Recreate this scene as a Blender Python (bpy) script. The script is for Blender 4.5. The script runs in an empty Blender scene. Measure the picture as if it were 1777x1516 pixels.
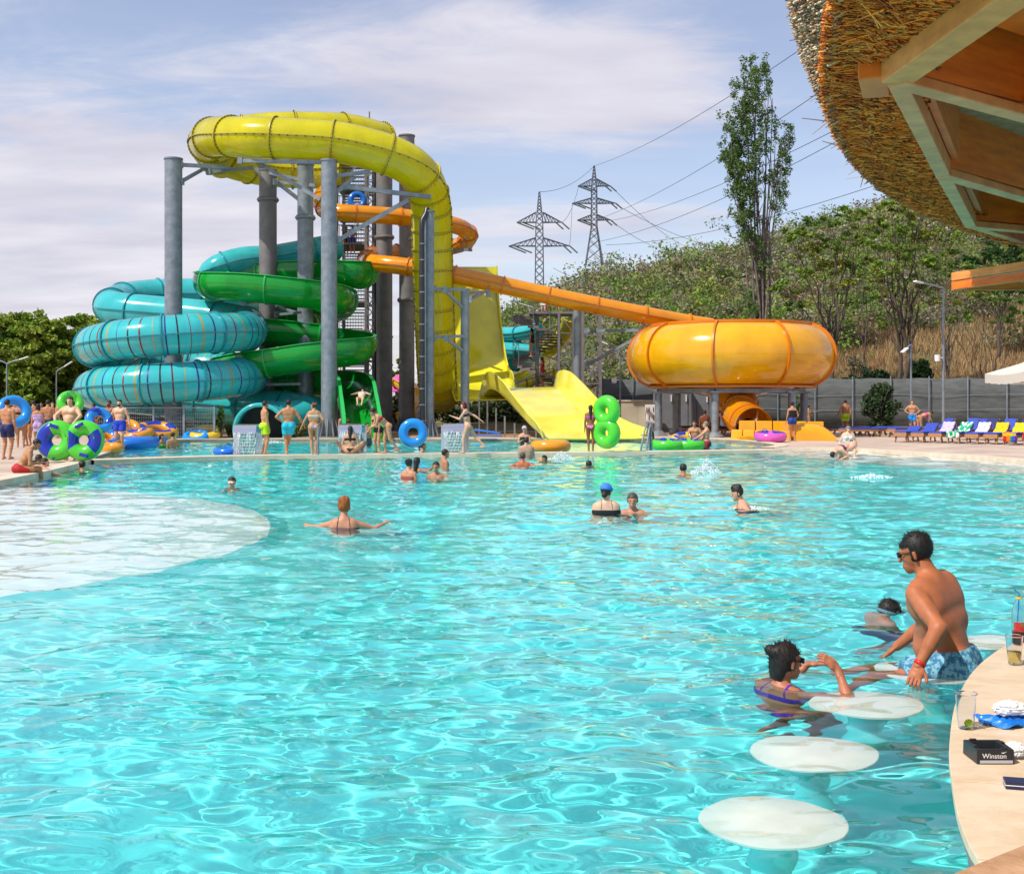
import bpy, math, random
import numpy as np
from mathutils import Vector, Matrix
from mathutils.geometry import tessellate_polygon
S = bpy.context.scene
COL = S.collection
random.seed(7)
PI = math.pi
CAMZ, F, CX, HY = 1.68, 2100.0, 888.5, 697.0
# ---------------------------------------------------------------- camera, sky, sun, exposure
cam = bpy.data.cameras.new('camera'); co = bpy.data.objects.new('camera', cam); COL.objects.link(co); S.camera = co
co.location = (0, 0, CAMZ); co.rotation_euler = (PI/2, 0, 0)
cam.sensor_width = 36; cam.lens = 36*F/1777; cam.shift_y = (HY-758)/1777; cam.clip_start = .05; cam.clip_end = 3000
SUN = Vector((-.62, -.44, 1.0)).normalized()
w = bpy.data.worlds.new('World'); S.world = w; w.use_nodes = True
nt = w.node_tree; N = nt.nodes; LK = nt.links.new
sky = N.new('ShaderNodeTexSky'); sky.sky_type = 'NISHITA'; sky.sun_disc = False
sky.sun_elevation = math.asin(SUN.z); sky.sun_rotation = math.atan2(SUN.x, SUN.y)
sky.air_density = 1.0; sky.dust_density = .6; sky.ozone_density = 2.0
bg = N['Background']; bg.inputs[1].default_value = .12
tc = N.new('ShaderNodeTexCoord')
sep = N.new('ShaderNodeSeparateXYZ'); LK(tc.outputs['Generated'], sep.inputs[0])
def wm(op, a, b=None, clamp=False):
    n = N.new('ShaderNodeMath'); n.operation = op; n.use_clamp = clamp
    for i, v in enumerate((a, b)):
        if v is None: continue
        if isinstance(v, (int, float)): n.inputs[i].default_value = v
        else: LK(v, n.inputs[i])
    return n.outputs[0]
zz = wm('ADD', wm('MAXIMUM', sep.outputs[2], 0.0), .10)
cmb = N.new('ShaderNodeCombineXYZ'); LK(wm('DIVIDE', sep.outputs[0], zz), cmb.inputs[0]); LK(wm('DIVIDE', sep.outputs[1], zz), cmb.inputs[1])
mp = N.new('ShaderNodeMapping'); LK(cmb.outputs[0], mp.inputs[0]); mp.inputs['Location'].default_value = (3.1, 1.15, 0); mp.inputs['Rotation'].default_value = (0, 0, .42); mp.inputs['Scale'].default_value = (.62, 1.0, 1)
nz = N.new('ShaderNodeTexNoise'); LK(mp.outputs[0], nz.inputs[0]); nz.inputs['Scale'].default_value = 1.15; nz.inputs['Detail'].default_value = 9; nz.inputs['Roughness'].default_value = .58; nz.inputs['Distortion'].default_value = .35
def blob(px, py, rx, ry, amp):     # a soft cloud bank (amp > 0) or a clear patch (amp < 0) in a fixed direction of the sky
    u, v = (px-CX)/F, (HY-py)/F
    du = wm('DIVIDE', wm('SUBTRACT', wm('DIVIDE', sep.outputs[0], wm('MAXIMUM', sep.outputs[1], .05)), u), rx/F)
    dv = wm('DIVIDE', wm('SUBTRACT', wm('DIVIDE', sep.outputs[2], wm('MAXIMUM', sep.outputs[1], .05)), v), ry/F)
    d2 = wm('ADD', wm('MULTIPLY', du, du), wm('MULTIPLY', dv, dv))
    return wm('DIVIDE', amp, wm('ADD', wm('MULTIPLY', d2, d2), 1.0))
nzf = N.new('ShaderNodeTexNoise'); LK(mp.outputs[0], nzf.inputs[0]); nzf.inputs['Scale'].default_value = 4.5; nzf.inputs['Detail'].default_value = 8; nzf.inputs['Roughness'].default_value = .65; nzf.inputs['Distortion'].default_value = .8
field = wm('ADD', nz.outputs[0], wm('MULTIPLY', wm('SUBTRACT', nzf.outputs[0], .5), .42))
for b in ((150, 420, 420, 190, .26), (700, 90, 420, 110, .20), (1080, 160, 260, 130, .22), (330, 180, 240, 50, -.15), (960, 290, 300, 60, -.24), (1420, 230, 260, 200, -.22), (60, 80, 220, 70, -.08), (1000, 420, 300, 70, .12)):
    field = wm('ADD', field, blob(*b))
rmp = N.new('ShaderNodeMapRange'); rmp.interpolation_type = 'SMOOTHSTEP'; LK(field, rmp.inputs[0]); rmp.inputs[1].default_value = .41; rmp.inputs[2].default_value = .72; rmp.inputs[3].default_value = .20; rmp.inputs[4].default_value = .93
hz = wm('POWER', wm('SUBTRACT', 1.0, wm('MAXIMUM', sep.outputs[2], 0.0), True), 9.0)
mask = wm('MAXIMUM', rmp.outputs[0], wm('MULTIPLY', hz, .85))
nz2 = N.new('ShaderNodeTexNoise'); LK(mp.outputs[0], nz2.inputs[0]); nz2.inputs['Scale'].default_value = 2.3; nz2.inputs['Detail'].default_value = 6
cr = N.new('ShaderNodeValToRGB'); LK(nz2.outputs[0], cr.inputs[0])
cr.color_ramp.elements[0].position = .35; cr.color_ramp.elements[0].color = (4.8, 4.65, 5.4, 1)
cr.color_ramp.elements[1].position = .68; cr.color_ramp.elements[1].color = (6.5, 6.25, 6.7, 1)
tint = N.new('ShaderNodeMix'); tint.data_type = 'RGBA'; tint.blend_type = 'MULTIPLY'; tint.inputs[0].default_value = 1
LK(sky.outputs[0], tint.inputs[6]); tint.inputs[7].default_value = (1.30, 1.17, 1.17, 1)
mx = N.new('ShaderNodeMix'); mx.data_type = 'RGBA'; LK(mask, mx.inputs[0]); LK(tint.outputs[2], mx.inputs[6]); LK(cr.outputs[0], mx.inputs[7])
LK(mx.outputs[2], bg.inputs[0])
L = bpy.data.lights.new('sun', 'SUN'); L.energy = 4.3; L.angle = math.radians(.53); L.color = (1, .95, .86)
lo = bpy.data.objects.new('sun', L); COL.objects.link(lo); lo.rotation_euler = SUN.to_track_quat('Z', 'Y').to_euler(); lo.location = (-30, -20, 50)
L.cycles.is_caustics_light = True
S.view_settings.view_transform = 'Standard'; S.view_settings.look = 'None'; S.view_settings.exposure = 0.2; S.view_settings.gamma = 1
S.render.engine = 'CYCLES'; S.cycles.use_denoising = True; S.cycles.max_bounces = 8; S.cycles.diffuse_bounces = 3; S.cycles.glossy_bounces = 3
S.cycles.transmission_bounces = 6; S.cycles.transparent_max_bounces = 8; S.cycles.sample_clamp_indirect = 8; S.cycles.use_adaptive_sampling = True; S.cycles.adaptive_threshold = .02

# ---------------------------------------------------------------- helpers
def P(px, py, Y): return Vector(((px-CX)/F*Y, Y, CAMZ-(py-HY)/F*Y))
def G(px, py, z=0.1):
    Y = (CAMZ-z)*F/(py-HY); return Vector(((px-CX)/F*Y, Y, z))
def lin(c):
    if isinstance(c, str):
        c = [int(c[i:i+2], 16)/255 for i in (0, 2, 4)]
        return tuple(((v+.055)/1.055)**2.4 if v > .04045 else v/12.92 for v in c)
    return tuple(c)
def pm(name, c1, rough=.5, c2=None, scale=6, bump=0, metal=0, trans=0, stretch=None, bscale=None, spec=None, sss=0, coat=0, tl=0, detail=5, ior=None, lo_=.35, hi_=.65, coord='Object'):
    m = bpy.data.materials.new(name); m.use_nodes = True; t = m.node_tree; b = t.nodes['Principled BSDF']
    c1 = lin(c1); b.inputs['Base Color'].default_value = (*c1, 1); b.inputs['Roughness'].default_value = rough; b.inputs['Metallic'].default_value = metal
    if trans: b.inputs['Transmission Weight'].default_value = trans
    if ior: b.inputs['IOR'].default_value = ior
    if spec is not None: b.inputs['Specular IOR Level'].default_value = spec
    if coat: b.inputs['Coat Weight'].default_value = coat; b.inputs['Coat Roughness'].default_value = .06
    if c2 is not None or bump:
        tcn = t.nodes.new('ShaderNodeTexCoord'); mpn = t.nodes.new('ShaderNodeMapping'); t.links.new(tcn.outputs[coord], mpn.inputs[0])
        if stretch: mpn.inputs['Scale'].default_value = stretch
        n = t.nodes.new('ShaderNodeTexNoise'); n.inputs['Scale'].default_value = scale; n.inputs['Detail'].default_value = detail; n.inputs['Roughness'].default_value = .6; t.links.new(mpn.outputs[0], n.inputs[0])
        if c2 is not None:
            r = t.nodes.new('ShaderNodeValToRGB'); r.color_ramp.elements[0].position = lo_; r.color_ramp.elements[1].position = hi_
            r.color_ramp.elements[0].color = (*c1, 1); r.color_ramp.elements[1].color = (*lin(c2), 1); t.links.new(n.outputs[0], r.inputs[0]); t.links.new(r.outputs[0], b.inputs['Base Color'])
        if bump:
            n2 = n
            if bscale:
                n2 = t.nodes.new('ShaderNodeTexNoise'); n2.inputs['Scale'].default_value = bscale; n2.inputs['Detail'].default_value = 4; t.links.new(mpn.outputs[0], n2.inputs[0])
            bn = t.nodes.new('ShaderNodeBump'); bn.inputs['Strength'].default_value = 1; bn.inputs['Distance'].default_value = bump; t.links.new(n2.outputs[0], bn.inputs['Height']); t.links.new(bn.outputs[0], b.inputs['Normal'])
    if tl:
        tr = t.nodes.new('ShaderNodeBsdfTranslucent'); mxs = t.nodes.new('ShaderNodeMixShader'); mxs.inputs[0].default_value = tl
        src = b.inputs['Base Color'].links[0].from_socket if b.inputs['Base Color'].links else None
        if src: t.links.new(src, tr.inputs[0])
        else: tr.inputs[0].default_value = (*c1, 1)
        t.links.new(b.outputs[0], mxs.inputs[1]); t.links.new(tr.outputs[0], mxs.inputs[2]); t.links.new(mxs.outputs[0], t.nodes['Material Output'].inputs[0])
    return m
def vcol(name, rough=.8, tl=0, spec=.3):      # a material that reads each plant's own leaf colour
    m = bpy.data.materials.new(name); m.use_nodes = True; t = m.node_tree; b = t.nodes['Principled BSDF']; b.inputs['Roughness'].default_value = rough; b.inputs['Specular IOR Level'].default_value = spec
    a = t.nodes.new('ShaderNodeAttribute'); a.attribute_name = 'tone'; t.links.new(a.outputs[0], b.inputs['Base Color'])
    if tl:
        tr = t.nodes.new('ShaderNodeBsdfTranslucent'); t.links.new(a.outputs[0], tr.inputs[0]); mxs = t.nodes.new('ShaderNodeMixShader'); mxs.inputs[0].default_value = tl
        t.links.new(b.outputs[0], mxs.inputs[1]); t.links.new(tr.outputs[0], mxs.inputs[2]); t.links.new(mxs.outputs[0], t.nodes['Material Output'].inputs[0])
    return m

class MB:
    def __init__(s): s.v = []; s.f = []; s.mi = []; s.cur = 0
    def add(s, vs, fs):
        o = len(s.v); s.v += [tuple(v) for v in vs]; s.f += [tuple(i+o for i in f) for f in fs]; s.mi += [s.cur]*len(fs); return s
    def box(s, c, d, R=None):
        c = Vector(c); vs = []
        for x in (-.5, .5):
            for y in (-.5, .5):
                for z in (-.5, .5):
                    p = Vector((x*d[0], y*d[1], z*d[2])); vs.append(c+((R @ p) if R else p))
        return s.add(vs, [(0, 1, 3, 2), (4, 6, 7, 5), (0, 4, 5, 1), (2, 3, 7, 6), (0, 2, 6, 4), (1, 5, 7, 3)])
    def bar(s, a, b, wd, ht=None, up=(0, 0, 1)):       # rectangular bar between two points
        a, b = Vector(a), Vector(b); ht = ht or wd; d = (b-a).normalized(); u = Vector(up)
        if abs(d.dot(u)) > .98: u = Vector((1, 0, 0))
        x = d.cross(u).normalized(); z = x.cross(d); vs = []
        for p in (a, b):
            for i, j in ((-1, -1), (1, -1), (1, 1), (-1, 1)): vs.append(p+x*(i*wd/2)+z*(j*ht/2))
        return s.add(vs, [(0, 3, 2, 1), (4, 5, 6, 7), (0, 1, 5, 4), (1, 2, 6, 5), (2, 3, 7, 6), (3, 0, 4, 7)])
    def cyl(s, a, b, r, r2=None, n=16, cap=True):
        a, b = Vector(a), Vector(b); r2 = r if r2 is None else r2; d = (b-a).normalized(); u = Vector((0, 0, 1)) if abs(d.z) < .95 else Vector((1, 0, 0))
        x = d.cross(u).normalized(); y = d.cross(x); vs = []
        for p, rr in ((a, r), (b, r2)):
            for k in range(n): vs.append(p+x*(rr*math.cos(2*PI*k/n))+y*(rr*math.sin(2*PI*k/n)))
        fs = [(k, (k+1) % n, n+(k+1) % n, n+k) for k in range(n)]
        if cap: fs += [tuple(range(n-1, -1, -1)), tuple(range(n, 2*n))]
        return s.add(vs, fs)
    def tube(s, pts, r, n=8, rad=None, cap=True):
        pts = [Vector(p) for p in pts]; m = len(pts); o = len(s.v); x = None; vs = []
        for i, p in enumerate(pts):
            d = (pts[min(i+1, m-1)]-pts[max(i-1, 0)]).normalized()
            if x is None: u = Vector((0, 0, 1)) if abs(d.z) < .9 else Vector((1, 0, 0)); x = d.cross(u).normalized()
            x = (x-d*x.dot(d)).normalized(); y = d.cross(x); rr = rad[i] if rad else r
            for k in range(n): vs.append(p+x*(rr*math.cos(2*PI*k/n))+y*(rr*math.sin(2*PI*k/n)))
        fs = [(i*n+k, i*n+(k+1) % n, (i+1)*n+(k+1) % n, (i+1)*n+k) for i in range(m-1) for k in range(n)]
        if cap: fs += [tuple(range(n-1, -1, -1)), tuple(range((m-1)*n, m*n))]
        return s.add(vs, fs)
    def lathe(s, prof, c=(0, 0, 0), n=32, a0=0, a1=2*PI):
        full = abs(a1-a0-2*PI) < 1e-6; k = n if full else n+1; vs = []
        for r, z in prof:
            for j in range(k):
                a = a0+(a1-a0)*j/n; vs.append((c[0]+r*math.cos(a), c[1]+r*math.sin(a), c[2]+z))
        fs = [(i*k+j, i*k+(j+1) % k, (i+1)*k+(j+1) % k, (i+1)*k+j) for i in range(len(prof)-1) for j in range(n)]
        return s.add(vs, fs)
    def torus(s, c, R, r, M=None, n=40, m=16, sq=1.0):
        vs = []; c = Vector(c)
        for i in range(n):
            a = 2*PI*i/n
            for j in range(m):
                b = 2*PI*j/m; p = Vector(((R+r*math.cos(b))*math.cos(a), (R+r*math.cos(b))*math.sin(a), r*sq*math.sin(b)))
                vs.append(c+((M @ p) if M else p))
        return s.add(vs, [(i*m+j, ((i+1) % n)*m+j, ((i+1) % n)*m+(j+1) % m, i*m+(j+1) % m) for i in range(n) for j in range(m)])
    def poly(s, pts, z0, z1=None):        # horizontal polygon, or a prism from z1 up to z0
        n = len(pts); tri = tessellate_polygon([[Vector((p[0], p[1], 0)) for p in pts]])
        A = sum(pts[i][0]*pts[(i+1) % n][1]-pts[(i+1) % n][0]*pts[i][1] for i in range(n)); out = []
        for t in tri:
            a = (pts[t[1]][0]-pts[t[0]][0])*(pts[t[2]][1]-pts[t[0]][1])-(pts[t[2]][0]-pts[t[0]][0])*(pts[t[1]][1]-pts[t[0]][1])
            out.append(tuple(t) if a > 0 else (t[0], t[2], t[1]))
        vs = [(p[0], p[1], z0) for p in pts]
        if z1 is None: return s.add(vs, out)
        vs += [(p[0], p[1], z1) for p in pts]
        sd = [((i, n+i, n+(i+1) % n, (i+1) % n) if A > 0 else (i, (i+1) % n, n+(i+1) % n, n+i)) for i in range(n)]
        return s.add(vs, out+sd+[(a+n, c+n, b+n) for a, b, c in out])
def obj(name, mb, mats, parent=None, smooth=None, bevel=0, world=True, ws=None):
    me = bpy.data.meshes.new(name); me.from_pydata([tuple(v) for v in mb.v], [], mb.f)
    for m in (mats if isinstance(mats, (list, tuple)) else [mats]): me.materials.append(m)
    if any(mb.mi): me.polygons.foreach_set('material_index', mb.mi)
    me.update()
    if smooth: me.set_sharp_from_angle(angle=math.radians(smooth)) if False else None
    o = bpy.data.objects.new(name, me); COL.objects.link(o)
    if smooth:
        me.polygons.foreach_set('use_smooth', [True]*len(me.polygons))
        if smooth < 180: me.set_sharp_from_angle(angle=math.radians(smooth))
    if bevel:
        bv = o.modifiers.new('bevel', 'BEVEL'); bv.width = bevel; bv.segments = 2; bv.limit_method = 'ANGLE'
    if parent:
        o.parent = parent
        if world:
            q = parent; off = Vector((0, 0, 0))
            while q: off += Vector(q.location); q = q.parent
            me.transform(Matrix.Translation(-off))
    return o
def tag(o, label, cat, group=None, kind=None):
    if label: o['label'] = label
    if cat: o['category'] = cat
    if group: o['group'] = group
    if kind: o['kind'] = kind
    return o
def thing(name, label, cat, loc=(0, 0, 0), rz=0, group=None):
    o = bpy.data.objects.new(name, None); COL.objects.link(o); o.location = loc; o.rotation_euler = (0, 0, rz); o.empty_display_size = .2
    return tag(o, label, cat, group)
def struct(name, mb, m, smooth=None):
    o = obj(name, mb, m, smooth=smooth); o['kind'] = 'structure'; return o
def copy_tree(o, loc=None, rz=None, label=None, parent=None):
    c = o.copy(); COL.objects.link(c)
    if parent: c.parent = parent
    if loc is not None: c.location = loc
    if rz is not None: c.rotation_euler = (0, 0, rz)
    if label: c['label'] = label
    for ch in list(o.children): copy_tree(ch, parent=c)
    return c
def crom(pts, step=.15):           # Catmull-Rom through points, resampled at an even spacing
    pts = [np.array(p, float) for p in pts]; q = [2*pts[0]-pts[1]]+pts+[2*pts[-1]-pts[-2]]; out = []
    for i in range(1, len(q)-2):
        for t in np.linspace(0, 1, 24, endpoint=False):
            a, b, c, d = q[i-1], q[i], q[i+1], q[i+2]
            out.append(.5*((2*b)+(-a+c)*t+(2*a-5*b+4*c-d)*t*t+(-a+3*b-3*c+d)*t**3))
    out.append(pts[-1]); out = np.array(out); sl = np.r_[0, np.cumsum(np.linalg.norm(np.diff(out, axis=0), axis=1))]
    n = max(2, int(sl[-1]/step)); tt = np.linspace(0, sl[-1], n+1)
    return [Vector((np.interp(t, sl, out[:, 0]), np.interp(t, sl, out[:, 1]), np.interp(t, sl, out[:, 2]))) for t in tt]
# ---------------------------------------------------------------- pools, decks, terrain
M = {}
M['floor'] = pm('pool_tiles', (.10, .755, .755), .5, (.14, .80, .79), 1.2)
M['shelf'] = pm('pale_plaster', (.76, .82, .79), .6, (.68, .77, .74), 2.0)
M['coping'] = pm('pale_coping_stone', 'd9c9b4', .6, 'c9b49c', 3, bump=.002)
def tile_mat(name, c1, c2, sx, sy, rough=.6, mortar='8d8074'):
    m = bpy.data.materials.new(name); m.use_nodes = True; t = m.node_tree; b = t.nodes['Principled BSDF']; b.inputs['Roughness'].default_value = rough
    tcn = t.nodes.new('ShaderNodeTexCoord'); br = t.nodes.new('ShaderNodeTexBrick'); t.links.new(tcn.outputs['Object'], br.inputs[0])
    br.inputs['Color1'].default_value = (*lin(c1), 1); br.inputs['Color2'].default_value = (*lin(c2), 1); br.inputs['Mortar'].default_value = (*lin(mortar), 1)
    br.inputs['Scale'].default_value = 1; br.inputs['Brick Width'].default_value = sx; br.inputs['Row Height'].default_value = sy; br.inputs['Mortar Size'].default_value = .008; br.inputs['Bias'].default_value = -.2
    n = t.nodes.new('ShaderNodeTexNoise'); n.inputs['Scale'].default_value = .7; n.inputs['Detail'].default_value = 8; t.links.new(tcn.outputs['Object'], n.inputs[0])
    mr = t.nodes.new('ShaderNodeMapRange'); mr.inputs[1].default_value = .3; mr.inputs[2].default_value = .7; mr.inputs[3].default_value = .72; mr.inputs[4].default_value = 1.1; t.links.new(n.outputs[0], mr.inputs[0])
    mxn = t.nodes.new('ShaderNodeMix'); mxn.data_type = 'RGBA'; mxn.blend_type = 'MULTIPLY'; mxn.inputs[0].default_value = 1; t.links.new(br.outputs[0], mxn.inputs[6]); t.links.new(mr.outputs[0], mxn.inputs[7]); t.links.new(mxn.outputs[2], b.inputs['Base Color'])
    return m
M['deck'] = tile_mat('beige_deck_slabs', 'c9b3a0', 'bfa693', 1.2, .6)
M['gravel'] = pm('brown_gravel', '8a6a4c', .95, 'b8956c', 7, bump=.02, bscale=20)
fl = MB(); fl.poly([(-40, -3), (40, -3), (40, 33.5), (-40, 33.5)], -1.25); fl.add([(-40, 33.5, -1.25), (40, 33.5, -1.25), (40, 60, -1.0), (-40, 60, -1.0)], [(0, 1, 2, 3)])
floor = struct('pool_floor', fl, M['floor'])
left_edge = [(-9, -3), (-9.2, 4), (-9.6, 15), (-10.17, 24.04), (-10.6, 28), (-11.2, 31.9)]
back_pool = [(-11.9, 34.6), (-12.6, 38), (-13.6, 42.5), (-14.3, 46.5), (-14.0, 49.6), (-12.6, 50.8), (-9.4, 51.2), (-3, 51.3), (1.26, 51.4), (5.8, 52.3), (7.8, 52.2), (9.0, 50.2), (9.6, 47), (9.5, 43.7), (8.4, 41.3)]
right_edge = [(8.9, 40.9), (10.2, 40.8), (11.6, 40), (12.6, 37.3), (13.4, 34.6), (13.7, 32.4), (14.6, 25), (16, 10), (16, -3)]
def sm(pl):
    return [(p.x, p.y) for p in crom([(a, b, 0) for a, b in pl], .6)]
LE, BP, RE = sm(left_edge), sm(back_pool), sm(right_edge)
dm = MB(); dm.poly(LE+BP+RE+[(70, -3), (70, 66), (-70, 66), (-70, -3)], .1, -1.3)
struct('pool_deck', dm, M['deck'])
def strip(mb, pl, wd, z, side=1, z1=None):
    n = len(pl); off = []
    for i, p in enumerate(pl):
        a, b = pl[max(i-1, 0)], pl[min(i+1, n-1)]; dx, dy = b[0]-a[0], b[1]-a[1]; l = math.hypot(dx, dy)
        off.append((p[0]-dy/l*wd*side, p[1]+dx/l*wd*side))
    vs = [(p[0], p[1], z) for p in pl]+[(p[0], p[1], z) for p in off]
    fs = [(i, i+1, n+i+1, n+i) if side > 0 else (i, n+i, n+i+1, i+1) for i in range(n-1)]
    if z1 is not None:
        vs += [(p[0], p[1], z1) for p in pl]+[(p[0], p[1], z1) for p in off]
        fs += [(i, 2*n+i, 2*n+i+1, i+1) for i in range(n-1)]+[(n+i, n+i+1, 3*n+i+1, 3*n+i) for i in range(n-1)]
    mb.add(vs, fs)
cp = MB(); strip(cp, [(p[0]+.02, p[1]) for p in LE], .45, .125, 1, .0); strip(cp, BP, .45, .125, 1, .0); strip(cp, [(p[0]-.02, p[1]) for p in RE], .45, .125, 1, .0)
struct('pool_coping', cp, M['coping'])
div_front = [(-11.4, 33.0), (-8.26, 35.5), (-3.3, 36.9), (3.87, 38.4), (9.0, 40.2)]
dv = MB(); strip(dv, sm(div_front), .8, .09, 1, -1.3)
dvo = struct('divider_walkway', dv, M['coping'])
# shallow shelves and steps, white plaster under a hand of water
def blob_poly(pts, step=.5):
    q = crom([(a, b, 0) for a, b in pts+[pts[0]]], step)[:-1]; return [(p.x, p.y) for p in q]
sh1 = [(-9.6, 24.2), (-7.3, 22.8), (-5.5, 21.2), (-4.2, 19.3), (-3.45, 17.2), (-3.1, 15), (-3.4, 12.9), (-4.1, 11.3), (-5.6, 9.6), (-9.6, 7.5)]
sh2 = [(x+(.75 if x > -9 else 0), y-(.35 if x > -9 else 0)-(.6 if y < 14 else 0)) for x, y in sh1]
sh3 = [(x+(1.5 if x > -9 else 0), y-(.7 if x > -9 else 0)-(1.3 if y < 14 else 0)) for x, y in sh1]
M['step'] = pm('pale_blue_plaster', (.20, .78, .78), .6, (.24, .82, .81), 2.0)
def slope(mb, pa, pb, za, zb):
    n = len(pa); k = n; vs = [(p[0], p[1], za) for p in pa]+[(p[0], p[1], zb) for p in pb]; mb.add(vs, [(i, i+1, k+i+1, k+i) if True else 0 for i in range(n-1)])
def grow_line(pl, d):      # move a line outwards (towards the open pool)
    out = []; n = len(pl)
    for i, p in enumerate(pl):
        a, b = pl[max(i-1, 0)], pl[min(i+1, n-1)]; dx, dy = b[0]-a[0], b[1]-a[1]; l = math.hypot(dx, dy); out.append((p[0]-dy/l*d, p[1]+dx/l*d))
    return out
l0 = sm(sh1); l1, l2, l3 = grow_line(l0, .25), grow_line(l0, .75), grow_line(l0, 1.9)
st = MB(); slope(st, l0, l1, -.203, -.5); slope(st, l1, l2, -.5, -.6); slope(st, l2, l3, -.6, -1.26); s2 = struct('pool_step', st, M['step'])
st = MB(); st.poly(sm(sh1)+[(-9.9, 7.5), (-9.9, 24.2)], -.2, -1.3)
s1 = struct('shallow_shelf', st, M['shelf'])
sr = [(8.3, 40.8), (8.7, 38.5), (9.6, 34.5), (10.8, 31), (12.2, 28.6), (14.8, 26.5)]
st = MB(); st.poly(sm(sr)+[(15, 30), (14, 40.9), (9, 41.2)], -.16, -1.3)
s4 = struct('beach_entry', st, M['shelf'])
# water: one real displaced sheet per pool
def water(name, rows, xl, seed, amp=1.0):
    ys = np.array(rows); nx = 640; t = np.linspace(0, 1, nx); lo_, hi_ = xl(ys)
    Y = ys[:, None]*np.ones(nx); X = lo_[:, None]+(hi_-lo_)[:, None]*t[None, :]; rng = np.random.default_rng(seed); Z = np.zeros_like(X)
    for i in range(84):
        lam = rng.choice([.15, .21, .3, .44, .65, 1.0, 1.5])*rng.uniform(.8, 1.25); a = rng.normal(0, .75)+PI/2-.1; k = 2*PI/lam
        ph = rng.uniform(0, 6.28); am = .0029*lam**1.0*amp
        wx, wy = X+.22*np.sin(Y*.9+i), Y+.18*np.sin(X*1.1+2*i)
        g = .75+.5*np.sin(X*.31+i*1.7)*np.sin(Y*.23+i*.9)
        Z += am*g*np.exp(-(2.2*(ys[:, None]*1.0+3.3)/nx/lam)**2)*np.sin(k*(wx*math.cos(a)+wy*math.sin(a))+ph)
    n = len(ys); v = np.stack([X, Y, Z], -1).reshape(-1, 3)
    ii, jj = np.meshgrid(np.arange(n-1), np.arange(nx-1), indexing='ij'); a = (ii*nx+jj).ravel(); fa = np.stack([a, a+1, a+nx+1, a+nx], 1)
    me = bpy.data.meshes.new(name); me.vertices.add(len(v)); me.vertices.foreach_set('co', v.ravel().astype(np.float32))
    me.loops.add(fa.size); me.loops.foreach_set('vertex_index', fa.ravel().astype(np.int32)); me.polygons.add(len(fa)); me.polygons.foreach_set('loop_start', np.arange(0, fa.size, 4, dtype=np.int32)); me.polygons.foreach_set('loop_total', np.full(len(fa), 4, np.int32))
    me.update(); me.polygons.foreach_set('use_smooth', [True]*len(fa)); me.materials.append(M['water'])
    o = bpy.data.objects.new(name, me); COL.objects.link(o); o['kind'] = 'structure'; o.cycles.is_caustics_caster = True; return o
m = bpy.data.materials.new('water'); m.use_nodes = True; b = m.node_tree.nodes['Principled BSDF']
b.inputs['Base Color'].default_value = (.93, .995, 1, 1); b.inputs['Roughness'].default_value = 0; b.inputs['IOR'].default_value = 1.33; b.inputs['Transmission Weight'].default_value = 1
M['water'] = m
rows = []; y = 1.6
while y < 53.2: rows.append(y); y += max(.018, y*.0042)
rows = [r for r in rows]
wat = water('pool_water', rows, lambda ys: (-(ys*.5+1.5), np.minimum(ys*.5+1.8, 60)), 3)
for o in (floor, s1, s2, s4, dvo): o.cycles.is_caustics_receiver = True
# terrain: flat behind the decks, a hill to the right
def ridge(u):
    return np.interp(u, [-.6, -.06, -.03, .03, .08, .13, .19, .26, .33, .42, .7], [.4, .5, 8, 12.5, 14.5, 16, 17, 20, 23, 25, 28])
def Hh(x, y):
    u = x/np.maximum(y, 1); t = np.clip((y-70)/72, 0, 1); t2 = np.clip((y-66)/8, 0, 1)
    right = np.clip((u-.02)/.1, 0, 1)
    return .06+ridge(u)*(t*t*(3-2*t)*.55+t*.45)+t2*right*1.0
ys = np.r_[np.linspace(65.9, 160, 90), np.linspace(165, 900, 30)]; us = np.linspace(-.75, .75, 120)
U, YY = np.meshgrid(us, ys); XX = U*YY; rr = np.random.default_rng(5)
ZZ = Hh(XX, YY)+.25*np.sin(XX*.6)*np.sin(YY*.5)*np.clip((YY-68)/10, 0, 1)
tm = MB(); n1, n2 = ZZ.shape
tm.add(np.stack([XX, YY, ZZ], -1).reshape(-1, 3).tolist(), [(i*n2+j, i*n2+j+1, (i+1)*n2+j+1, (i+1)*n2+j) for i in range(n1-1) for j in range(n2-1)])
M['hill'] = pm('dry_hillside', '6e5a34', .95, '4c5228', .25, bump=.15, bscale=2)
struct('hill', tm, M['hill'], 180)
gm = MB(); gm.poly([(-900, -400), (900, -400), (900, 1200), (-900, 1200)], -1.6)
struct('ground', gm, M['hill'])
gb = MB(); gb.poly(blob_poly([(-13.5, 53), (-4, 52.4), (-3.5, 53.8), (3, 54), (6, 56), (7, 64), (-15, 64)]), .106)
struct('gravel_bed', gb, M['gravel'])
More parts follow.
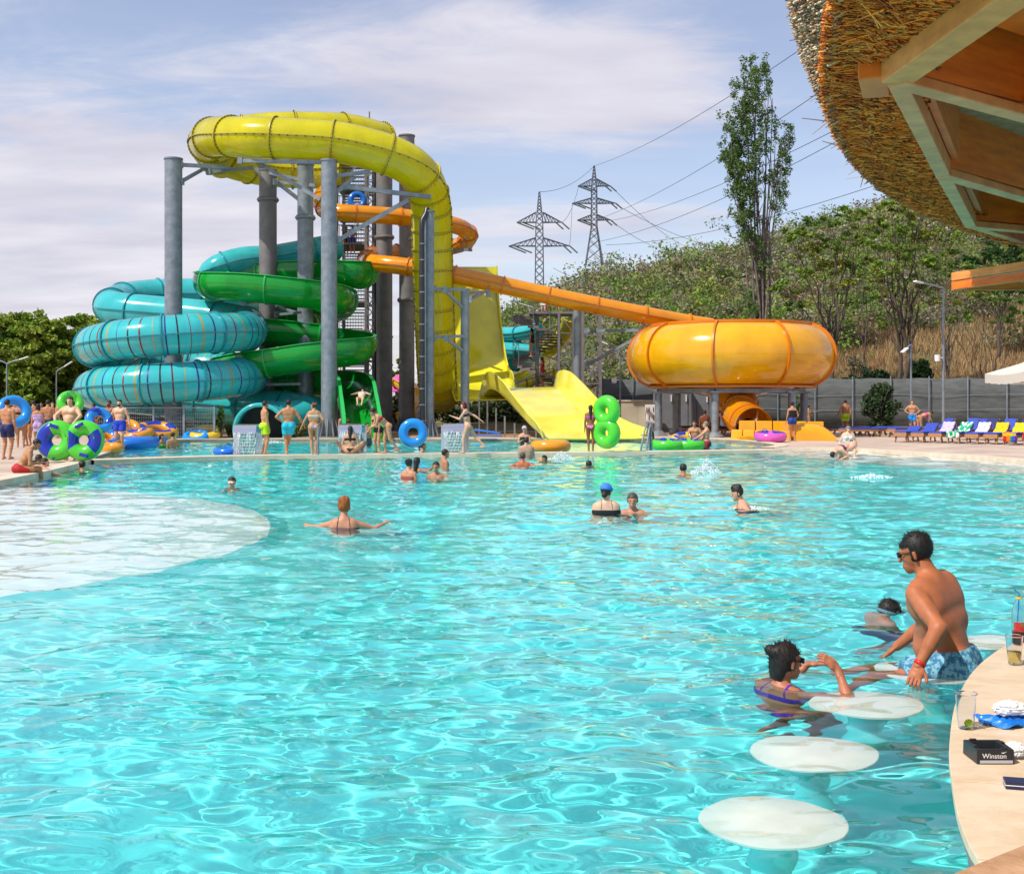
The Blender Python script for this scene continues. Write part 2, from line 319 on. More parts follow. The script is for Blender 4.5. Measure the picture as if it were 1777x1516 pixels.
# ---------------------------------------------------------------- water slides
def fibre(name, c, tl=.22, rough=.16):
    return pm(name, c, rough, tuple(v*.80 for v in c), .9, coat=.5, tl=tl, detail=9, stretch=(1, 1, .6))
M['bolt'] = pm('dark_bolts', (.09, .08, .02), .5); M['yellow'] = fibre('yellow_fibreglass', (.80, .72, .005), .35); M['yellow_rim'] = pm('yellow_flange', (.42, .34, .01), .35)
M['lemon'] = fibre('lemon_fibreglass', (.88, .80, .03), .10)
M['orange'] = fibre('orange_fibreglass', (.86, .32, .003), .16); M['orange_rim'] = pm('orange_flange', (.60, .16, .003), .35)
M['amber'] = fibre('amber_fibreglass', (.90, .42, .004), .10)
M['green'] = fibre('green_fibreglass', (.008, .42, .04), .28); M['green_rim'] = pm('green_flange', (.02, .42, .09), .35)
M['turq'] = fibre('turquoise_fibreglass', (.055, .60, .63), .22); M['turq_rim'] = pm('turquoise_flange', (.015, .25, .31), .35)
M['steel'] = pm('galvanised_steel', (.17, .20, .235), .42, (.27, .30, .335), 3, metal=.25, bump=.002)
M['steel_dark'] = pm('weathered_steel', (.17, .16, .165), .6, (.24, .22, .22), 2, metal=.2, bump=.002)
M['black_pipe'] = pm('black_plastic_pipe', (.02, .022, .028), .35)
M['stripes'] = [pm('stripe_red', (.16, .01, .02), .3), pm('stripe_black', (.02, .02, .03), .3), pm('stripe_navy', (.02, .03, .22), .3), pm('stripe_gold', (.42, .26, .02), .3)]
def frames(pts):
    m = len(pts); out = []
    x0 = None
    for i, p in enumerate(pts):
        d = (pts[min(i+1, m-1)]-pts[max(i-1, 0)]).normalized(); u = Vector((0, 0, 1))
        x = d.cross(u)
        if x.length < .35 and x0 is not None: x = x0-d*x0.dot(d)
        x.normalize()
        if x0 is not None and x.dot(x0) < 0 and abs(d.z) > .8: x = -x
        x0 = x; out.append((p, x, x.cross(d).normalized(), d))
    return out
def slide_tube(parent, part, ctrl, r, mat, rim, ring_every=1.9, step=.12, stripes=None, seam=True, rad=None, arc=None, ring_r=.07, wall=.035, n=28, ring_off=0.0, sy=1.0, dense=None, bolts=False):
    """closed tube (arc None) or an open channel whose cross section spans arc = (a0, a1) degrees, 270 = lowest point"""
    pts = crom(ctrl, step); fr = frames(pts); mb = MB(); L_ = len(pts); vs = []
    rr = (lambda i: r) if rad is None else (lambda i: r*float(np.interp(i/(L_-1), *rad)))
    if arc is None:
        for i, (p, x, y, d) in enumerate(fr):
            for k in range(n): vs.append(p+x*(rr(i)*math.cos(2*PI*k/n))+y*(rr(i)*sy*math.sin(2*PI*k/n)))
        fs = []; mi = []
        for i in range(L_-1):
            c = 0
            if stripes:
                s_ = i*step; t = (s_-stripes[0])/stripes[2]
                if s_ > stripes[0] and s_ < stripes[1] and (t % 1) < .12: c = 1+int(t) % 4
            for k in range(n): fs.append((i*n+k, i*n+(k+1) % n, (i+1)*n+(k+1) % n, (i+1)*n+k)); mi.append(c)
        mb.add(vs, fs); mb.mi = mi
    else:
        a0, a1 = math.radians(arc[0]), math.radians(arc[1]); k_ = n
        for i, (p, x, y, d) in enumerate(fr):
            for q in range(2):
                for k in range(k_+1):
                    a = a0+(a1-a0)*k/k_; R_ = rr(i)+(wall if q else 0); vs.append(p+x*(R_*math.cos(a))+y*(R_*math.sin(a)))
        w_ = 2*(k_+1); fs = []
        for i in range(L_-1):
            for k in range(k_):
                fs.append((i*w_+k, (i+1)*w_+k, (i+1)*w_+k+1, i*w_+k+1)); o = k_+1
                fs.append((i*w_+o+k, i*w_+o+k+1, (i+1)*w_+o+k+1, (i+1)*w_+o+k))
            fs.append((i*w_, i*w_+k_+1, (i+1)*w_+k_+1, (i+1)*w_)); fs.append((i*w_+k_, (i+1)*w_+k_, (i+1)*w_+2*k_+1, i*w_+2*k_+1))
        mb.add(vs, fs)
    o = obj(part, mb, [mat]+(M['stripes'] if stripes else []), parent, smooth=40)
    # flanges: a ring wherever two sections are bolted together
    tot = (L_-1)*step; nr = max(2, int((tot-ring_off)/ring_every)+1)
    ii = [min(L_-1, int((ring_off+j*ring_every)/step)) for j in range(nr)]
    if dense: ii = [i for i in ii if i < dense[0]*L_]+list(range(int(dense[0]*L_), L_, int(dense[1]/step)))
    for i in ii:
        p, x, y, d = fr[i]; rb = MB(); A = (0, 2*PI) if arc is None else (math.radians(arc[0]), math.radians(arc[1])); q = 32; vs = []
        for k in range(q+1):
            a = A[0]+(A[1]-A[0])*k/q
            for du, dr in ((-.035, -.01 if arc is None else .0), (-.035, ring_r), (.035, ring_r), (.035, -.01 if arc is None else .0)):
                R_ = rr(i)+dr+(wall if arc else 0); vs.append(p+x*(R_*math.cos(a))+y*(R_*(sy if arc is None else 1)*math.sin(a))+d*du)
        fs = [(k*4+j, k*4+(j+1) % 4, (k+1)*4+(j+1) % 4, (k+1)*4+j) for k in range(q) for j in range(4)]
        rb.add(vs, fs); obj('flange', rb, rim, parent, smooth=30)
    if seam:
        sb = MB()
        sides = (1, -1) if arc is None else ((math.cos(a1), math.sin(a1)), (math.cos(a0), math.sin(a0)))
        for s_ in sides:
            vs = []
            for i, (p, x, y, d) in enumerate(fr):
                if arc is None: b_ = [(rr(i)-.01, .02), (rr(i)+ring_r*.8, .02), (rr(i)+ring_r*.8, -.02), (rr(i)-.01, -.02)]; vs += [p+x*(s_*u)+y*v for u, v in b_]
                else:
                    ca, sa = s_; R_ = rr(i)+wall; nx = math.copysign(1, ca)
                    base = p+x*(R_*ca)+y*(R_*sa); vs += [base-x*.06*nx+y*.02, base+x*.09*nx+y*.02, base+x*.09*nx-y*.02, base-x*.06*nx-y*.02]
            sb.add(vs, [(i*4+j, i*4+(j+1) % 4, (i+1)*4+(j+1) % 4, (i+1)*4+j) for i in range(L_-1) for j in range(4)])
        obj('seam_flange', sb, rim, parent, smooth=30)
    if bolts:
        bb_ = MB()
        for i in range(0, L_, 3):
            p, x, y, d = fr[i]
            for s_ in (1, -1): bb_.box(p+x*(s_*(rr(i)+ring_r*.5))-y*.035, (.07, .07, .05))
        for i in ii:
            p, x, y, d = fr[i]
            for k in range(36): a = 2*PI*k/36; bb_.box(p+x*((rr(i)+.045)*math.cos(a))+y*((rr(i)+.045)*math.sin(a))+d*.05, (.05, .05, .05))
        obj('bolt_rows', bb_, M['bolt'], parent)
    return o, fr
def Q(l): return [P(*p) for p in l]
# big yellow tube
ys_ = thing('tube_slide', 'giant bright yellow tube slide looping over the tall columns and plunging straight down', 'water slide', P(757, 740, 55), group='water slides')
ctrl = Q([(600, 296, 66), (540, 298, 66.5), (460, 293, 66), (395, 277, 64), (362, 252, 61), (372, 238, 57.8), (420, 238, 55.6), (500, 241, 55), (590, 248, 55), (665, 266, 55.3), (712, 288, 55.8), (738, 318, 56.6), (748, 362, 57.6), (750, 420, 58.3), (753, 520, 58.9), (756, 600, 59.6), (759, 660, 61), (762, 682, 64), (766, 684, 67)])
slide_tube(ys_, 'tube', ctrl, .93, M['yellow'], M['yellow_rim'], 2.55, ring_off=.5, dense=(.60, 1.05), bolts=True)
ctrl = Q([(668, 246, 63), (610, 231, 61.5), (540, 227, 60.5), (460, 229, 60), (400, 240, 60), (365, 258, 62), (385, 280, 64.5)])
slide_tube(ys_, 'entry_tube', ctrl, .93, M['yellow'], M['yellow_rim'], 2.4, ring_off=.3, bolts=True)
# blue-green striped coils
ts = thing('tube_slide', 'turquoise tube slide coiling round the leftmost column, with thin coloured stripes on its coils', 'water slide', P(301, 757, 56), group='water slides')
ctrl = Q([(582, 430, 62), (560, 432, 61.5), (480, 447, 60.8), (420, 452, 60), (378, 466, 59.6), (368, 482, 60), (400, 498, 62), (470, 512, 65), (520, 520, 68), (560, 523, 69)])
slide_tube(ts, 'tube', ctrl, .66, M['turq'], M['turq_rim'], 2.3, ring_off=1.2)
def coil_pts(cx, Yc, R, l):
    out = []
    for ang, z in l:
        a = math.radians(ang); out.append(Vector((cx+R*math.cos(a), Yc+R*math.sin(a), z-.36*min(1, max(0, (90-ang)/90), max(0, (ang+640)/200)))))
    return out
c0 = P(300, 0, 56).x
pre = Q([(570, 506, 68), (480, 513, 67), (380, 512, 66), (290, 512, 65.4), (225, 518, 64), (197, 528, 62), (210, 538, 60.2)])
up = coil_pts(c0, 56, 3.45, [(90, 5.85), (60, 5.75), (30, 5.55), (0, 5.3), (-30, 5.15), (-60, 5.02), (-90, 4.86), (-120, 4.7), (-150, 4.56), (-180, 4.4), (-210, 4.22), (-240, 4.0), (-270, 3.78), (-300, 3.58), (-330, 3.38), (-360, 3.2), (-390, 3.06), (-420, 2.94), (-450, 2.8), (-480, 2.66), (-510, 2.5), (-540, 2.32), (-570, 2.15), (-600, 1.95), (-625, 1.72)])
end = [Vector((-9.8, 57.6, 1.1)), Vector((-11.0, 54.6, .60)), Vector((-10.95, 52.6, .45))]
pre = [Vector(p) for p in pre]
o_, fr_ = slide_tube(ts, 'striped_tube', pre+up+end, .88, M['turq'], M['turq_rim'], 2.25, stripes=(21.5, 62, .43), ring_off=.2, step=.03, ring_r=.075, rad=([0, .86, 1], [1, 1, 1.2]))
p, x, y, d = fr_[-1]; mo = MB()
mo.torus(p, 1.10, .1, Matrix((x, y, d)).transposed(), 40, 8); obj('mouth_ring', mo, M['turq'], ts, smooth=60)
mk = MB(); q = p-d*.9; mk.cyl(q, q-d*.02, 1.0, n=32); obj('bore_shade_disc', mk, pm('painted_bore_shade', (.01, .012, .014), .8), ts)  # black disc closing the bore stands in for the darkness inside
# green open channel slide
gs = thing('channel_slide', 'green open channel slide winding behind the columns down to a steep chute into the pool', 'water slide', P(620, 757, 52), group='water slides')
ctrl = Q([(612, 466, 63), (630, 470, 60.5), (600, 470, 59.6), (520, 470, 60.3), (430, 475, 60.5), (378, 483, 59.8), (366, 488, 58), (380, 490, 56.5), (440, 493, 56), (520, 502, 56.2), (575, 512, 57.5), (590, 525, 60.5), (560, 535, 62.5), (500, 545, 62.3), (450, 553, 61.6), (420, 560, 59.8), (445, 567, 58.5), (520, 575, 58.8), (585, 583, 59), (618, 592, 58.3), (616, 601, 56.6), (560, 609, 55.9), (500, 618, 55.9), (430, 629, 56.2), (395, 640, 58), (430, 650, 60), (500, 655, 60), (570, 657, 59), (604, 661, 57.5), (617, 673, 55.4), (622, 699, 53.4), (628, 738, 51.5), (630, 758, 50.2)])
slide_tube(gs, 'channel', ctrl, .82, M['green'], M['green_rim'], 2.7, arc=(152, 388), ring_r=.05, n=22, ring_off=.6)
# narrow orange tube with the bowl
os_ = thing('bowl_slide', 'orange tube slide running down past the pylons into a huge round amber bowl', 'water slide', P(1270, 748, 57), group='water slides')
ctrl = Q([(570, 328, 66), (556, 345, 64), (563, 362, 61.5), (590, 369, 60.3), (640, 372, 60.5), (700, 377, 61), (760, 385, 61.5), (800, 395, 62.5), (815, 410, 64.5), (800, 424, 66.5), (760, 432, 67.5), (700, 437, 67), (655, 441, 65.6), (636, 449, 62.7), (650, 456, 60), (700, 462, 59.2), (760, 471, 59), (840, 488, 59), (930, 508, 59), (1020, 527, 59), (1110, 545, 59.2), (1190, 560, 59.6), (1235, 567, 59.8)])
slide_tube(os_, 'tube', ctrl, .43, M['orange'], M['orange_rim'], 2.35, ring_r=.06, n=24, ring_off=.3)
bc = Vector((P(1270, 0, 57).x, 57, 0)); prof = []
Rb = 4.85; zc, hh = 3.82, 1.42
prof.append((Rb-1.45, zc+hh-.02)); prof.append((Rb-1.3, zc+hh))
for k in range(15):
    a = math.radians(85-170*k/14); prof.append((Rb-1.42+1.42*math.cos(a), zc+hh*math.sin(a)))
prof += [(Rb-1.6, zc-hh-.04), (3.0, zc-hh-.12), (2.2, zc-hh-.24), (1.3, zc-hh-.42), (.7, zc-hh-.65), (.62, zc-hh-.9)]
bm_ = MB(); bm_.lathe(prof, bc, 72)
ip = [(r-.045 if i < 17 else r, z+(.03 if i > 8 else 0)) for i, (r, z) in enumerate(prof)][::-1]
bm_.lathe(ip, bc, 72); obj('bowl', bm_, M['amber'], os_, smooth=50)
for k in range(9):
    a = math.radians(40*k-110); rb = MB(); vs = []
    pr = [(Rb-1.3, zc+hh)]+[(Rb-1.42+1.42*math.cos(math.radians(85-170*j/14)), zc+hh*math.sin(math.radians(85-170*j/14))) for j in range(15)]
    t_ = Vector((-math.sin(a), math.cos(a), 0)); e_ = Vector((math.cos(a), math.sin(a), 0))
    for j, (r, z) in enumerate(pr):
        c_ = Vector((Rb-1.42, 0, zc)); nr = Vector((r, 0, z))-c_; nr.normalize(); 
        for du, dr in ((-.04, -.01), (-.04, .1), (.04, .1), (.04, -.01)):
            rr_ = r+nr.x*dr; vs.append(bc+e_*rr_+Vector((0, 0, z+nr.z*dr))+t_*du)
    rb.add(vs, [(i*4+j, (i+1)*4+j, (i+1)*4+(j+1) % 4, i*4+(j+1) % 4) for i in range(len(pr)-1) for j in range(4)]); obj('flange', rb, M['orange_rim'], os_, smooth=30)
rb = MB(); rb.lathe([(Rb-1.5, zc+hh+.0), (Rb-1.5, zc+hh+.1), (Rb-1.05, zc+hh+.08), (Rb-1.05, zc+hh-.04)], bc, 72); obj('rim', rb, M['orange_rim'], os_, smooth=30)
rb = MB(); rb.lathe([(Rb-1.55, zc-hh+.06), (Rb-.95, zc-hh+.02), (Rb-.95, zc-hh-.08), (Rb-1.55, zc-hh-.06)], bc, 72); obj('lower_rim', rb, M['orange_rim'], os_, smooth=30)
ctrl = [bc+Vector((0, 0, 2.1)), bc+Vector((-.1, -.4, 1.75)), bc+Vector((.2, -1.6, 1.35)), Vector((P(1285, 0, 54).x, 54, 1.1)), Vector((P(1303, 0, 52).x, 52.6, .75)), Vector((P(1312, 0, 51).x, 51.4, .62))]
slide_tube(os_, 'outlet_tube', ctrl, .80, M['orange'], M['orange_rim'], 1.6, ring_r=.06)
x0_ = P(1272, 0, 50).x
tr = MB()      # run-out trough with stepped side walls
for a, b, h0, h1 in (((1283, 51.3), (1432, 51.0), .78, .74), ((1268, 50.2), (1372, 49.2), .42, .40)):
    A_, B_ = Vector(((a[0]-CX)/F*a[1], a[1], .1)), Vector(((b[0]-CX)/F*b[1], b[1], .1)); m_ = (B_-A_).normalized(); nn = Vector((-m_.y, m_.x, 0)); k = 5
    for i in range(k):
        p0, p1 = A_.lerp(B_, i/k), A_.lerp(B_, (i+1)/k-.012); h = h0+(h1-h0)*i/k
        tr.add([p0, p1, p1+nn*.10+Vector((0, 0, h)), p0+nn*.10+Vector((0, 0, h)), p0+nn*.45, p1+nn*.45, p1+nn*.3+Vector((0, 0, h)), p0+nn*.3+Vector((0, 0, h))], [(0, 1, 2, 3), (5, 4, 7, 6), (3, 2, 6, 7), (1, 5, 6, 2), (4, 0, 3, 7)])
tr.box(Vector((P(1352, 0, 50.3).x, 50.3, .2)), (3.6, 1.4, .16))
obj('trough', tr, M['amber'], os_, bevel=.03)
ep = MB(); ce = Vector((P(1405, 0, 49.4).x, 49.4, .1)); vs = []      # rounded end of the trough
nn_ = 14
for i in range(nn_+1):
    t = i/nn_; xx = -.72+t*1.62
    for j in range(nn_+1):
        b_ = PI*j/nn_; h = .72*math.sin(b_)**.6*(1-max(0, (t-.35)/.65)**2.2*.75); vs.append(ce+Vector((xx+.12*math.sin(b_), -.62*math.cos(b_), h)))
ep.add(vs, [(i*(nn_+1)+j, (i+1)*(nn_+1)+j, (i+1)*(nn_+1)+j+1, i*(nn_+1)+j+1) for i in range(nn_) for j in range(nn_)]); obj('end_cap', ep, M['amber'], os_, smooth=50)
# yellow wall and run-out ramp
ws = thing('wall_slide', 'tall curved yellow wall slide ending in a wide lemon ramp at the pool edge', 'water slide', P(900, 760, 60), group='water slides')
def sheet(rows, th=.06):          # rows of equal length -> thick curved sheet
    mb = MB(); n, k = len(rows), len(rows[0]); V_ = [[Vector(p) for p in r] for r in rows]; nv = []
    for i in range(n):
        for j in range(k):
            a = V_[min(i+1, n-1)][j]-V_[max(i-1, 0)][j]; b = V_[i][min(j+1, k-1)]-V_[i][max(j-1, 0)]; nv.append(a.cross(b).normalized())
    vs = [p for r in V_ for p in r]; vs += [p-nv[i]*th for i, p in enumerate(vs)]; o = n*k
    fs = [(i*k+j, (i+1)*k+j, (i+1)*k+j+1, i*k+j+1) for i in range(n-1) for j in range(k-1)]
    fs += [(o+i*k+j, o+i*k+j+1, o+(i+1)*k+j+1, o+(i+1)*k+j) for i in range(n-1) for j in range(k-1)]
    for i in range(n-1): fs += [(i*k, o+i*k, o+(i+1)*k, (i+1)*k), (i*k+k-1, (i+1)*k+k-1, o+(i+1)*k+k-1, o+i*k+k-1)]
    for j in range(k-1): fs += [(j, j+1, o+j+1, o+j), ((n-1)*k+j, o+(n-1)*k+j, o+(n-1)*k+j+1, (n-1)*k+j+1)]
    return mb.add(vs, fs)
def section(l, r, lipl, lipr, k=9):    # floor from l to r with raised curved side lips
    out = []
    for t in (1, .8, .55, .3, .12): out.append(l+lipl*t-(r-l).normalized()*(.12*t))
    for j in range(k): out.append(l.lerp(r, j/(k-1)))
    for t in (.12, .3, .55, .8, 1): out.append(r+lipr*t+(r-l).normalized()*(.12*t))
    return out
def crom_rows(rows, k):
    A = np.array([[tuple(p) for p in r] for r in rows]); q = np.concatenate([2*A[:1]-A[1:2], A, 2*A[-1:]-A[-2:-1]]); out = []
    for i in range(1, len(q)-2):
        for t in np.linspace(0, 1, k, endpoint=False):
            a, b, c, d = q[i-1], q[i], q[i+1], q[i+2]; out.append(.5*((2*b)+(-a+c)*t+(2*a-5*b+4*c-d)*t*t+(-a+3*b-3*c+d)*t**3))
    out.append(A[-1]); return [[Vector(p) for p in r] for r in out]
rows = []
# wall seen face on: top at the back, swept forward at the foot; side lips lean towards the camera
for t, pl, pr_, Yw in [(0, (778, 463), (858, 463), 67), (.15, (778, 500), (860, 500), 67), (.35, (779, 550), (864, 550), 66.8), (.55, (781, 600), (870, 600), 66.3), (.72, (784, 635), (877, 635), 65.4), (.86, (787, 664), (884, 660), 63.8), (.95, (789, 685), (888, 682), 61.6), (1, (791, 694), (890, 692), 59.6)]:
    l, r = P(*pl, Yw), P(*pr_, Yw); lip = Vector((0, -.55, .0)) if t < .8 else Vector((0, -.3, .45))
    rows.append(section(l, r, lip, lip))
sl = sheet(crom_rows(rows, 5)); obj('wall', sl, M['lemon'], ws, smooth=60)
rows = []
for pl, pr_, Yw, lipz in [((838, 692), (955, 690), 61.5, .3), ((843, 680), (958, 678), 60.2, .55), ((850, 673), (965, 671), 58.6, .75), ((862, 676), (982, 673), 57.2, .8), ((880, 692), (1003, 690), 55.4, .75), ((902, 716), (1030, 714), 53.3, .6), ((922, 737), (1056, 735), 51.9, .5), ((936, 750), (1086, 750), 51.0, .45), ((944, 761), (1118, 760), 50.2, .42)]:
    l, r = P(*pl, Yw), P(*pr_, Yw); rows.append(section(l, r, Vector((0, 0, lipz)), Vector((0, 0, lipz))))
obj('ramp', sheet(crom_rows(rows, 5)), fibre('pale_lemon_fibreglass', (.88, .79, .09), .08), ws, smooth=60)
for px, py, Yw in ((824, 690, 58), (838, 700, 57), (853, 712, 55.5), (868, 726, 54), (885, 738, 53), (905, 746, 52.2), (922, 750, 51.6)):
    p = P(px+4, py-6, Yw); br = MB(); br.bar(p+Vector((.1, 0, -.05)), Vector((p.x+.1, p.y, .1)), .07); obj('support_leg', br, M['steel_dark'], ws)
# ---------------------------------------------------------------- columns, tower, fences, background structures
def column(px, top, Y, r, label, flange=None, mat=None, foot=True, zb=.1):
    x = (px-CX)/F*Y; zt = CAMZ-(top-HY)/F*Y; t = thing('steel_column', label, 'column', (x, Y, zb), group='steel columns carrying the slides')
    mb = MB(); mb.cyl((x, Y, zb), (x, Y, zt), r, n=28); mb.lathe([(r+.035, zt-.04), (r+.035, zt+.03), (r*.2, zt+.035)], (x, Y, 0), 28)
    obj('shaft', mb, mat or M['steel'], t, smooth=40)
    if flange:
        for fy in flange:
            z = CAMZ-(fy-HY)/F*Y; fb = MB(); fb.lathe([(r, z-.09), (r+.11, z-.035), (r+.11, z+.035), (r, z+.09)], (x, Y, 0), 28)
            for k in range(16): a = 2*PI*k/16; fb.box((x+(r+.04)*math.cos(a), Y+(r+.04)*math.sin(a), z), (.05, .05, .22), Matrix.Rotation(a, 3, 'Z'))
            obj('bolted_flange', fb, mat or M['steel'], t, smooth=30)
    if foot:
        fb = MB(); fb.lathe([(r+.32, zb), (r+.32, zb+.04), (r, zb+.05)], (x, Y, 0), 28)
        for k in range(12):
            a = 2*PI*k/12; e = Vector((math.cos(a), math.sin(a), 0)); tt = Vector((-e.y, e.x, 0))*.012; c = Vector((x, Y, zb))
            fb.add([c+e*r+tt, c+e*(r+.28)+tt+Vector((0, 0, .04)), c+e*r+tt+Vector((0, 0, .85)), c+e*r-tt, c+e*(r+.28)-tt+Vector((0, 0, .04)), c+e*r-tt+Vector((0, 0, .85))], [(0, 1, 2), (5, 4, 3), (1, 4, 5, 2), (0, 3, 4, 1)])
        obj('ribbed_base', fb, mat or M['steel'], t)
    return t
column(301, 276, 56, .40, 'leftmost tall grey column, standing clear in the middle of the striped turquoise coils')
column(465, 296, 59.6, .43, 'dark column with one bolted flange behind the green channel, second from the left', (347,), M['steel_dark'])
column(530, 286, 58.4, .385, 'grey column with a bolted flange just left of the pale smooth one', (378,))
column(571, 279, 54.2, .355, 'pale smooth foremost column with ribbed base beside the woman in the striped bikini')
column(667, 240, 64.5, .43, 'dark thick column beside the lattice mast, in front of the stair tower', (412,), M['steel_dark'])
column(706, 236, 63, .40, 'column whose top shows above the yellow tube, with a bolted flange low down', (521,), M['steel_dark'])
column(745, 367, 54.6, .215, 'slim column running beside the black pipe and the plunging yellow tube')
column(807, 502, 55.6, .20, 'short slim column in front of the tall yellow wall')
column(1002, 529, 60, .19, 'slim column under the straight orange tube next to the spiral stair', foot=False)
st_ = thing('drain_pipe', 'black jointed pipe running down beside the slim column', 'pipe', P(733, 740, 54.2)); mb = MB()
mb.tube([P(741, 362, 54.5), P(739, 372, 54.4), P(733, 382, 54.2), P(732, 400, 54.2), (P(733, 400, 54.2).x, 54.2, .1)], .125, 12); obj('pipe', mb, M['black_pipe'], st_, smooth=50)
mb = MB()
for k in range(12):
    z = .8+k*.72; mb.cyl((P(733, 0, 54.2).x, 54.2, z), (P(733, 0, 54.2).x, 54.2, z+.05), .14, n=14)
obj('pipe_joint', mb, M['steel'], st_)
# brackets and struts between columns and slides
def struts(label, l, w_=.14):
    a = P(*l[0][0]); t = thing('slide_bracket', label, 'bracket', a, group='steel brackets holding the slides')
    for p, q in l:
        mb = MB(); mb.bar(P(*p), P(*q), w_, w_*1.2); mb.box(P(*p), (.22, .22, .3)); obj('strut', mb, M['steel'], t)
struts('bracket arms from the leftmost column to the underside of the yellow loop', [((313, 286, 56), (398, 291, 57)), ((315, 315, 56), (362, 288, 57)), ((362, 298, 57), (440, 291, 57.5))])
struts('long bracket under the front of the yellow loop between the two grey columns', [((417, 279, 55), (560, 282, 54.6)), ((455, 286, 55.5), (556, 346, 54.9)), ((480, 316, 58), (525, 351, 58.4))])
struts('bracket from the dark column towards the yellow loop', [((446, 296, 59.6), (520, 311, 58.4)), ((478, 316, 59), (548, 322, 58))], .12)
struts('bracket arms from the pale column up to the yellow tube by the tower', [((577, 306, 54.2), (642, 298, 55)), ((577, 339, 54.2), (614, 308, 54.8))], .15)
struts('long beam reaching right from the pale column to the bend of the yellow tube', [((596, 324, 54.6), (748, 342, 55.6)), ((588, 416, 54.4), (708, 347, 55.4))], .16)
struts('upper bracket between the slim column and the yellow tube', [((753, 501, 54.8), (806, 503, 55.4)), ((772, 503, 55), (803, 534, 55.4)), ((808, 509, 55.6), (847, 506, 57.5)), ((815, 520, 55.6), (838, 508, 57)), ((847, 510, 57.5), (848, 500, 58.5))], .11)
struts('lower bracket between the slim column and the yellow tube', [((753, 585, 54.8), (806, 583, 55.4)), ((774, 587, 55), (803, 609, 55.4))], .11)
struts('long diagonal arms from the lattice mast to the amber bowl', [((1018, 574, 61), (1110, 573, 58.5)), ((1018, 634, 61), (1106, 586, 58.5))], .12)
struts('bracket at the right bend of the upper orange tube', [((782, 433, 66), (818, 434, 64)), ((700, 418, 63), (728, 408, 62))], .12)
struts('short arm from the leftmost column up to the striped coil', [((222, 636, 55.5), (262, 606, 53.6)), ((290, 604, 56), (345, 606, 54))], .09)
struts('arms holding the green channel above the striped coils', [((470, 528, 59.6), (525, 546, 58.4)), ((480, 546, 59), (522, 542, 57)), ((420, 668, 57), (522, 666, 57.5)), ((372, 512, 58), (440, 524, 58.5))], .10)
# bowl support ring beam and legs
bt = thing('bowl_support', 'steel ring beam on round legs carrying the amber bowl', 'support frame', (bc.x, bc.y, .1))
mb = MB(); hx = [bc+Vector((3.55*math.cos(math.radians(a)), 3.55*math.sin(math.radians(a)), 2.18)) for a in range(-112, 248, 60)]
for i in range(6): mb.bar(hx[i], hx[(i+1) % 6], .16, .2)
obj('ring_beam', mb, M['steel'], bt)
for i, h in enumerate(hx):
    mb = MB(); mb.cyl((h.x, h.y, .1), (h.x, h.y, 2.1), .17, n=18); mb.lathe([(.42, .1), (.42, .14), (.17, .35)], (h.x, h.y, 0), 18); mb.box((h.x, h.y, 2.12), (.5, .5, .08)); obj('leg', mb, M['steel'], bt, smooth=40)
# stair tower behind the slides
tw = thing('stair_tower', 'tall open steel stair tower with plank landings behind the slides', 'tower', P(612, 740, 66))
M['plank'] = pm('grey_brown_planks', (.16, .13, .125), .75, (.24, .20, .19), 4, stretch=(1, 1, 6))
Yt = 67; xl_, xr_ = P(590, 0, Yt).x, P(636, 0, Yt).x
for x in (xl_, xr_+.2):
    for yy in (Yt-1.2, Yt+1.6): mb = MB(); mb.bar((x, yy, .1), (x, yy, P(0, 285 if yy > Yt else 300, Yt).z), .16); obj('post', mb, M['steel_dark'], tw)
z = .8; k = 0; top = P(0, 292, Yt).z
while z < top:
    mb = MB(); mb.box(((xl_+xr_)/2, Yt+.2, z), (xr_-xl_+.3, 2.9, .1)); obj('landing', mb, M['steel_dark'], tw)
    mb = MB()
    for j in range(8):
        zz_ = z+.12+j*.19; mb.box(((xl_+xr_)/2+.03*(j % 2), Yt-.9+j*.26*(1 if k % 2 else -1)+(0 if k % 2 else 1.8), zz_), (xr_-xl_-.2, .3, .045))
    obj('stair_flight', mb, M['plank'], tw)
    mb = MB()
    for yy in (Yt-1.2,):
        mb.bar((xl_, yy, z+1.0), (xr_, yy, z+1.0), .045)
        for j in range(11): x = xl_+(xr_-xl_)*j/10; mb.bar((x, yy, z+.05), (x, yy, z+1.0), .025)
    if k % 2 == 0: mb.bar((xl_, Yt-1.25, z), (xr_+.2, Yt-1.25, z+1.55), .07)
    obj('railing', mb, M['steel'], tw); z += 1.58; k += 1
mb = MB(); mb.box(((xl_+xr_)/2-.1, Yt+.3, top+.55), (xr_-xl_+.9, 3.4, .12)); obj('roof_deck', mb, M['plank'], tw)
an = obj('antenna', MB().cyl(P(641, 216, Yt), P(641, 194, Yt), .04), M['steel_dark']); an.parent = tw; an.data.transform(Matrix.Translation(-tw.location))
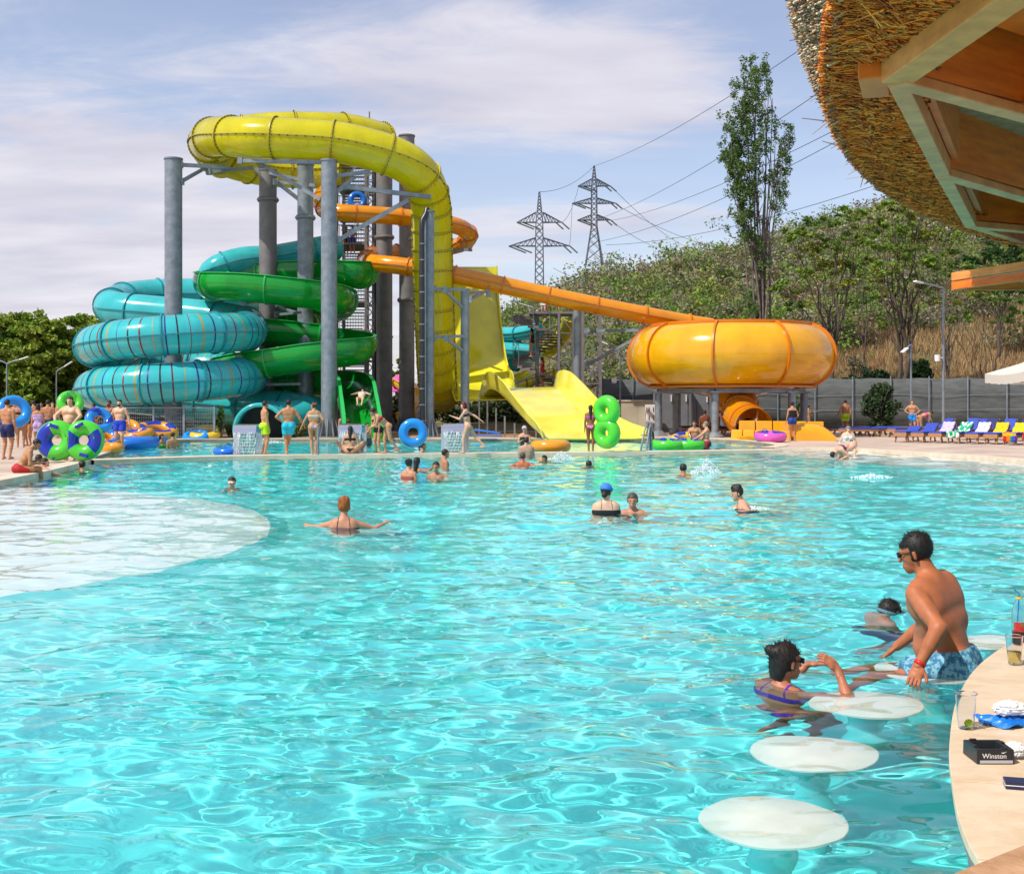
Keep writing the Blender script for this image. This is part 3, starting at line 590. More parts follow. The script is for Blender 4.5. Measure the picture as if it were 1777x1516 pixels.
# lattice masts
def mast(px, top, Y, wd, label, bot=.1, nm='lattice_mast', n=None, group='lattice masts between the slides'):
    x = (px-CX)/F*Y; zt = P(px, top, Y).z; t = thing(nm, label, 'mast', (x, Y, bot), group=group); lg = [(-1, -1), (1, -1), (1, 1), (-1, 1)]
    for a, b in lg: mb = MB(); mb.bar((x+a*wd/2, Y+b*wd/2, bot), (x+a*wd/2, Y+b*wd/2, zt), .13); obj('upright', mb, M['steel_dark'], t)
    mb = MB(); n = n or int((zt-bot)/wd/1.2); h = (zt-bot)/n
    for i in range(n):
        for q in range(4):
            a, b = lg[q], lg[(q+1) % 4]; z0, z1 = bot+i*h, bot+(i+1)*h
            if i % 2: z0, z1 = z1, z0
            mb.bar((x+a[0]*wd/2, Y+a[1]*wd/2, z0), (x+b[0]*wd/2, Y+b[1]*wd/2, z1), .05); mb.bar((x+a[0]*wd/2, Y+a[1]*wd/2, bot+i*h), (x+b[0]*wd/2, Y+b[1]*wd/2, bot+i*h), .05)
    obj('bracing', mb, M['steel_dark'], t); return t
mast(646, 290, 65.6, .62, 'slender lattice mast beside the stair tower')
mast(1026, 540, 63, .9, 'lattice mast right of the slim column under the orange tube')
mast(982, 545, 66, .8, 'lattice mast carrying the top of the spiral stair')
mb = MB(); mb.tube([P(657, 296, 65), (P(657, 0, 65).x, 65, .1)], .07, 8); mb.tube([P(651, 296, 65), (P(651, 0, 65).x, 65, .1)], .05, 8); tag(obj('cable_duct', mb, M['black_pipe']), 'black cable ducts running down the mast by the stair tower', 'duct')
# spiral stair with its small turquoise slides behind
sp = thing('spiral_stair', 'grey spiral stair with railings between the yellow wall and the lattice masts', 'staircase', P(932, 740, 67)); sc = P(932, 0, 67)
mb = MB(); mb.cyl((sc.x, 67, .1), (sc.x, 67, 6.6), .11); obj('centre_post', mb, M['steel'], sp)
mb = MB(); rl = []
for i in range(46):
    a = math.radians(-20-i*20); z = .4+i*.135; e = Vector((math.cos(a), math.sin(a), 0)); tt = Vector((-e.y, e.x, 0))
    c = Vector((sc.x, 67, z)); mb.add([c+e*.1-tt*.05, c+e*1.35-tt*.3, c+e*1.35+tt*.3, c+e*.1+tt*.05, c+e*.1-tt*.05+Vector((0, 0, -.05)), c+e*1.35-tt*.3+Vector((0, 0, -.12)), c+e*1.35+tt*.3+Vector((0, 0, -.12)), c+e*.1+tt*.05+Vector((0, 0, -.05))], [(0, 1, 2, 3), (7, 6, 5, 4), (1, 5, 6, 2), (0, 4, 5, 1), (2, 6, 7, 3)]); rl.append(c+e*1.33)
obj('treads', mb, M['plank'], sp)
mb = MB(); mb.tube([p+Vector((0, 0, 1.0)) for p in rl], .03, 6)
for p in rl[::2]: mb.cyl(p, p+Vector((0, 0, 1.0)), .02, n=6)
obj('railing', mb, M['steel'], sp)
mb = MB(); mb.box(P(965, 545, 67), (3.0, 2.2, .12)); mb.box(P(1040, 540, 65.5), (2.2, 1.4, .1)); obj('platform', mb, M['steel_dark'], sp)
rs = thing('tube_slide', 'small turquoise slides emerging right of the yellow wall in the distance', 'water slide', P(900, 740, 72), group='water slides')
slide_tube(rs, 'tube', Q([(860, 580, 72), (900, 579, 70.5), (935, 572, 69.5)]), .42, M['turq'], M['turq_rim'], 2.0)
slide_tube(rs, 'tube', Q([(850, 600, 73), (890, 607, 71), (930, 611, 70)]), .50, M['turq'], M['turq_rim'], 1.0, ring_r=.04)
slide_tube(rs, 'tube', Q([(850, 640, 73), (890, 632, 72), (915, 626, 73)]), .42, M['turq'], M['turq_rim'], 2.0)
ry = thing('channel_slide', 'small yellow channel slide twisting down beside the spiral stair', 'water slide', P(985, 700, 70), group='water slides')
slide_tube(ry, 'channel', Q([(990, 545, 69), (985, 562, 70), (975, 585, 71), (955, 603, 71.5), (945, 612, 73)]), .45, M['lemon'], M['yellow_rim'], 2.5, arc=(160, 380))
slide_tube(ry, 'channel', Q([(960, 640, 73), (925, 650, 71), (895, 664, 69.5), (880, 676, 69)]), .55, M['lemon'], M['yellow_rim'], 1.0, arc=(160, 380))
# ---------------- fences and walls
M['mesh'] = pm('dark_shade_netting', (.085, .095, .095), .9, (.13, .14, .135), 1.3, stretch=(1, 1, 3.5), bump=.004, tl=.15)
def fence_line(label, pts, zb, zt, post_every, Mt):
    t = thing('netting_fence', label, 'fence', (pts[0][0], pts[0][1], zb)); mb = MB(); n = len(pts)
    cr_ = crom([(a, b, 0) for a, b in pts], .5); vs = []
    rg = random.Random(4)
    for i, p in enumerate(cr_):
        w0 = .05*math.sin(i*.9)+rg.uniform(-.02, .02)
        for z in (0, .33, .66, 1): vs.append((p.x, p.y+w0*(1-abs(2*z-1)), zb+(zt-zb)*z+(.03*math.sin(i*1.3) if z == 1 else 0)))
    mb.add(vs, [(i*4+j, (i+1)*4+j, (i+1)*4+j+1, i*4+j+1) for i in range(len(cr_)-1) for j in range(3)])
    o = obj('netting', mb, Mt, t, smooth=180); sd = o.modifiers.new('thickness', 'SOLIDIFY'); sd.thickness = .012
    step = int(post_every/.5)
    for i in range(0, len(cr_), step):
        mb = MB(); mb.cyl((cr_[i].x, cr_[i].y-.12, .1), (cr_[i].x, cr_[i].y-.12, zt+.12), .034, n=10); obj('post', mb, M['steel'], t)
    mb = MB()
    for z in (zb+.9, zb+1.7): mb.tube([(p.x, p.y-.07, z+.05*math.sin(p.x)) for p in cr_[::2]], .012, 5)
    obj('rail_wire', mb, M['steel'], t); return t
fence_line('long dark shade-netting fence below the dry hillside', [(4.8, 68.5), (14, 67.5), (22, 66), (31, 64.5), (40, 63)], .35, 2.95, 2.45, M['mesh'])
cw = thing('concrete_wall', 'low cream block wall under the netting fence left of the grey cabins', 'wall', (5, 66.6, .1)); mb = MB(); mb.box((7.0, 67.2, .9), (6.6, .3, 1.6)); obj('wall', mb, tile_mat('cream_blocks', 'cdbfa4', 'c2b295', 1.3, .5, .85, 'a89a80'), cw)
mb = MB(); mb.box((7.0, 67.2, 1.74), (6.7, .4, .08)); obj('wall_cap', mb, M['coping'], cw)
M['cabin'] = pm('grey_cabin_metal', (.16, .17, .19), .5, (.20, .21, .23), 2); M['cabin_dark'] = pm('dark_cabin_side', (.035, .045, .06), .5)
def cabin(px0, px1, Y, ztop, label):
    a, b = P(px0, 0, Y).x, P(px1, 0, Y).x; t = thing('cabin', label, 'cabin', ((a+b)/2, Y, .1), group='grey cabins behind the bowl slide'); mb = MB(); mb.box(((a+b)/2, Y+1, .1+ztop/2), (b-a, 2, ztop)); obj('cabin_body', mb, M['cabin'], t, bevel=.02)
    mb = MB(); mb.box(((a+b)/2, Y+.95, .13+ztop), (b-a+.12, 2.1, .07)); obj('roof', mb, M['cabin_dark'], t)
    for k in range(2):
        c = a+(b-a)*(.28+.44*k); mb = MB(); mb.box((c, Y-.015, .1+ztop*.48), ((b-a)*.34, .04, ztop*.8)); d_ = obj('door', mb, M['cabin'], t, bevel=.01)
        mb = MB(); mb.box((c+(b-a)*.12, Y-.06, .1+ztop*.75), (.06, .04, .35)); h_ = obj('handle', mb, M['white'], d_, world=False); h_.data.transform(Matrix.Translation(-t.location))
    return t
M['white'] = pm('white_paint', (.78, .78, .76), .5); M['black'] = pm('black_plastic', (.015, .016, .02), .4)
cabin(1141, 1200, 63, 2.35, 'grey cabin just behind the left leg of the bowl'); cabin(1203, 1262, 64.5, 2.3, 'grey cabin behind the second leg of the bowl')
eb = thing('electrical_cabinet', 'white electrical cabinet left of the grey cabins', 'cabinet', P(1130, 738, 62)); mb = MB(); x_ = P(1130, 0, 62).x; mb.box((x_, 62.3, .85), (.5, .5, 1.35)); obj('cabinet_body', mb, M['white'], eb, bevel=.015)
mb = MB()
for i in range(2):
    for j in range(3): mb.box((x_-.11+.22*i, 62.03, .45+.42*j), (.03, .02, .22))
obj('latch', mb, M['cabin_dark'], eb)
# low wire fence on the left, with swim-ring pen
wf = thing('wire_fence', 'low galvanised wire fence under the striped coils', 'fence', P(160, 760, 51)); A, B = Vector((P(160, 0, 52).x, 52, .1)), Vector((P(372, 0, 52.4).x, 52.4, .1)); mb = MB(); mb.bar(A+Vector((0, 0, 1.32)), B+Vector((0, 0, 1.32)), .05); mb.bar(A+Vector((0, 0, .7)), B+Vector((0, 0, .7)), .012)
for k in range(66): p = A.lerp(B, k/65); mb.bar(p, p+Vector((0, 0, 1.3)), .010)
for j in range(8): mb.bar(A+Vector((0, 0, .1+j*.16)), B+Vector((0, 0, .1+j*.16)), .010)
obj('wire_mesh', mb, M['steel'], wf)
for k in range(5): p = A.lerp(B, k/4); mb = MB(); mb.bar(p, p+Vector((0, 0, 1.38)), .08); obj('post', mb, M['steel'], wf)
# lamp posts
def lamp(px, top, Y, label, arm=None, r=.07, cam_=False, base=.1, arm2=None, dy=0):
    x = (px-CX)/F*Y; zt = P(px, top, Y).z; t = thing('street_lamp', label, 'lamp post', (x, Y, base), group='lamp posts'); mb = MB(); mb.cyl((x, Y, base), (x, Y, zt), r, r*.7, 12); obj('pole', mb, M['steel'], t, smooth=40)
    for ar in (arm, arm2):
        if ar:
            e = P(*ar); mb = MB(); mb.tube([(x, Y, zt), ((x+e.x)/2, (Y+e.y)/2, (zt+e.z)/2+.03), e], .04, 8); obj('arm', mb, M['steel'], t)
            mb = MB(); d = (e-Vector((x, Y, zt))).normalized(); mb.bar(e, e+d*.55, .2, .07); obj('lamp_head', mb, M['white'], t, bevel=.02)
    if cam_:
        mb = MB(); mb.cyl((x-.32, Y-.1, cam_-.02), (x-.32, Y-.1, cam_+.28), .12, .14, 14); mb.bar((x-.2, Y-.05, cam_+.15), (x, Y, cam_+.15), .05); obj('camera_housing', mb, M['white'], t, smooth=50)
    return t
lamp(1637, 500, 58, 'tall lamp post with long arm and white box, in front of the netting fence', arm=(1600, 491, 57), cam_=P(1630, 626, 58).z)
lamp(1581, 598, 61, 'short post with a small white lamp on top by the bush', arm=(1574, 604, 60.7), r=.06)
lamp(12, 631, 70, 'double-armed lamp post at the left edge by the trees', arm=(-4, 625, 70), arm2=(34, 624, 70), r=.06)
lamp(98, 645, 72, 'thin pole in front of the trees at left', arm=(112, 636, 72), r=.05)
lamp(1076, 606, 64, 'thin lamp post with a curved arm in front of the netting', arm=(1056, 598, 64), r=.06, cam_=P(1073, 664, 64).z)
lamp(1038, 640, 68, 'short pole with a small light beside the lattice masts', arm=(1032, 641, 67.8), r=.05)
# ---------------- pylons and power lines
M['pylon'] = pm('pylon_steel', (.085, .095, .12), .6)
def pylon(px, top, bot, Y, arms, label, w_top, w_mid, w_bot, waist):
    s = Y/F; x = (px-CX)*s; Zp = lambda py: CAMZ-(py-HY)*s; t = thing('pylon', label, 'pylon', (x, Y, Zp(bot)), group='power pylons on the hill')
    prof = [(top, 1.5), (arms[0][0], w_top), (waist, w_mid), (bot, w_bot)]
    wd = lambda py: float(np.interp(py, [p[0] for p in prof], [p[1] for p in prof]))*s
    mb = MB(); lg = [(-1, -1), (1, -1), (1, 1), (-1, 1)]; T = .0048*Y/10
    py = top; lev = []
    while py < bot: lev.append(py); py += max(5.5, wd(py)/s*.95)
    lev.append(bot)
    for i in range(len(lev)-1):
        a, b = lev[i], lev[i+1]; wa, wb = wd(a)/2, wd(b)/2
        for q in range(4):
            u, v = lg[q], lg[(q+1) % 4]
            mb.bar((x+u[0]*wa, Y+u[1]*wa, Zp(a)), (x+u[0]*wb, Y+u[1]*wb, Zp(b)), T*1.5)
            mb.bar((x+u[0]*wa, Y+u[1]*wa, Zp(a)), (x+v[0]*wb, Y+v[1]*wb, Zp(b)), T*.8); mb.bar((x+v[0]*wa, Y+v[1]*wa, Zp(a)), (x+u[0]*wb, Y+u[1]*wb, Zp(b)), T*.8)
    obj('lattice_body', mb, M['pylon'], t); tips = []
    for ay, half, rise in arms:
        mb = MB(); wa = wd(ay)/2
        for sd in (-1, 1):
            tip = Vector((x+sd*half*s, Y, Zp(ay))); n = 6
            for yy in (-1, 1):
                lo0 = Vector((x+sd*wa, Y+yy*wa, Zp(ay))); up0 = Vector((x+sd*wa, Y+yy*wa, Zp(ay-rise))); mb.bar(lo0, tip, T*1.3); mb.bar(up0, tip, T*1.3)
                for k in range(1, n): a = lo0.lerp(tip, k/n); b = up0.lerp(tip, k/n); mb.bar(a, b, T*.7); mb.bar(up0.lerp(tip, (k-1)/n), a, T*.7)
            tips.append(tip)
        obj('cross_arm', mb, M['pylon'], t)
        for sd in (-1, 1):
            tip = Vector((x+sd*half*s, Y, Zp(ay))); mb = MB()
            for dx in (0, .25*sd): mb.cyl(tip-Vector((dx*3, 0, 0)), tip+Vector((sd*-1.2+.9 if sd < 0 else .9-1.2*0, -.5, -.9))-Vector((dx*3, 0, 0)), T*1.3, n=6)
            obj('insulator', mb, pm('dark_insulator', (.05, .07, .07), .3) if 'ins' not in M else M['ins'], t)
    return tips
tA = pylon(936, 333, 500, 150, [(386, 39, 17), (427, 53, 14)], 'nearer power pylon with two cross arms left of the taller one', 12, 14, 15, 470)
tB = pylon(1031, 288, 462, 190, [(323, 28, 12), (353, 38, 9), (382, 29, 9)], 'farther power pylon with three cross arms', 9, 10, 30, 395)
M['wire'] = pm('wire', (.04, .045, .05), .5)
def wire(pts, r=.035, label=None, sag=0):
    q = crom(pts, 3.0) if len(pts) > 2 else [Vector(pts[0]).lerp(Vector(pts[1]), i/24)-Vector((0, 0, sag*4*(i/24)*(1-i/24))) for i in range(25)]
    return tag(obj('power_line', MB().tube(q, r, 5), M['wire']), label, 'power line', 'power lines')
Wl = [((1038, 380, 190), (1440, 148, 85), 'power line passing highest behind the poplar'), ((1060, 383, 190), (1476, 212, 85), 'power line second from the top at the thatched eave'), ((1040, 419, 160), (1484, 228, 80), 'thick power line just below the second one at the thatch'), ((1052, 425, 150), (1560, 308, 80), 'power line above the locust trees'), ((1232, 445, 150), (1570, 322, 80), 'lowest power line running into the locust trees'),
      ((936, 333, 150), (1031, 288, 190), 'earth wire joining the tips of the two pylons'), ((975, 386, 150), (1004, 324, 190), 'wire from the upper arm of the near pylon to the far pylon'), ((988, 427, 150), (993, 354, 190), 'wire from the lower arm of the near pylon to the far pylon'),
      ((1062, 325, 190), (1190, 428, 300), 'wire dropping from the top arm of the far pylon'), ((1070, 356, 190), (1250, 430, 300), 'wire dropping from the middle arm of the far pylon'), ((1062, 384, 190), (1160, 432, 300), 'wire dropping from the bottom arm of the far pylon'), ((1031, 288, 190), (1405, 75, 85), 'earth wire rising from the far pylon to the thatch'), ((960, 465, 130), (1260, 467, 100), 'pale slack cable across the scrub')]
for a, b, l_ in Wl: wire([P(*a), P(*b)], .010+.00012*(a[2]+b[2])/2, l_, 2.0 if 'slack' in l_ else 1.0)
# ---------------------------------------------------------------- plants
M['leaf'] = vcol('leaves', .75, .25, .25); M['bark'] = pm('bark', (.055, .04, .03), .9, (.12, .09, .065), 6, stretch=(1, 1, .2), bump=.01); M['twig'] = pm('pale_bark', (.20, .16, .13), .9, (.11, .085, .07), 3)
RG = np.random.default_rng(11)
def leaf_obj(name, C_, size, colr, parent=None, mat=None, up=.25):
    """one object of many small leaf faces; C_ = centres (n,3), size = scalar or (n,), colr = (n,3)"""
    n = len(C_); d1 = RG.normal(size=(n, 3)); d1[:, 2] *= .7; d1 /= np.linalg.norm(d1, axis=1)[:, None]
    d2 = np.cross(d1, RG.normal(size=(n, 3))+np.array([0, 0, up])); d2 /= np.linalg.norm(d2, axis=1)[:, None]+1e-9
    s = (np.ones(n)*size)[:, None]*RG.uniform(.6, 1.3, (n, 1)); a, b = d1*s, d2*s*RG.uniform(.4, .7, (n, 1))
    V = np.stack([C_-a, C_+b-a*.1, C_+a, C_-b+a*.1], 1).reshape(-1, 3)
    if parent is not None: V = V-np.array(parent.location)
    me = bpy.data.meshes.new(name); me.vertices.add(4*n); me.vertices.foreach_set('co', V.ravel().astype(np.float32)); me.loops.add(4*n); me.loops.foreach_set('vertex_index', np.arange(4*n, dtype=np.int32))
    me.polygons.add(n); me.polygons.foreach_set('loop_start', np.arange(0, 4*n, 4, dtype=np.int32)); me.polygons.foreach_set('loop_total', np.full(n, 4, np.int32)); me.update()
    at = me.attributes.new('tone', 'FLOAT_COLOR', 'FACE'); at.data.foreach_set('color', np.c_[np.clip(colr, 0, 1), np.ones(n)].ravel().astype(np.float32))
    me.materials.append(mat or M['leaf']); o = bpy.data.objects.new(name, me); COL.objects.link(o)
    if parent is not None: o.parent = parent
    return o
def blob_pts(c, r, n, shell=.45):
    d = RG.normal(size=(n, 3)); d /= np.linalg.norm(d, axis=1)[:, None]; rad = RG.uniform(shell, 1, (n, 1))**.6
    return np.array(c)+d*rad*np.array(r)
def tones(n, base, var=.25, hue=.12):
    b = np.array(base)*RG.uniform(1-var, 1+var, (n, 1)); return b*RG.uniform(1-hue, 1+hue, (n, 3))
def limb(mb, a, b, r0, r1, n=6, wob=.12, seg=7):
    a, b = np.array(a, float), np.array(b, float); L_ = np.linalg.norm(b-a); o = RG.normal(size=3)*L_*wob; pts = []; rd = []
    for i in range(seg+1):
        t = i/seg; pts.append(Vector(a+(b-a)*t+o*math.sin(PI*t)+np.array([0, 0, L_*.10*math.sin(PI*t)])+RG.normal(size=3)*L_*.012*(0 < i < seg))); rd.append(r0+(r1-r0)*t)
    mb.tube(pts, r0, n, rad=rd); return pts
def tree(label, base, H, clumps, cols, trunk_r=.22, fork=.35, leaf=.16, per=420, name='broadleaf_tree', group=None, lean=(0, 0), cat='tree', bark=None, trunks=1, dens_sh=.25):
    """clumps = list of (x, y, z, rx, ry, rz) in metres relative to the base"""
    b = np.array(base, float); t = thing(name, label, cat, tuple(b), group=group); mb = MB(); F_ = b+np.array([lean[0], lean[1], H*fork]); forks = []
    for k in range(trunks):
        off = np.array([RG.uniform(-.3, .3)*(k > 0), RG.uniform(-.2, .2)*(k > 0), 0]); Fk = F_+off*3; forks.append(Fk); limb(mb, b+off-np.array([0, 0, .3]), Fk, trunk_r, trunk_r*.7, 9, .03)
    for i, c in enumerate(clumps):
        cc = b+np.array(c[:3]); f = forks[i % trunks]; mid = f+(cc-f)*.5+np.array([0, 0, .08*H*RG.uniform(-.3, .6)])
        limb(mb, f, mid, trunk_r*.55, trunk_r*.3, 6, .06); limb(mb, mid, cc, trunk_r*.3, trunk_r*.1, 5, .08)
        for _ in range(4): e = cc+RG.normal(size=3)*np.array(c[3:])*.45; limb(mb, mid+(cc-mid)*RG.uniform(.2, .9), e, trunk_r*.14, trunk_r*.04, 4, .1, 4)
    obj('trunk', mb, bark or M['bark'], t, smooth=60)
    P_, C_ = [], []
    for c in clumps:
        n = int(per*(c[3]*c[5])**.75); cc = b+np.array(c[:3]); base_c = np.array(cols[RG.integers(len(cols))])
        k = max(3, n//45); sub = blob_pts(cc, c[3:], k, dens_sh); pp = np.concatenate([blob_pts(s_, np.array(c[3:])*RG.uniform(.2, .36), n//k, .1) for s_ in sub])
        P_.append(pp); C_.append(tones(len(pp), base_c))
    leaf_obj('crown', np.concatenate(P_), leaf, np.concatenate(C_), t); return t
def rel(px, py, Y, b): p = P(px, py, Y); return (p.x-b[0], p.y-b[1], p.z-b[2])
# dense trees at the left edge
cl = [(.17, .27, .025), (.24, .33, .04), (.11, .18, .02), (.28, .36, .05)]
specs = [(-40, 560, 545, 78, 8), (18, 552, 548, 80, 8), (66, 560, 556, 77, 8), (112, 555, 560, 82, 8), (158, 556, 565, 79, 8), (205, 585, 570, 84, 5), (-110, 560, 550, 80, 8), (262, 600, 590, 86, 5)]
names = ['dense green tree at the very left edge', 'leafy tree behind the double-armed lamp', 'broad bright leafy tree behind the blue swim ring', 'dense tree behind the green ring carried on deck', 'tree just left of the striped coils', 'tree half hidden behind the striped coils', 'tree cut off by the left edge of the picture', 'low tree behind the striped coils and the wire fence']
for (px, tp, _, Y, n), nm in zip(specs, names):
    b = P(px, 700, Y); b.z = .1; s = Y/F; cs = []
    for k in range(24):
        a = RG.uniform(-1, 1); h = RG.uniform(0, 1)**.7; top = (697-tp)*s+1.9
        cs.append((a*27*s*(1.15-h*.35), RG.uniform(-1.3, 1.3), .9+h*(top-1.5), 1.25, 1.1, .95))
    tree(nm, b, (697-tp)*s+1.6, cs, cl, .2, .3, .17, 520, group='trees at the left')
# tall dark edge trees behind
for px, tp, nm in ((40, 545, 'dark tree standing behind the leafy trees at left'), (150, 562, 'tall thin-topped tree behind the coils'), (688, 560, 'bright tree seen between the dark columns')):
    Y = 96; b = P(px, 700, Y); b.z = .1; cs = [(RG.uniform(-1.5, 1.5), RG.uniform(-1, 1), 1.5+k*.75, 1.3, 1.3, .8) for k in range(8)]
    cs = [c for c in cs if c[2] < (700-tp)*Y/F]; tree(nm, b, 8, cs, [(.05, .08, .02), (.07, .11, .03)] if px < 200 else [(.14, .22, .03)], .18, .3, .2, 330, group='background trees')
# poplar
b = P(1328, 566, 84); b.z = float(Hh(b.x, b.y))
pt = thing('poplar_tree', 'tall thin poplar with bare dead stems on its right side, rising above the hill', 'tree', tuple(b)); mb = MB(); tops = [(1302, 108), (1290, 150), (1268, 235), (1262, 300), (1335, 128), (1341, 170), (1346, 215), (1364, 235), (1312, 140), (1328, 200), (1352, 320), (1285, 330), (1320, 260)]
for i, (px, py) in enumerate(tops):
    e = P(px, py, 84+RG.uniform(-1, 1)); m0 = np.array(b)+np.array([RG.uniform(-.8, .8), RG.uniform(-.5, .5), 0]); m1 = np.array(P(1300+(px-1310)*.5+14, 400, 84)); 
    q = crom([m0, m0+(m1-m0)*.5+RG.normal(size=3)*.15, m1, m1+(np.array(e)-m1)*.5+RG.normal(size=3)*.12, np.array(e)], .5); mb.tube(q, .1, 6, rad=list(np.linspace(.11, .015, len(q))))
    for k in range(10 if 4 <= i <= 6 or i > 9 else 8):
        p = np.array(q[int(RG.uniform(.25, .97)*(len(q)-1))]); limb(mb, p, p+np.array([RG.normal()*.35, RG.normal()*.3, RG.uniform(.8, 2.2)]), .03, .008, 4, .05, 4)
obj('trunk', mb, M['twig'], pt, smooth=60); pc = []
segs = [((1302, 100), (1296, 400), 13, 62), ((1288, 140), (1282, 330), 12, 44), ((1312, 120), (1318, 300), 10, 34), ((1270, 200), (1278, 300), 9, 20), ((1258, 250), (1284, 330), 9, 26), ((1290, 330), (1292, 400), 14, 20), ((1283, 350), (1290, 420), 10, 14), ((1368, 215), (1352, 330), 8, 28), ((1352, 320), (1347, 380), 6, 10), ((1308, 400), (1322, 470), 7, 12), ((1300, 500), (1315, 550), 7, 9), ((1322, 96), (1330, 170), 6, 10), ((1338, 165), (1336, 330), 7, 12)]
for a, c, wd, n in segs:
    for k in range(int(n*1.5)):
        t = RG.uniform(); x = a[0]+(c[0]-a[0])*t+RG.normal()*wd*.95; y = a[1]+(c[1]-a[1])*t+RG.normal()*6
        pc.append(blob_pts(P(x, y, 84+RG.normal()*.7), (.30, .28, .40), 56, .05))
pc = np.concatenate(pc); leaf_obj('crown', pc, .085, tones(len(pc), (.11, .18, .045), .35), pt)
# locust trees on the slope
lc = [(.15, .24, .03), (.19, .28, .04), (.11, .18, .03), (.24, .27, .035)]
def locust(label, px, py, Y, cps, tr=.2, cols=lc, leaf=.125, per=560, trunks=1, fork=.3):
    b = P(px, py, Y); b.z = float(Hh(b.x, b.y)) if b.y > 66 else .1; cs = []
    for x, y, rx, ry in cps: r_ = rel(x, y, Y+RG.uniform(-1.5, 1.5), b); cs.append((*r_, 1.15*rx*Y/F, 1.15*rx*Y/F, 1.25*ry*Y/F))
    top = min(c[1] for c in cps); return tree(label, b, (py-top)*Y/F, cs, cols, tr*.68, fork, leaf, per, 'locust_tree', 'locust trees on the slope', trunks=trunks, dens_sh=.15)
locust('flat-topped locust tree right of the poplar', 1445, 600, 76, [(1470, 372, 28, 12), (1430, 385, 30, 12), (1395, 405, 26, 10), (1370, 408, 16, 10), (1405, 435, 30, 11), (1450, 420, 32, 12), (1490, 410, 24, 12), (1430, 465, 34, 12), (1480, 455, 24, 12), (1395, 470, 24, 9), (1465, 490, 22, 9), (1360, 500, 22, 10), (1380, 530, 22, 9)], .22)
locust('many-limbed locust tree in the middle of the slope', 1563, 612, 74, [(1570, 345, 24, 10), (1545, 360, 26, 11), (1595, 368, 26, 12), (1520, 385, 22, 11), (1560, 395, 34, 14), (1610, 405, 26, 12), (1520, 425, 26, 12), (1580, 435, 34, 13), (1540, 465, 30, 12), (1610, 455, 26, 12), (1515, 480, 22, 9), (1590, 490, 26, 10)], .24, trunks=2, per=520)
locust('locust tree with yellow sprays behind the middle one', 1500, 560, 82, [(1500, 400, 24, 12), (1505, 440, 24, 14), (1490, 470, 20, 12), (1520, 500, 24, 12)], .14, [(.22, .24, .02), (.14, .18, .02)], per=200)
locust('thin dark locust tree behind the lamp post', 1645, 590, 72, [(1640, 400, 26, 14), (1665, 430, 22, 14), (1625, 440, 24, 12), (1650, 470, 30, 12), (1680, 500, 24, 14), (1640, 520, 22, 10)], .15, per=260)
locust('spreading locust at the right with a bent trunk', 1722, 610, 66, [(1700, 520, 30, 12), (1745, 515, 30, 14), (1680, 545, 24, 10), (1725, 555, 30, 9), (1765, 540, 24, 12), (1650, 555, 20, 8)], .15, cols=[(.08, .15, .03), (.14, .20, .04)], per=380)
locust('dark dense tree under the thatched eave', 1735, 600, 84, [(1735, 430, 34, 22), (1700, 450, 28, 18), (1770, 450, 30, 22), (1720, 480, 34, 16), (1760, 500, 30, 16), (1690, 500, 24, 14)], .22, cols=[(.04, .10, .025), (.07, .14, .04)], leaf=.16, per=420)
# shrubs one can tell apart
def shrub(label, px, py0, py1, rx, Y, cols, leaf=.12, n=2600, name='shrub'):
    b = P(px, py1, Y); b.z = float(Hh(b.x, b.y)) if Y > 66 else .1; s = Y/F; H_ = (py1-py0)*s; t = thing(name, label, 'shrub', tuple(b), group='shrubs along the fence'); mb = MB(); pp = []
    for k in range(9):
        e = np.array(b)+np.array([RG.uniform(-.7, .7)*rx*s, RG.uniform(-.5, .5), RG.uniform(.4, .85)*H_]); limb(mb, b, e, .05, .015, 5, .08, 5)
    obj('stem', mb, M['bark'], t); k = 34
    for _ in range(k):
        d = RG.normal(size=3); d /= np.linalg.norm(d); r_ = RG.uniform(.3, .82); c = np.array(b)+np.array([d[0]*rx*s*r_, d[1]*rx*s*.7*r_, H_*(.5+.48*d[2]*r_)]); pp.append(blob_pts(c, (rx*s*.26,)*3, n//k, .1))
    pp = np.concatenate(pp); kk = RG.integers(len(cols), size=len(pp)); leaf_obj('foliage', pp, leaf, np.array(cols)[kk]*RG.uniform(.7, 1.3, (len(pp), 1)), t); return t
shrub('dark bush with pale flecks in front of the netting fence', 1527, 640, 733, 38, 60, [(.03, .06, .02), (.05, .09, .03), (.09, .13, .06)], .10, 3600)
shrub('bright green bush behind the fence near the umbrella', 1716, 590, 668, 40, 69, [(.06, .14, .02), (.04, .09, .02)], .14, 2600)
shrub('dark shrub on the slope between bowl and bush', 1515, 572, 640, 32, 74, [(.015, .04, .015), (.03, .06, .02)], .14, 2600)
shrub('dark low shrub right beside the bowl', 1470, 590, 665, 30, 72, [(.02, .045, .015), (.05, .10, .03)], .14, 2400)
shrub('dark green bush on the slope under the thin locust', 1600, 562, 622, 30, 77, [(.03, .07, .02), (.06, .11, .03)], .15, 2200)
shrub('small sapling at the foot of the bowl legs', 1382, 655, 735, 9, 64, [(.10, .2, .02), (.06, .12, .02)], .09, 500)
shrub('climber on the fence end post below the striped coils', 382, 705, 770, 9, 52.6, [(.06, .12, .02), (.10, .16, .03)], .06, 900)
shrub('weeds growing beside the turquoise tube mouth', 405, 742, 772, 16, 53.6, [(.12, .17, .03), (.2, .2, .06)], .07, 900)
shrub('weeds between the grey columns', 522, 740, 768, 14, 54, [(.12, .16, .03), (.18, .2, .05)], .07, 700)
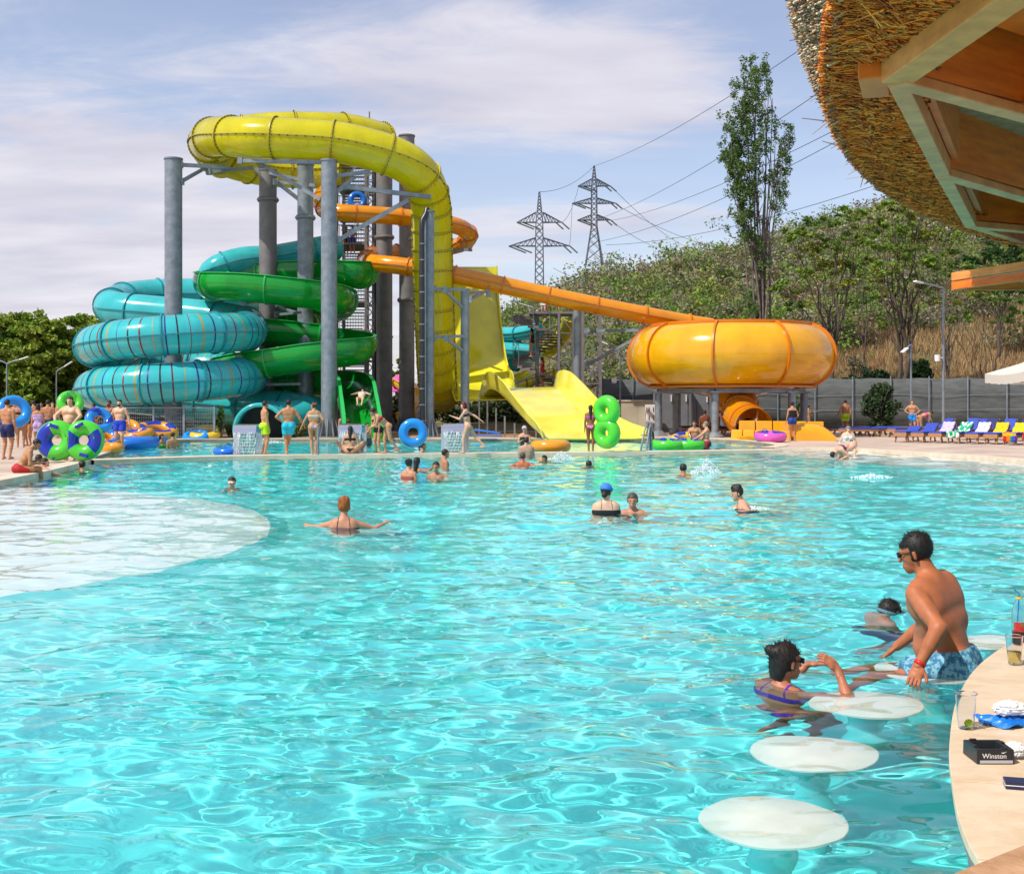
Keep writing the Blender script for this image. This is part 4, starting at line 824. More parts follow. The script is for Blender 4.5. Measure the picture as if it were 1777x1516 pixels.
# scrub woodland on the hill: one mass nobody could count
pal = 1.7*np.array([(.17, .13, .07), (.19, .17, .13), (.10, .17, .03), (.12, .20, .03), (.13, .16, .05), (.10, .14, .03), (.16, .19, .04), (.17, .17, .10), (.12, .12, .07), (.08, .12, .03), (.20, .18, .12), (.07, .10, .03), (.19, .22, .05), (.16, .12, .09)])
PP, CC, SS = [], [], []
for k in range(1650):
    u = RG.uniform(-.05, .52); Y = 78+RG.uniform(0, 1)**1.15*92; x = u*Y
    if u < .04 and Y < 105: continue
    if u > .235 and Y < 88+max(0, u-.3)*60 and RG.uniform() < .9: continue
    if .045 < u < .12 and Y < 83: continue
    r = RG.uniform(1.1, 2.3)*(.8+.3*(Y > 110)); z = float(Hh(x, Y))+r*.55
    n = 330 if Y < 110 else 210; nb = 5
    for q in range(nb):
        c = np.array([x, Y, z])+RG.normal(size=3)*np.array([r*.45, r*.4, r*.35]); PP.append(blob_pts(c, (r*.55, r*.55, r*.45), n//nb, .3)); SS.append(np.full(n//nb, .13+.05*(Y > 110)))
        CC.append(tones(n//nb, pal[RG.integers(len(pal)) if q == 0 else RG.integers(len(pal))]*.9, .22) if q == 0 else tones(n//nb, lastc, .25))
        if q == 0: lastc = pal[RG.integers(len(pal))]*.95
o = leaf_obj('scrub_woodland', np.concatenate(PP), np.concatenate(SS), np.concatenate(CC)); tag(o, 'olive and grey-green scrub covering the hill behind the slides', 'scrub', kind='stuff')
# dry grass on the bank above the fence
n = 90000; u = RG.uniform(.035, .50, n); Y = 69+RG.uniform(0, 1, n)**1.3*(9+26*np.clip((u-.15)/.2, 0, 1)); x = u*Y; z = Hh(x, Y)
base = np.stack([x, Y, z], 1); hgt = RG.uniform(.25, .8, n); lean_ = RG.normal(size=(n, 2))*.22; wv = RG.uniform(.02, .05, n); an = RG.uniform(0, PI, n)
V = np.zeros((n, 3, 3)); dx = np.stack([np.cos(an)*wv, np.sin(an)*wv, np.zeros(n)], 1); V[:, 0] = base-dx; V[:, 1] = base+dx; V[:, 2] = base+np.c_[lean_*hgt[:, None], hgt]
me = bpy.data.meshes.new('dry_grass'); me.vertices.add(3*n); me.vertices.foreach_set('co', V.ravel().astype(np.float32)); me.loops.add(3*n); me.loops.foreach_set('vertex_index', np.arange(3*n, dtype=np.int32)); me.polygons.add(n); me.polygons.foreach_set('loop_start', np.arange(0, 3*n, 3, dtype=np.int32)); me.polygons.foreach_set('loop_total', np.full(n, 3, np.int32)); me.update()
gp = np.array([(.42, .24, .11), (.50, .32, .15), (.30, .15, .08), (.34, .27, .12), (.55, .40, .22)]); red = (u < .13)
cg = gp[RG.integers(5, size=n)]*RG.uniform(.7, 1.2, (n, 1)); cg[red] *= np.array([.95, .62, .6])
at = me.attributes.new('tone', 'FLOAT_COLOR', 'FACE'); at.data.foreach_set('color', np.c_[np.clip(cg, 0, 1), np.ones(n)].ravel().astype(np.float32)); me.materials.append(M['leaf'])
o = bpy.data.objects.new('dry_grass', me); COL.objects.link(o); tag(o, 'tawny dry grass covering the bank above the netting fence', 'grass', kind='stuff')
# ---------------------------------------------------------------- thatched bar, counter, stools
M['thatch'] = pm('reed_thatch', (.55, .17, .02), .85, (.24, .11, .035), 5, bump=.01); M['thatch_end'] = pm('cut_reed_ends', (.20, .13, .085), .9, (.38, .27, .18), 30, bump=.02)
def wood(name, c1, c2, st_=(1.5, 1.5, 10)): return pm(name, c1, .6, c2, 3.0, stretch=st_, bump=.0015, detail=7)
M['wood_or'] = wood('orange_stained_wood', (.92, .20, .010), (.68, .12, .005), (1, 1, 8)); M['wood_pale'] = wood('weathered_pale_wood', (.88, .33, .12), (.64, .22, .07), (2, 2, 2)); M['wood_tan'] = wood('tan_wood', (.90, .32, .07), (.66, .21, .04), (2, 2, 6))
M['osb'] = pm('chipboard', (.52, .36, .20), .7, (.34, .22, .11), 16, stretch=(1, 2.2, 1), bump=.003)
TC = Vector((14.4, 2.3, 0)); TR = 13.3
rf = thing('thatched_roof', 'big round reed-thatched bar roof overhanging the upper right corner', 'roof', (14.4, 2.3, 3.0))
mb = MB(); prof = [(TR-.40, 3.36), (TR-.40, 3.16), (TR-.3, 3.18), (TR, 3.2), (TR+.07, 3.3), (TR+.20, 3.62), (TR+.12, 3.78), (TR-.25, 3.98), (TR-3.5, 5.4), (TR-4.2, 5.6)]
a0, a1 = math.radians(110), math.radians(215); mb.lathe(prof, TC, 150, a0, a1); obj('thatch_body', mb, M['thatch'], rf, smooth=50)
# reeds: thin straws along the underside and cut ends on the outer face
R2 = np.random.default_rng(21)
def straw_mesh(n, f, name, cols, parent, r=.006):
    vs = np.zeros((n, 6, 3)); colr = np.zeros((n, 3))
    A, B = f(n); d = B-A; d /= np.linalg.norm(d, axis=1)[:, None]; x = np.cross(d, np.array([0, 0, 1.])); x /= np.linalg.norm(x, axis=1)[:, None]+1e-9; y = np.cross(d, x); rr_ = r*R2.uniform(.6, 1.5, (n, 1))
    for k in range(3):
        c_, s_ = math.cos(2*PI*k/3), math.sin(2*PI*k/3); vs[:, k] = A+(x*c_+y*s_)*rr_; vs[:, 3+k] = B+(x*c_+y*s_)*rr_*.6
    fs = np.array([(0, 1, 4, 3), (1, 2, 5, 4), (2, 0, 3, 5)]); fa = (np.arange(n)[:, None, None]*6+fs[None]).reshape(-1, 4)
    V = vs.reshape(-1, 3)-np.array(parent.location); me = bpy.data.meshes.new(name); me.vertices.add(len(V)); me.vertices.foreach_set('co', V.ravel().astype(np.float32)); me.loops.add(fa.size); me.loops.foreach_set('vertex_index', fa.ravel().astype(np.int32)); me.polygons.add(len(fa)); me.polygons.foreach_set('loop_start', np.arange(0, fa.size, 4, dtype=np.int32)); me.polygons.foreach_set('loop_total', np.full(len(fa), 4, np.int32)); me.update()
    cc = np.array(cols)[R2.integers(len(cols), size=n)]*R2.uniform(.6, 1.35, (n, 1)); at = me.attributes.new('tone', 'FLOAT_COLOR', 'FACE'); at.data.foreach_set('color', np.c_[np.repeat(cc, 3, 0), np.ones(3*n)].ravel().astype(np.float32)); me.materials.append(M['straw']); o = bpy.data.objects.new(name, me); COL.objects.link(o); o.parent = parent; return o
M['straw'] = vcol('straw', .6, .1, .4)
def under(n):
    a = np.radians(R2.uniform(135, 200, n)); r0 = TR-R2.uniform(.1, .43, n); r1 = np.minimum(r0+R2.uniform(.2, .75, n), TR+R2.uniform(-.02, .10, n)); z0 = 3.155+R2.uniform(-.02, .012, n); z1 = 3.19+R2.uniform(-.03, .03, n)+np.clip(r1-TR, 0, 1)*.4; da = R2.normal(0, .014, n)
    A = np.stack([TC.x+r0*np.cos(a), TC.y+r0*np.sin(a), z0], 1); B = np.stack([TC.x+r1*np.cos(a+da), TC.y+r1*np.sin(a+da), z1], 1); return A, B
straw_mesh(42000, under, 'reeds', [(.98, .25, .02), (.74, .15, .01), (1.0, .42, .07), (.28, .06, .01), (.85, .25, .03)], rf, .0045)
def ends(n):
    a = np.radians(R2.uniform(135, 205, n)); t = R2.uniform(0, 1, n); r = TR+.02+t*.19; z = 3.2+t*.46; r1 = r+R2.uniform(.01, .055, n); da = R2.normal(0, .003, n); dz = R2.normal(-.01, .02, n)
    A = np.stack([TC.x+(r-.05)*np.cos(a), TC.y+(r-.05)*np.sin(a), z], 1); B = np.stack([TC.x+r1*np.cos(a+da), TC.y+r1*np.sin(a+da), z+dz], 1); return A, B
straw_mesh(30000, ends, 'cut_reed_ends', [(.60, .42, .26), (.40, .25, .15), (.24, .17, .13), (.75, .55, .36), (.52, .22, .08)], rf, .007)
def stray(n):
    a = np.radians(R2.uniform(135, 200, n)); r = TR+R2.uniform(0, .1, n); z = R2.uniform(3.17, 3.5, n); A = np.stack([TC.x+r*np.cos(a), TC.y+r*np.sin(a), z], 1); return A, A+np.stack([-R2.uniform(0, .16, n), R2.normal(0, .07, n), R2.normal(-.02, .05, n)], 1)
straw_mesh(220, stray, 'stray_reeds', [(.40, .26, .12), (.2, .13, .08)], rf, .003)
v = [Vector((1.78, 3.0, 3.05)), Vector((1.66, 5.22, 3.05)), Vector((2.62, 7.36, 3.05)), Vector((3.6, 9.5, 3.05)), Vector((5.2, 11.4, 3.05))]
hub = Vector((7.4, 10.2, 3.05))
for i in range(4):
    mb = MB(); wd_ = .14 if i == 0 else .085; ht = .20 if i == 0 else .11; mb.bar(v[i]+Vector((0, 0, ht/2)), v[i+1]+Vector((0, 0, ht/2)), wd_, ht); obj('fascia_board', mb, M['wood_tan'] if i == 0 else M['wood_pale'], rf, bevel=.006)
for i, dr in ((1, Vector((.80, .62, 0))), (2, Vector((.80, .80, 0))), (3, Vector((1, .5, 0)))):
    p = v[i]; e = p+dr.normalized()*4.2; mb = MB(); mb.bar(p+Vector((0, 0, .26)), e+Vector((0, 0, .30)), .07, .42); obj('rafter', mb, M['wood_or'], rf, bevel=.006)
    mb = MB(); mb.bar(p+Vector((0, 0, .02)), e+Vector((0, 0, .02)), .10, .05); obj('rafter_cap', mb, M['wood_pale'], rf, bevel=.006)
p = v[1]; d_ = Vector((.80, .62, 0)).normalized(); e = p+d_*1.02
mb = MB(); mb.bar(e+Vector((0, 0, .03)), e+Vector((1.2, -1.05, .03)), .16, .06); mb.bar(e+Vector((0, 0, .26)), e+Vector((1.2, -1.05, .26)), .07, .42); obj('cross_beam', mb, M['wood_pale'], rf, bevel=.006)
mb = MB(); mb.bar(v[1]+Vector((-.10, .02, .10)), v[1]+Vector((.02, .36, .10)), .12, .14); obj('end_block', mb, M['wood_or'], rf, bevel=.006)
mb = MB(); cpy = [(1.7, 2.0), (1.72, 5.3), (2.7, 7.4), (3.7, 9.5), (5.2, 11.3), (9, 12.5), (9, 2.0)]; mb.poly(cpy, 3.50, 3.46); obj('ceiling_panel', mb, M['osb'], rf)
for i in range(4):
    inw = Vector((v[i+1].y-v[i].y, -(v[i+1].x-v[i].x), 0)).normalized()*.07; mb = MB(); mb.bar(v[i]+inw+Vector((0, 0, .28)), v[i+1]+inw+Vector((0, 0, .28)), .04, .36); obj('inner_board', mb, M['wood_or'], rf)
# upper red-brown boards closing the bay between first fascia and first rafter
mb = MB(); mb.poly([(1.82, 2.2), (1.78, 5.15), (2.9, 6.0), (6, 8.0), (6, 2.2)], 3.40, 3.37)
for k in range(1): pass
obj('soffit_boards', mb, M['wood_or'], rf)
# thin wooden sign canopy further back
cn = thing('wooden_canopy', 'small flat wooden canopy with a pale underside at the right edge', 'canopy', (4.05, 11.1, 2.7)); A = Vector((4.05, 11.1, 2.7)); B = Vector((4.36, 10.1, 2.7)); B2 = A+(B-A)*3; Cc = A+Vector((3.2, .1, 0))
for a, b_ in ((A, B2), (A, Cc)):
    for q in range(2): mb = MB(); mb.bar(a+Vector((0, 0, .04+.085*q)), b_+Vector((0, 0, .04+.085*q)), .05, .075); obj('edge_board', mb, M['wood_tan'] if q else M['wood_or'], cn, bevel=.004)
mb = MB(); mb.poly([(A.x+.04, A.y-.03), (B2.x+.04, B2.y), (B2.x+3, B2.y), (Cc.x, Cc.y-.05)], 2.82, 2.79); obj('underside_panel', mb, pm('pale_green_panel', (.55, .66, .60), .5), cn)
mb = MB(); mb.cyl((5.0, 11.25, .1), (5.0, 11.25, 2.7), .06); obj('post', mb, M['steel'], cn)
# counter
M['travertine'] = pm('travertine_top', 'e0cbb0', .42, 'cdb08c', 6.5, stretch=(1, 1.6, 1), bump=.0015, bscale=70, lo_=.38, hi_=.75, detail=12)
M['counter_wall'] = pm('cream_counter_side', (.74, .70, .56), .5, (.62, .60, .48), 2)
ce_ = [(3.1, 6.75), (2.53, 6.0), (2.06, 5.33), (1.73, 4.71), (1.467, 4.07), (1.34, 3.70), (1.217, 3.29), (1.16, 2.95), (1.16, 2.4)]
CE = [(p.x, p.y) for p in crom([(a, b_, 0) for a, b_ in ce_], .08)]
ct = thing('bar_counter', 'curved travertine bar counter at the pool edge, bottom right', 'counter', (2, 4, 0))
inner = [(x+1.3, y-.25) for x, y in CE][::-1]
# stone slabs laid side by side along the curve
n = len(CE); cuts = [0]; 
for frac in (.16, .30, .45, .60, .74, .88): cuts.append(int(frac*(n-1)))
cuts.append(n-1)
for a, b_ in zip(cuts[:-1], cuts[1:]):
    out = CE[a:b_+1]; inn = [(x+1.3, y-.25) for x, y in out][::-1]; g = .004
    pl = out+inn; cxm = sum(p[0] for p in pl)/len(pl); cym = sum(p[1] for p in pl)/len(pl)
    for lo_f, hi_f in ((0, .42), (.42, 1)):
        o_ = [(x+1.3*lo_f, y-.25*lo_f) for x, y in out]; i_ = [(x+1.3*hi_f, y-.25*hi_f) for x, y in out][::-1]; pl = o_+i_
        cxm = sum(p[0] for p in pl)/len(pl); cym = sum(p[1] for p in pl)/len(pl); pl = [(cxm+(p[0]-cxm)*(1-g/.3), cym+(p[1]-cym)*(1-g/.3)) for p in pl]
        mb = MB(); mb.poly(pl, .53, .50); obj('stone_slab', mb, M['travertine'], ct, bevel=.002)
mb = MB(); mb.poly([(x+.012, y) for x, y in CE]+inner, .4995, .47); obj('slab_bed', mb, M['steel_dark'], ct)
mb = MB(); mb.poly([(x+.085, y-.02) for x, y in CE]+inner, .469, -1.3); cwl = obj('counter_wall', mb, M['counter_wall'], ct); cwl.cycles.is_caustics_receiver = True
mb = MB(); q = [(x+.06, y-.015) for x, y in CE if y < 4.3]; strip(mb, q, .03, .34, 1, .20); obj('recess_shade', mb, M['steel_dark'], ct)  # dark strip laid on the wall to paint in the shade of the recess
ld = thing('stone_ledge', 'rough travertine ledge in the very bottom right corner', 'ledge', (1.3, 2.3, .75)); mb = MB(); mb.poly([(.70, 2.27), (.884, 2.41), (1.07, 2.55), (1.5, 2.86), (2.4, 3.3), (2.4, 1.2), (.5, 1.2), (.5, 2.1)], .745, .66); obj('ledge_top', mb, pm('rough_travertine', 'c79d78', .7, 'a97f5c', 9, bump=.004, bscale=45), ld, bevel=.004)
mb = MB(); mb.poly([(1.15, 2.35), (1.7, 2.75), (2.3, 2.8), (2.3, 1.3), (1.05, 1.3)], .655, -1.2); obj('ledge_base', mb, M['counter_wall'], ld)
# submerged stools
M['stool'] = pm('white_glazed_stone', (.86, .84, .77), .35, (.74, .73, .66), 3.5)
for i, (x, y, r, lb) in enumerate(((1.06, 4.92, .30, 'nearest round white stool top just under the water'), (1.466, 5.87, .305, 'second round white stool, between the nearest one and the woman in purple'), (1.98, 6.78, .31, 'third round white stool, under rippled water right of the woman in purple'), (2.60, 7.62, .31, 'white stool the tanned man is sitting on'), (3.42, 8.5, .33, 'farthest white stool, behind the seated man by the bottle'))):
    t = thing('pool_stool', lb, 'stool', (x, y, -1.25), group='submerged bar stools'); mb = MB(); R3 = random.Random(i)
    mb.lathe([(.0, -.045), (r-.012, -.045), (r, -.052), (r, -.072), (r-.012, -.08), (0, -.08)], (x, y, 0), 48); a_ = obj('seat', mb, M['stool'], t, smooth=40)
    mb = MB(); mb.lathe([(.10, -.08), (.10, -1.25)], (x, y, 0), 32); b_ = obj('pedestal', mb, M['floor'], t, smooth=40)
    a_.cycles.is_caustics_receiver = True; b_.cycles.is_caustics_receiver = True
# ---------------------------------------------------------------- inflatables, pool fittings, furniture, things on the counter
def vinyl(n, c): return pm(n, c, .22, coat=.5, tl=.12)
M['v_green'] = vinyl('green_vinyl', (.08, .62, .03)); M['v_blue'] = vinyl('blue_vinyl', (.01, .17, .68)); M['v_navy'] = vinyl('navy_vinyl', (.01, .03, .42)); M['v_orange'] = vinyl('orange_vinyl', (.85, .33, .01)); M['v_pink'] = vinyl('pink_vinyl', (.80, .10, .50)); M['v_sky'] = vinyl('sky_blue_vinyl', (.01, .28, .78)); M['v_yel'] = vinyl('yellow_vinyl', (.85, .55, .02))
def rotm(rx=0, ry=0, rz=0): r = math.radians; return Matrix.Rotation(r(rz), 3, 'Z') @ Matrix.Rotation(r(ry), 3, 'Y') @ Matrix.Rotation(r(rx), 3, 'X')
def ring(label, c, R, r, rot, m1, m2=None, pat=None, handles=2, double=0, name='swim_ring', sq=1.0, group='inflatable swim rings'):
    t = thing(name, label, 'swim ring', c, group=group); mb = MB(); n, m = 48, 18
    for sg in ((-1, 1) if double else (0,)):
        o = len(mb.f); mb.torus(Vector(c)+rot @ Vector((sg*double, 0, 0)), R, r, rot, n, m, sq)
        for k in range(o, len(mb.f)):
            i, j = (k-o)//m, (k-o) % m
            if pat: mb.mi[k] = pat(i/n, j/m, sg)
    obj('inflated_tube', mb, [m1, m2 or m1], t, smooth=180)
    for k in range(handles):
        a = 2*PI*(k+.3)/max(1, handles); hb = MB(); e = Vector((math.cos(a), math.sin(a), 0)); tt = Vector((-e.y, e.x, 0)); off = Vector(((double if math.cos(a) > 0 else -double), 0, 0))
        pts = [Vector(c)+rot @ (off+e*R+tt*x+Vector((0, 0, r*sq-.01+z))) for x, z in ((-.10, 0), (-.09, .05), (-.04, .07), (.04, .07), (.09, .05), (.10, 0))]
        hb.tube(pts, .013, 6); obj('handle', hb, M['v_navy'], t, smooth=60)
    return t
swirl = lambda i, j, s: 1 if (j < .5 and ((i*3+j*1.4) % 1) < .34) else 0
top_ = lambda i, j, s: 1 if .12 < j < .38 and (i*4 % 1) < .7 else 0
p = P(122, 764, 31.6)
b8 = ring('big green and blue double swim ring held upright by the heavy man at left', p, .33, .205, rotm(84, 0, 4), M['v_green'], M['v_navy'], lambda i, j, s: 1 if (.06 < j < .46 and ((.30 < i < .68) if s < 0 else (i < .10 or i > .86 or .38 < i < .60))) else 0, 0, .345, 'double_swim_ring')
for dx, dz, a in ((-.36, .42, 20), (.30, .44, -25), (-.30, -.44, -30), (.42, -.42, 15)): hb = MB(); hb.box(p+Vector((dx, -.20, dz*.9)), (.24, .06, .09), rotm(0, a, 0)); obj('handle', hb, M['v_navy'], b8, bevel=.02)
hb = MB()
for k in range(26): a = random.uniform(0, 2*PI); sg = random.choice((-1, 1)); q = p+Vector((sg*.36+.33*math.cos(a), -.185, .33*math.sin(a))); hb.box(q, (.05, .02, .022), rotm(0, math.degrees(-a)+90, 0))
obj('printed_flecks', hb, M['v_green'], b8)
ring('bright green swim ring showing behind the heavy man, held overhead', P(122, 699, 37), .27, .13, rotm(62, 18, 20), M['v_green'], handles=1)
ring('large plain blue swim ring behind the people at the left edge', P(24, 714, 36), .36, .15, rotm(70, 12, 35), M['v_sky'], handles=0)
ring('blue swim ring with a dark print in the hand of the dark-haired man', P(172, 729, 34.5), .28, .13, rotm(64, 0, 40), M['v_sky'], M['v_navy'], swirl, 1)
for px, py, Y, R, r, ro, m1, m2, lb in ((272, 748, 47.5, .62, .22, (14, 8, 0), 'v_orange', 'v_navy', 'orange and blue swim ring on top of the pile by the wire fence'), (237, 755, 46.5, .48, .2, (8, -10, 0), 'v_orange', 'v_navy', 'orange swim ring leaning behind the man in blue shorts'), (232, 768, 43.5, .70, .21, (0, 0, 0), 'v_blue', None, 'large blue swim ring lying flat at the edge of the smaller pool'), (262, 762, 47, .52, .16, (4, 0, 0), 'v_sky', None, 'blue swim ring under the orange one in the pile'),
    (183, 762, 40, .36, .17, (30, 0, 30), 'v_orange', 'v_blue', 'orange swim ring with blue print behind the double ring'), (188, 778, 38.5, .33, .15, (6, 0, 0), 'v_orange', None, 'dark orange swim ring lying beside the double ring'), (355, 752, 52.8, .60, .2, (16, 0, 0), 'v_yel', None, 'yellow swim ring behind the wire fence'), (340, 758, 52.2, .42, .17, (24, 0, 0), 'v_sky', None, 'blue swim ring leaning on the wire fence post'), (222, 746, 47, .34, .16, (50, 0, 10), 'v_orange', None, 'orange ring standing in the pile'),
    (397, 783, 37.9, .36, .13, (3, 0, 0), 'v_blue', None, 'small blue swim ring floating beside the left waterfall'), (955, 774, 39.8, .48, .20, (0, 0, 0), 'v_orange', None, 'orange swim ring floating below the lemon ramp'), (1337, 757, 47.5, .46, .19, (4, 0, 0), 'v_pink', 'v_navy', 'pink swim ring with blue top lying on the deck by the amber trough'), (1192, 763, 44, .42, .18, (14, 0, 0), 'v_yel', 'v_navy', 'yellow and blue ring held behind the green one')):
    ring(lb, P(px, py, Y), R, r, rotm(*ro), M[m1], M[m2] if m2 else None, top_ if m2 else None, 1)
ring('green and blue double swim ring floating in front of the grey-haired man', P(1178, 771, 42.4), .42, .19, rotm(3, 0, 8), M['v_green'], M['v_navy'], top_, 2, .38, 'double_swim_ring')
ring('plain blue swim ring standing upright on the walkway', P(717, 751, 37.6), .31, .145, rotm(90, 0, 6), M['v_sky'], handles=0)
ring('tall green double swim ring stood on end beside the girl with long hair', P(1053, 732, 38.6), .30, .20, rotm(0, 0, 62) @ rotm(0, 90, 0) @ rotm(14, 0, 0), M['v_green'], None, None, 2, .36, 'double_swim_ring')
ring('blue swim ring on a landing of the stair tower', P(620, 348, 65), .36, .16, rotm(80, 0, 10), M['v_blue'], handles=0)
bm2 = MB(); bm2.box(P(838, 751, 49.5)+Vector((0, 0, -.1)), (1.6, .5, .05), rotm(0, 3, 8)); bm2.box(P(845, 748, 51), (1.1, .4, .05), rotm(4, 8, -12)); tag(obj('foam_mat', bm2, M['v_blue'], bevel=.02), 'blue foam mats dropped on the gravel by the yellow ramp', 'mat')
# waterfalls
M['chrome'] = pm('polished_steel', (.62, .63, .68), .12, metal=.9)
mw = bpy.data.materials.new('falling_water'); mw.use_nodes = True; b_ = mw.node_tree.nodes['Principled BSDF']; b_.inputs['Base Color'].default_value = (.9, .95, 1, 1); b_.inputs['Roughness'].default_value = .08; b_.inputs['Transmission Weight'].default_value = .85; b_.inputs['IOR'].default_value = 1.33; M['fall'] = mw
M['foam'] = pm('white_foam', (.92, .95, .96), .5)
def waterfall(px, Y, label):
    x = (px-CX)/F*Y; t = thing('waterfall_fountain', label, 'fountain', (x, Y, .09), group='steel waterfall fountains on the walkway'); z1 = .98; wd_ = .70; mb = MB(); prof = [(.34, z1-.02), (.1, z1+.02), (-.12, z1), (-.24, z1-.05), (-.30, z1-.16), (-.31, z1-.24)]; vs = []
    for sx in (-wd_/2, wd_/2):
        for (yy, z) in prof: vs.append((x+sx, Y+yy, z))
        for (yy, z) in prof: vs.append((x+sx*.97, Y+yy+.02, z-.03))
    k = len(prof); q = 2*k; fs = [(i, i+1, q+i+1, q+i) for i in range(k-1)]+[(k+i, q+k+i, q+k+i+1, k+i+1) for i in range(k-1)]+[(i, k+i, k+i+1, i+1) for i in range(k-1)]+[(q+i, q+i+1, q+k+i+1, q+k+i) for i in range(k-1)]; mb.add(vs, fs); obj('canopy', mb, M['chrome'], t, smooth=30)
    for sx in (-1, 1): mb = MB(); mb.bar((x+sx*(wd_/2-.01), Y+.2, .09), (x+sx*(wd_/2-.01), Y+.2, z1-.04), .03, .2); obj('side_leg', mb, M['chrome'], t)
    mb = MB(); R4 = random.Random(px)
    for i in range(70):
        xx = x+R4.uniform(-.33, .33); yy = Y-.33+R4.uniform(-.03, .05); z0 = z1-.22-R4.random()**2*.6; L_ = R4.uniform(.06, .3); w0 = R4.uniform(.003, .009); mb.tube([(xx, yy, z0), (xx+R4.uniform(-.01, .01), yy-.01, z0-L_*.5), (xx+R4.uniform(-.02, .02), yy-.02, max(.1, z0-L_))], w0, 5, rad=[w0*.5, w0, w0*.4])
    obj('water_streaks', mb, M['foam'], t, smooth=180)
    mb = MB(); n = 24; vs = []
    for i in range(n+1):
        for j in range(n+1): xx = (i/n-.5)*.66; z = z1-.2-(z1-.3)*j/n; vs.append((x+xx+.004*math.sin(j*2.1+i), Y-.325+.018*math.sin(i*1.7+j*.6)+.012*math.sin(j*1.9)-.04*j/n, z))
    mb.add(vs, [(i*(n+1)+j, i*(n+1)+j+1, (i+1)*(n+1)+j+1, (i+1)*(n+1)+j) for i in range(n) for j in range(n)]); obj('water_curtain', mb, M['fall'], t, smooth=180)
waterfall(428, 36.9, 'steel waterfall fountain beside the man in yellow-green shorts'); waterfall(610, 37.5, 'steel waterfall fountain pouring over the black-haired woman'); waterfall(789, 38.2, 'steel waterfall fountain beside the running red-haired woman')
mb = MB(); mb.cyl(P(552, 789, 36.4), P(552, 740, 36.4), .035, n=12); tag(obj('handrail_post', mb, M['steel']), 'single steel post between the couple holding hands on the walkway', 'post')
lr = thing('ladder_rail', 'pair of slanting pool ladder rails in the smaller pool', 'handrail', P(1120, 780, 40)); 
for dx in (0, 10): mb = MB(); mb.tube([P(1112+dx, 781, 40), P(1118+dx*.8, 748, 40.1), P(1124+dx*.5, 735, 40.3), P(1127+dx*.3, 740, 40.8), P(1128+dx*.3, 781, 41)], .03, 8); obj('rail', mb, M['steel'], lr, smooth=60)
# loungers
M['l_wood'] = wood('lounger_wood', (.46, .23, .085), (.34, .15, .05), (2, 2, 8)); M['l_blue'] = pm('blue_canvas', (.03, .07, .42), .75, (.025, .05, .33), 8, bump=.004); M['l_navy'] = pm('navy_canvas', (.02, .025, .12), .8)
def lounger(x, y, rz, label, up_=38, mt='l_blue', tow=None, z=.1, group='sun loungers on the right-hand deck'):
    t = thing('sun_lounger', label, 'sun lounger', (x, y, z), math.radians(rz), group); W_, Ls = .50, 1.25; Hs = .30
    mb = MB()
    for sx in (-1, 1): mb.box((sx*(W_/2-.02), .0+Ls/2, Hs), (.035, Ls+.7, .09))
    mb.box((0, -.33, Hs), (W_, .03, .14)); obj('frame', mb, M['l_wood'], t, world=False, bevel=.005)
    for sx in (-1, 1):
        for y0, y1 in ((-.12, -.26), (1.35, 1.5)): mb = MB(); mb.bar((sx*(W_/2-.05), y0, Hs), (sx*(W_/2-.05), y1, .0), .035, .10, (0, 1, 0)); mb.cyl((sx*(W_/2-.07), y1, .05), (sx*(W_/2-.03), y1, .05), .05, n=12); obj('leg', mb, M['l_wood'], t, world=False)
    a = math.radians(up_); mb = MB(); mb.box((0, .46, Hs+.09), (W_-.02, 1.56, .075)); m1 = obj('mattress', mb, M[mt], t, world=False, bevel=.03)
    R_ = Matrix.Rotation(a, 3, 'X'); c = Vector((0, Ls, Hs+.08))+R_ @ Vector((0, .36, 0)); mb = MB(); mb.box(c, (W_-.02, .74, .07), R_); obj('backrest', mb, M[mt], t, world=False, bevel=.03)
    if up_ > 10: mb = MB(); mb.box(c+R_ @ Vector((0, .02, -.06)), (W_, .76, .03), R_); obj('backrest_frame', mb, M['l_wood'], t, world=False)
    return t
M['towels'] = {}
def towel(lg, cols, label, kind='back', sc=6):
    rz = lg.rotation_euler.z; R_ = Matrix.Rotation(rz, 3, 'Z'); a = 0; pts = []
    pr = {'back': [(.9, .40), (1.24, .425), (1.55, .58), (1.86, .745), (1.92, .77), (1.96, .72), (1.96, .5)], 'flat': [(-.36, .1), (-.365, .36), (-.3, .435), (.2, .437), (.7, .437), (1.0, .437)], 'full': [(-.36, .2), (-.365, .36), (-.3, .435), (.5, .437), (1.2, .430), (1.55, .585), (1.92, .775), (1.96, .72)]}[kind]
    mb = MB(); q = crom([(0, y, z) for y, z in pr], .07); n = 8; vs = []; rg = random.Random(label); s0 = rg.uniform(-.06, .06)
    for i, p in enumerate(q):
        for j in range(n+1): xx = (j/n-.5)*.46+s0*.4; vs.append(Vector(lg.location)+R_ @ Vector((xx+.01*math.sin(i*.8), p.y, p.z+.012+.012*math.sin(j*1.9+i*.5)+.008*math.sin(i*1.3))))
    mb.add(vs, [(i*(n+1)+j, i*(n+1)+j+1, (i+1)*(n+1)+j+1, (i+1)*(n+1)+j) for i in range(len(q)-1) for j in range(n)])
    mb.mi = [int(j*len(cols)/n) if (sc == 0 or len(cols) > 3) else (1 if (i*n+j*5) % 23 == 0 else 0) if len(cols) < 3 else (int((i*.35+2*math.sin(j*.7)+3)) % len(cols)) for i in range(len(q)-1) for j in range(n)]
    ms = []
    for c in cols:
        if c not in M['towels']: M['towels'][c] = pm('towel', c, .95, bump=.004, scale=60)
        ms.append(M['towels'][c])
    o = obj('towel', mb, ms, smooth=60); sd = o.modifiers.new('thickness', 'SOLIDIFY'); sd.thickness = .012; tag(o, label, 'towel', 'towels on the loungers'); return o
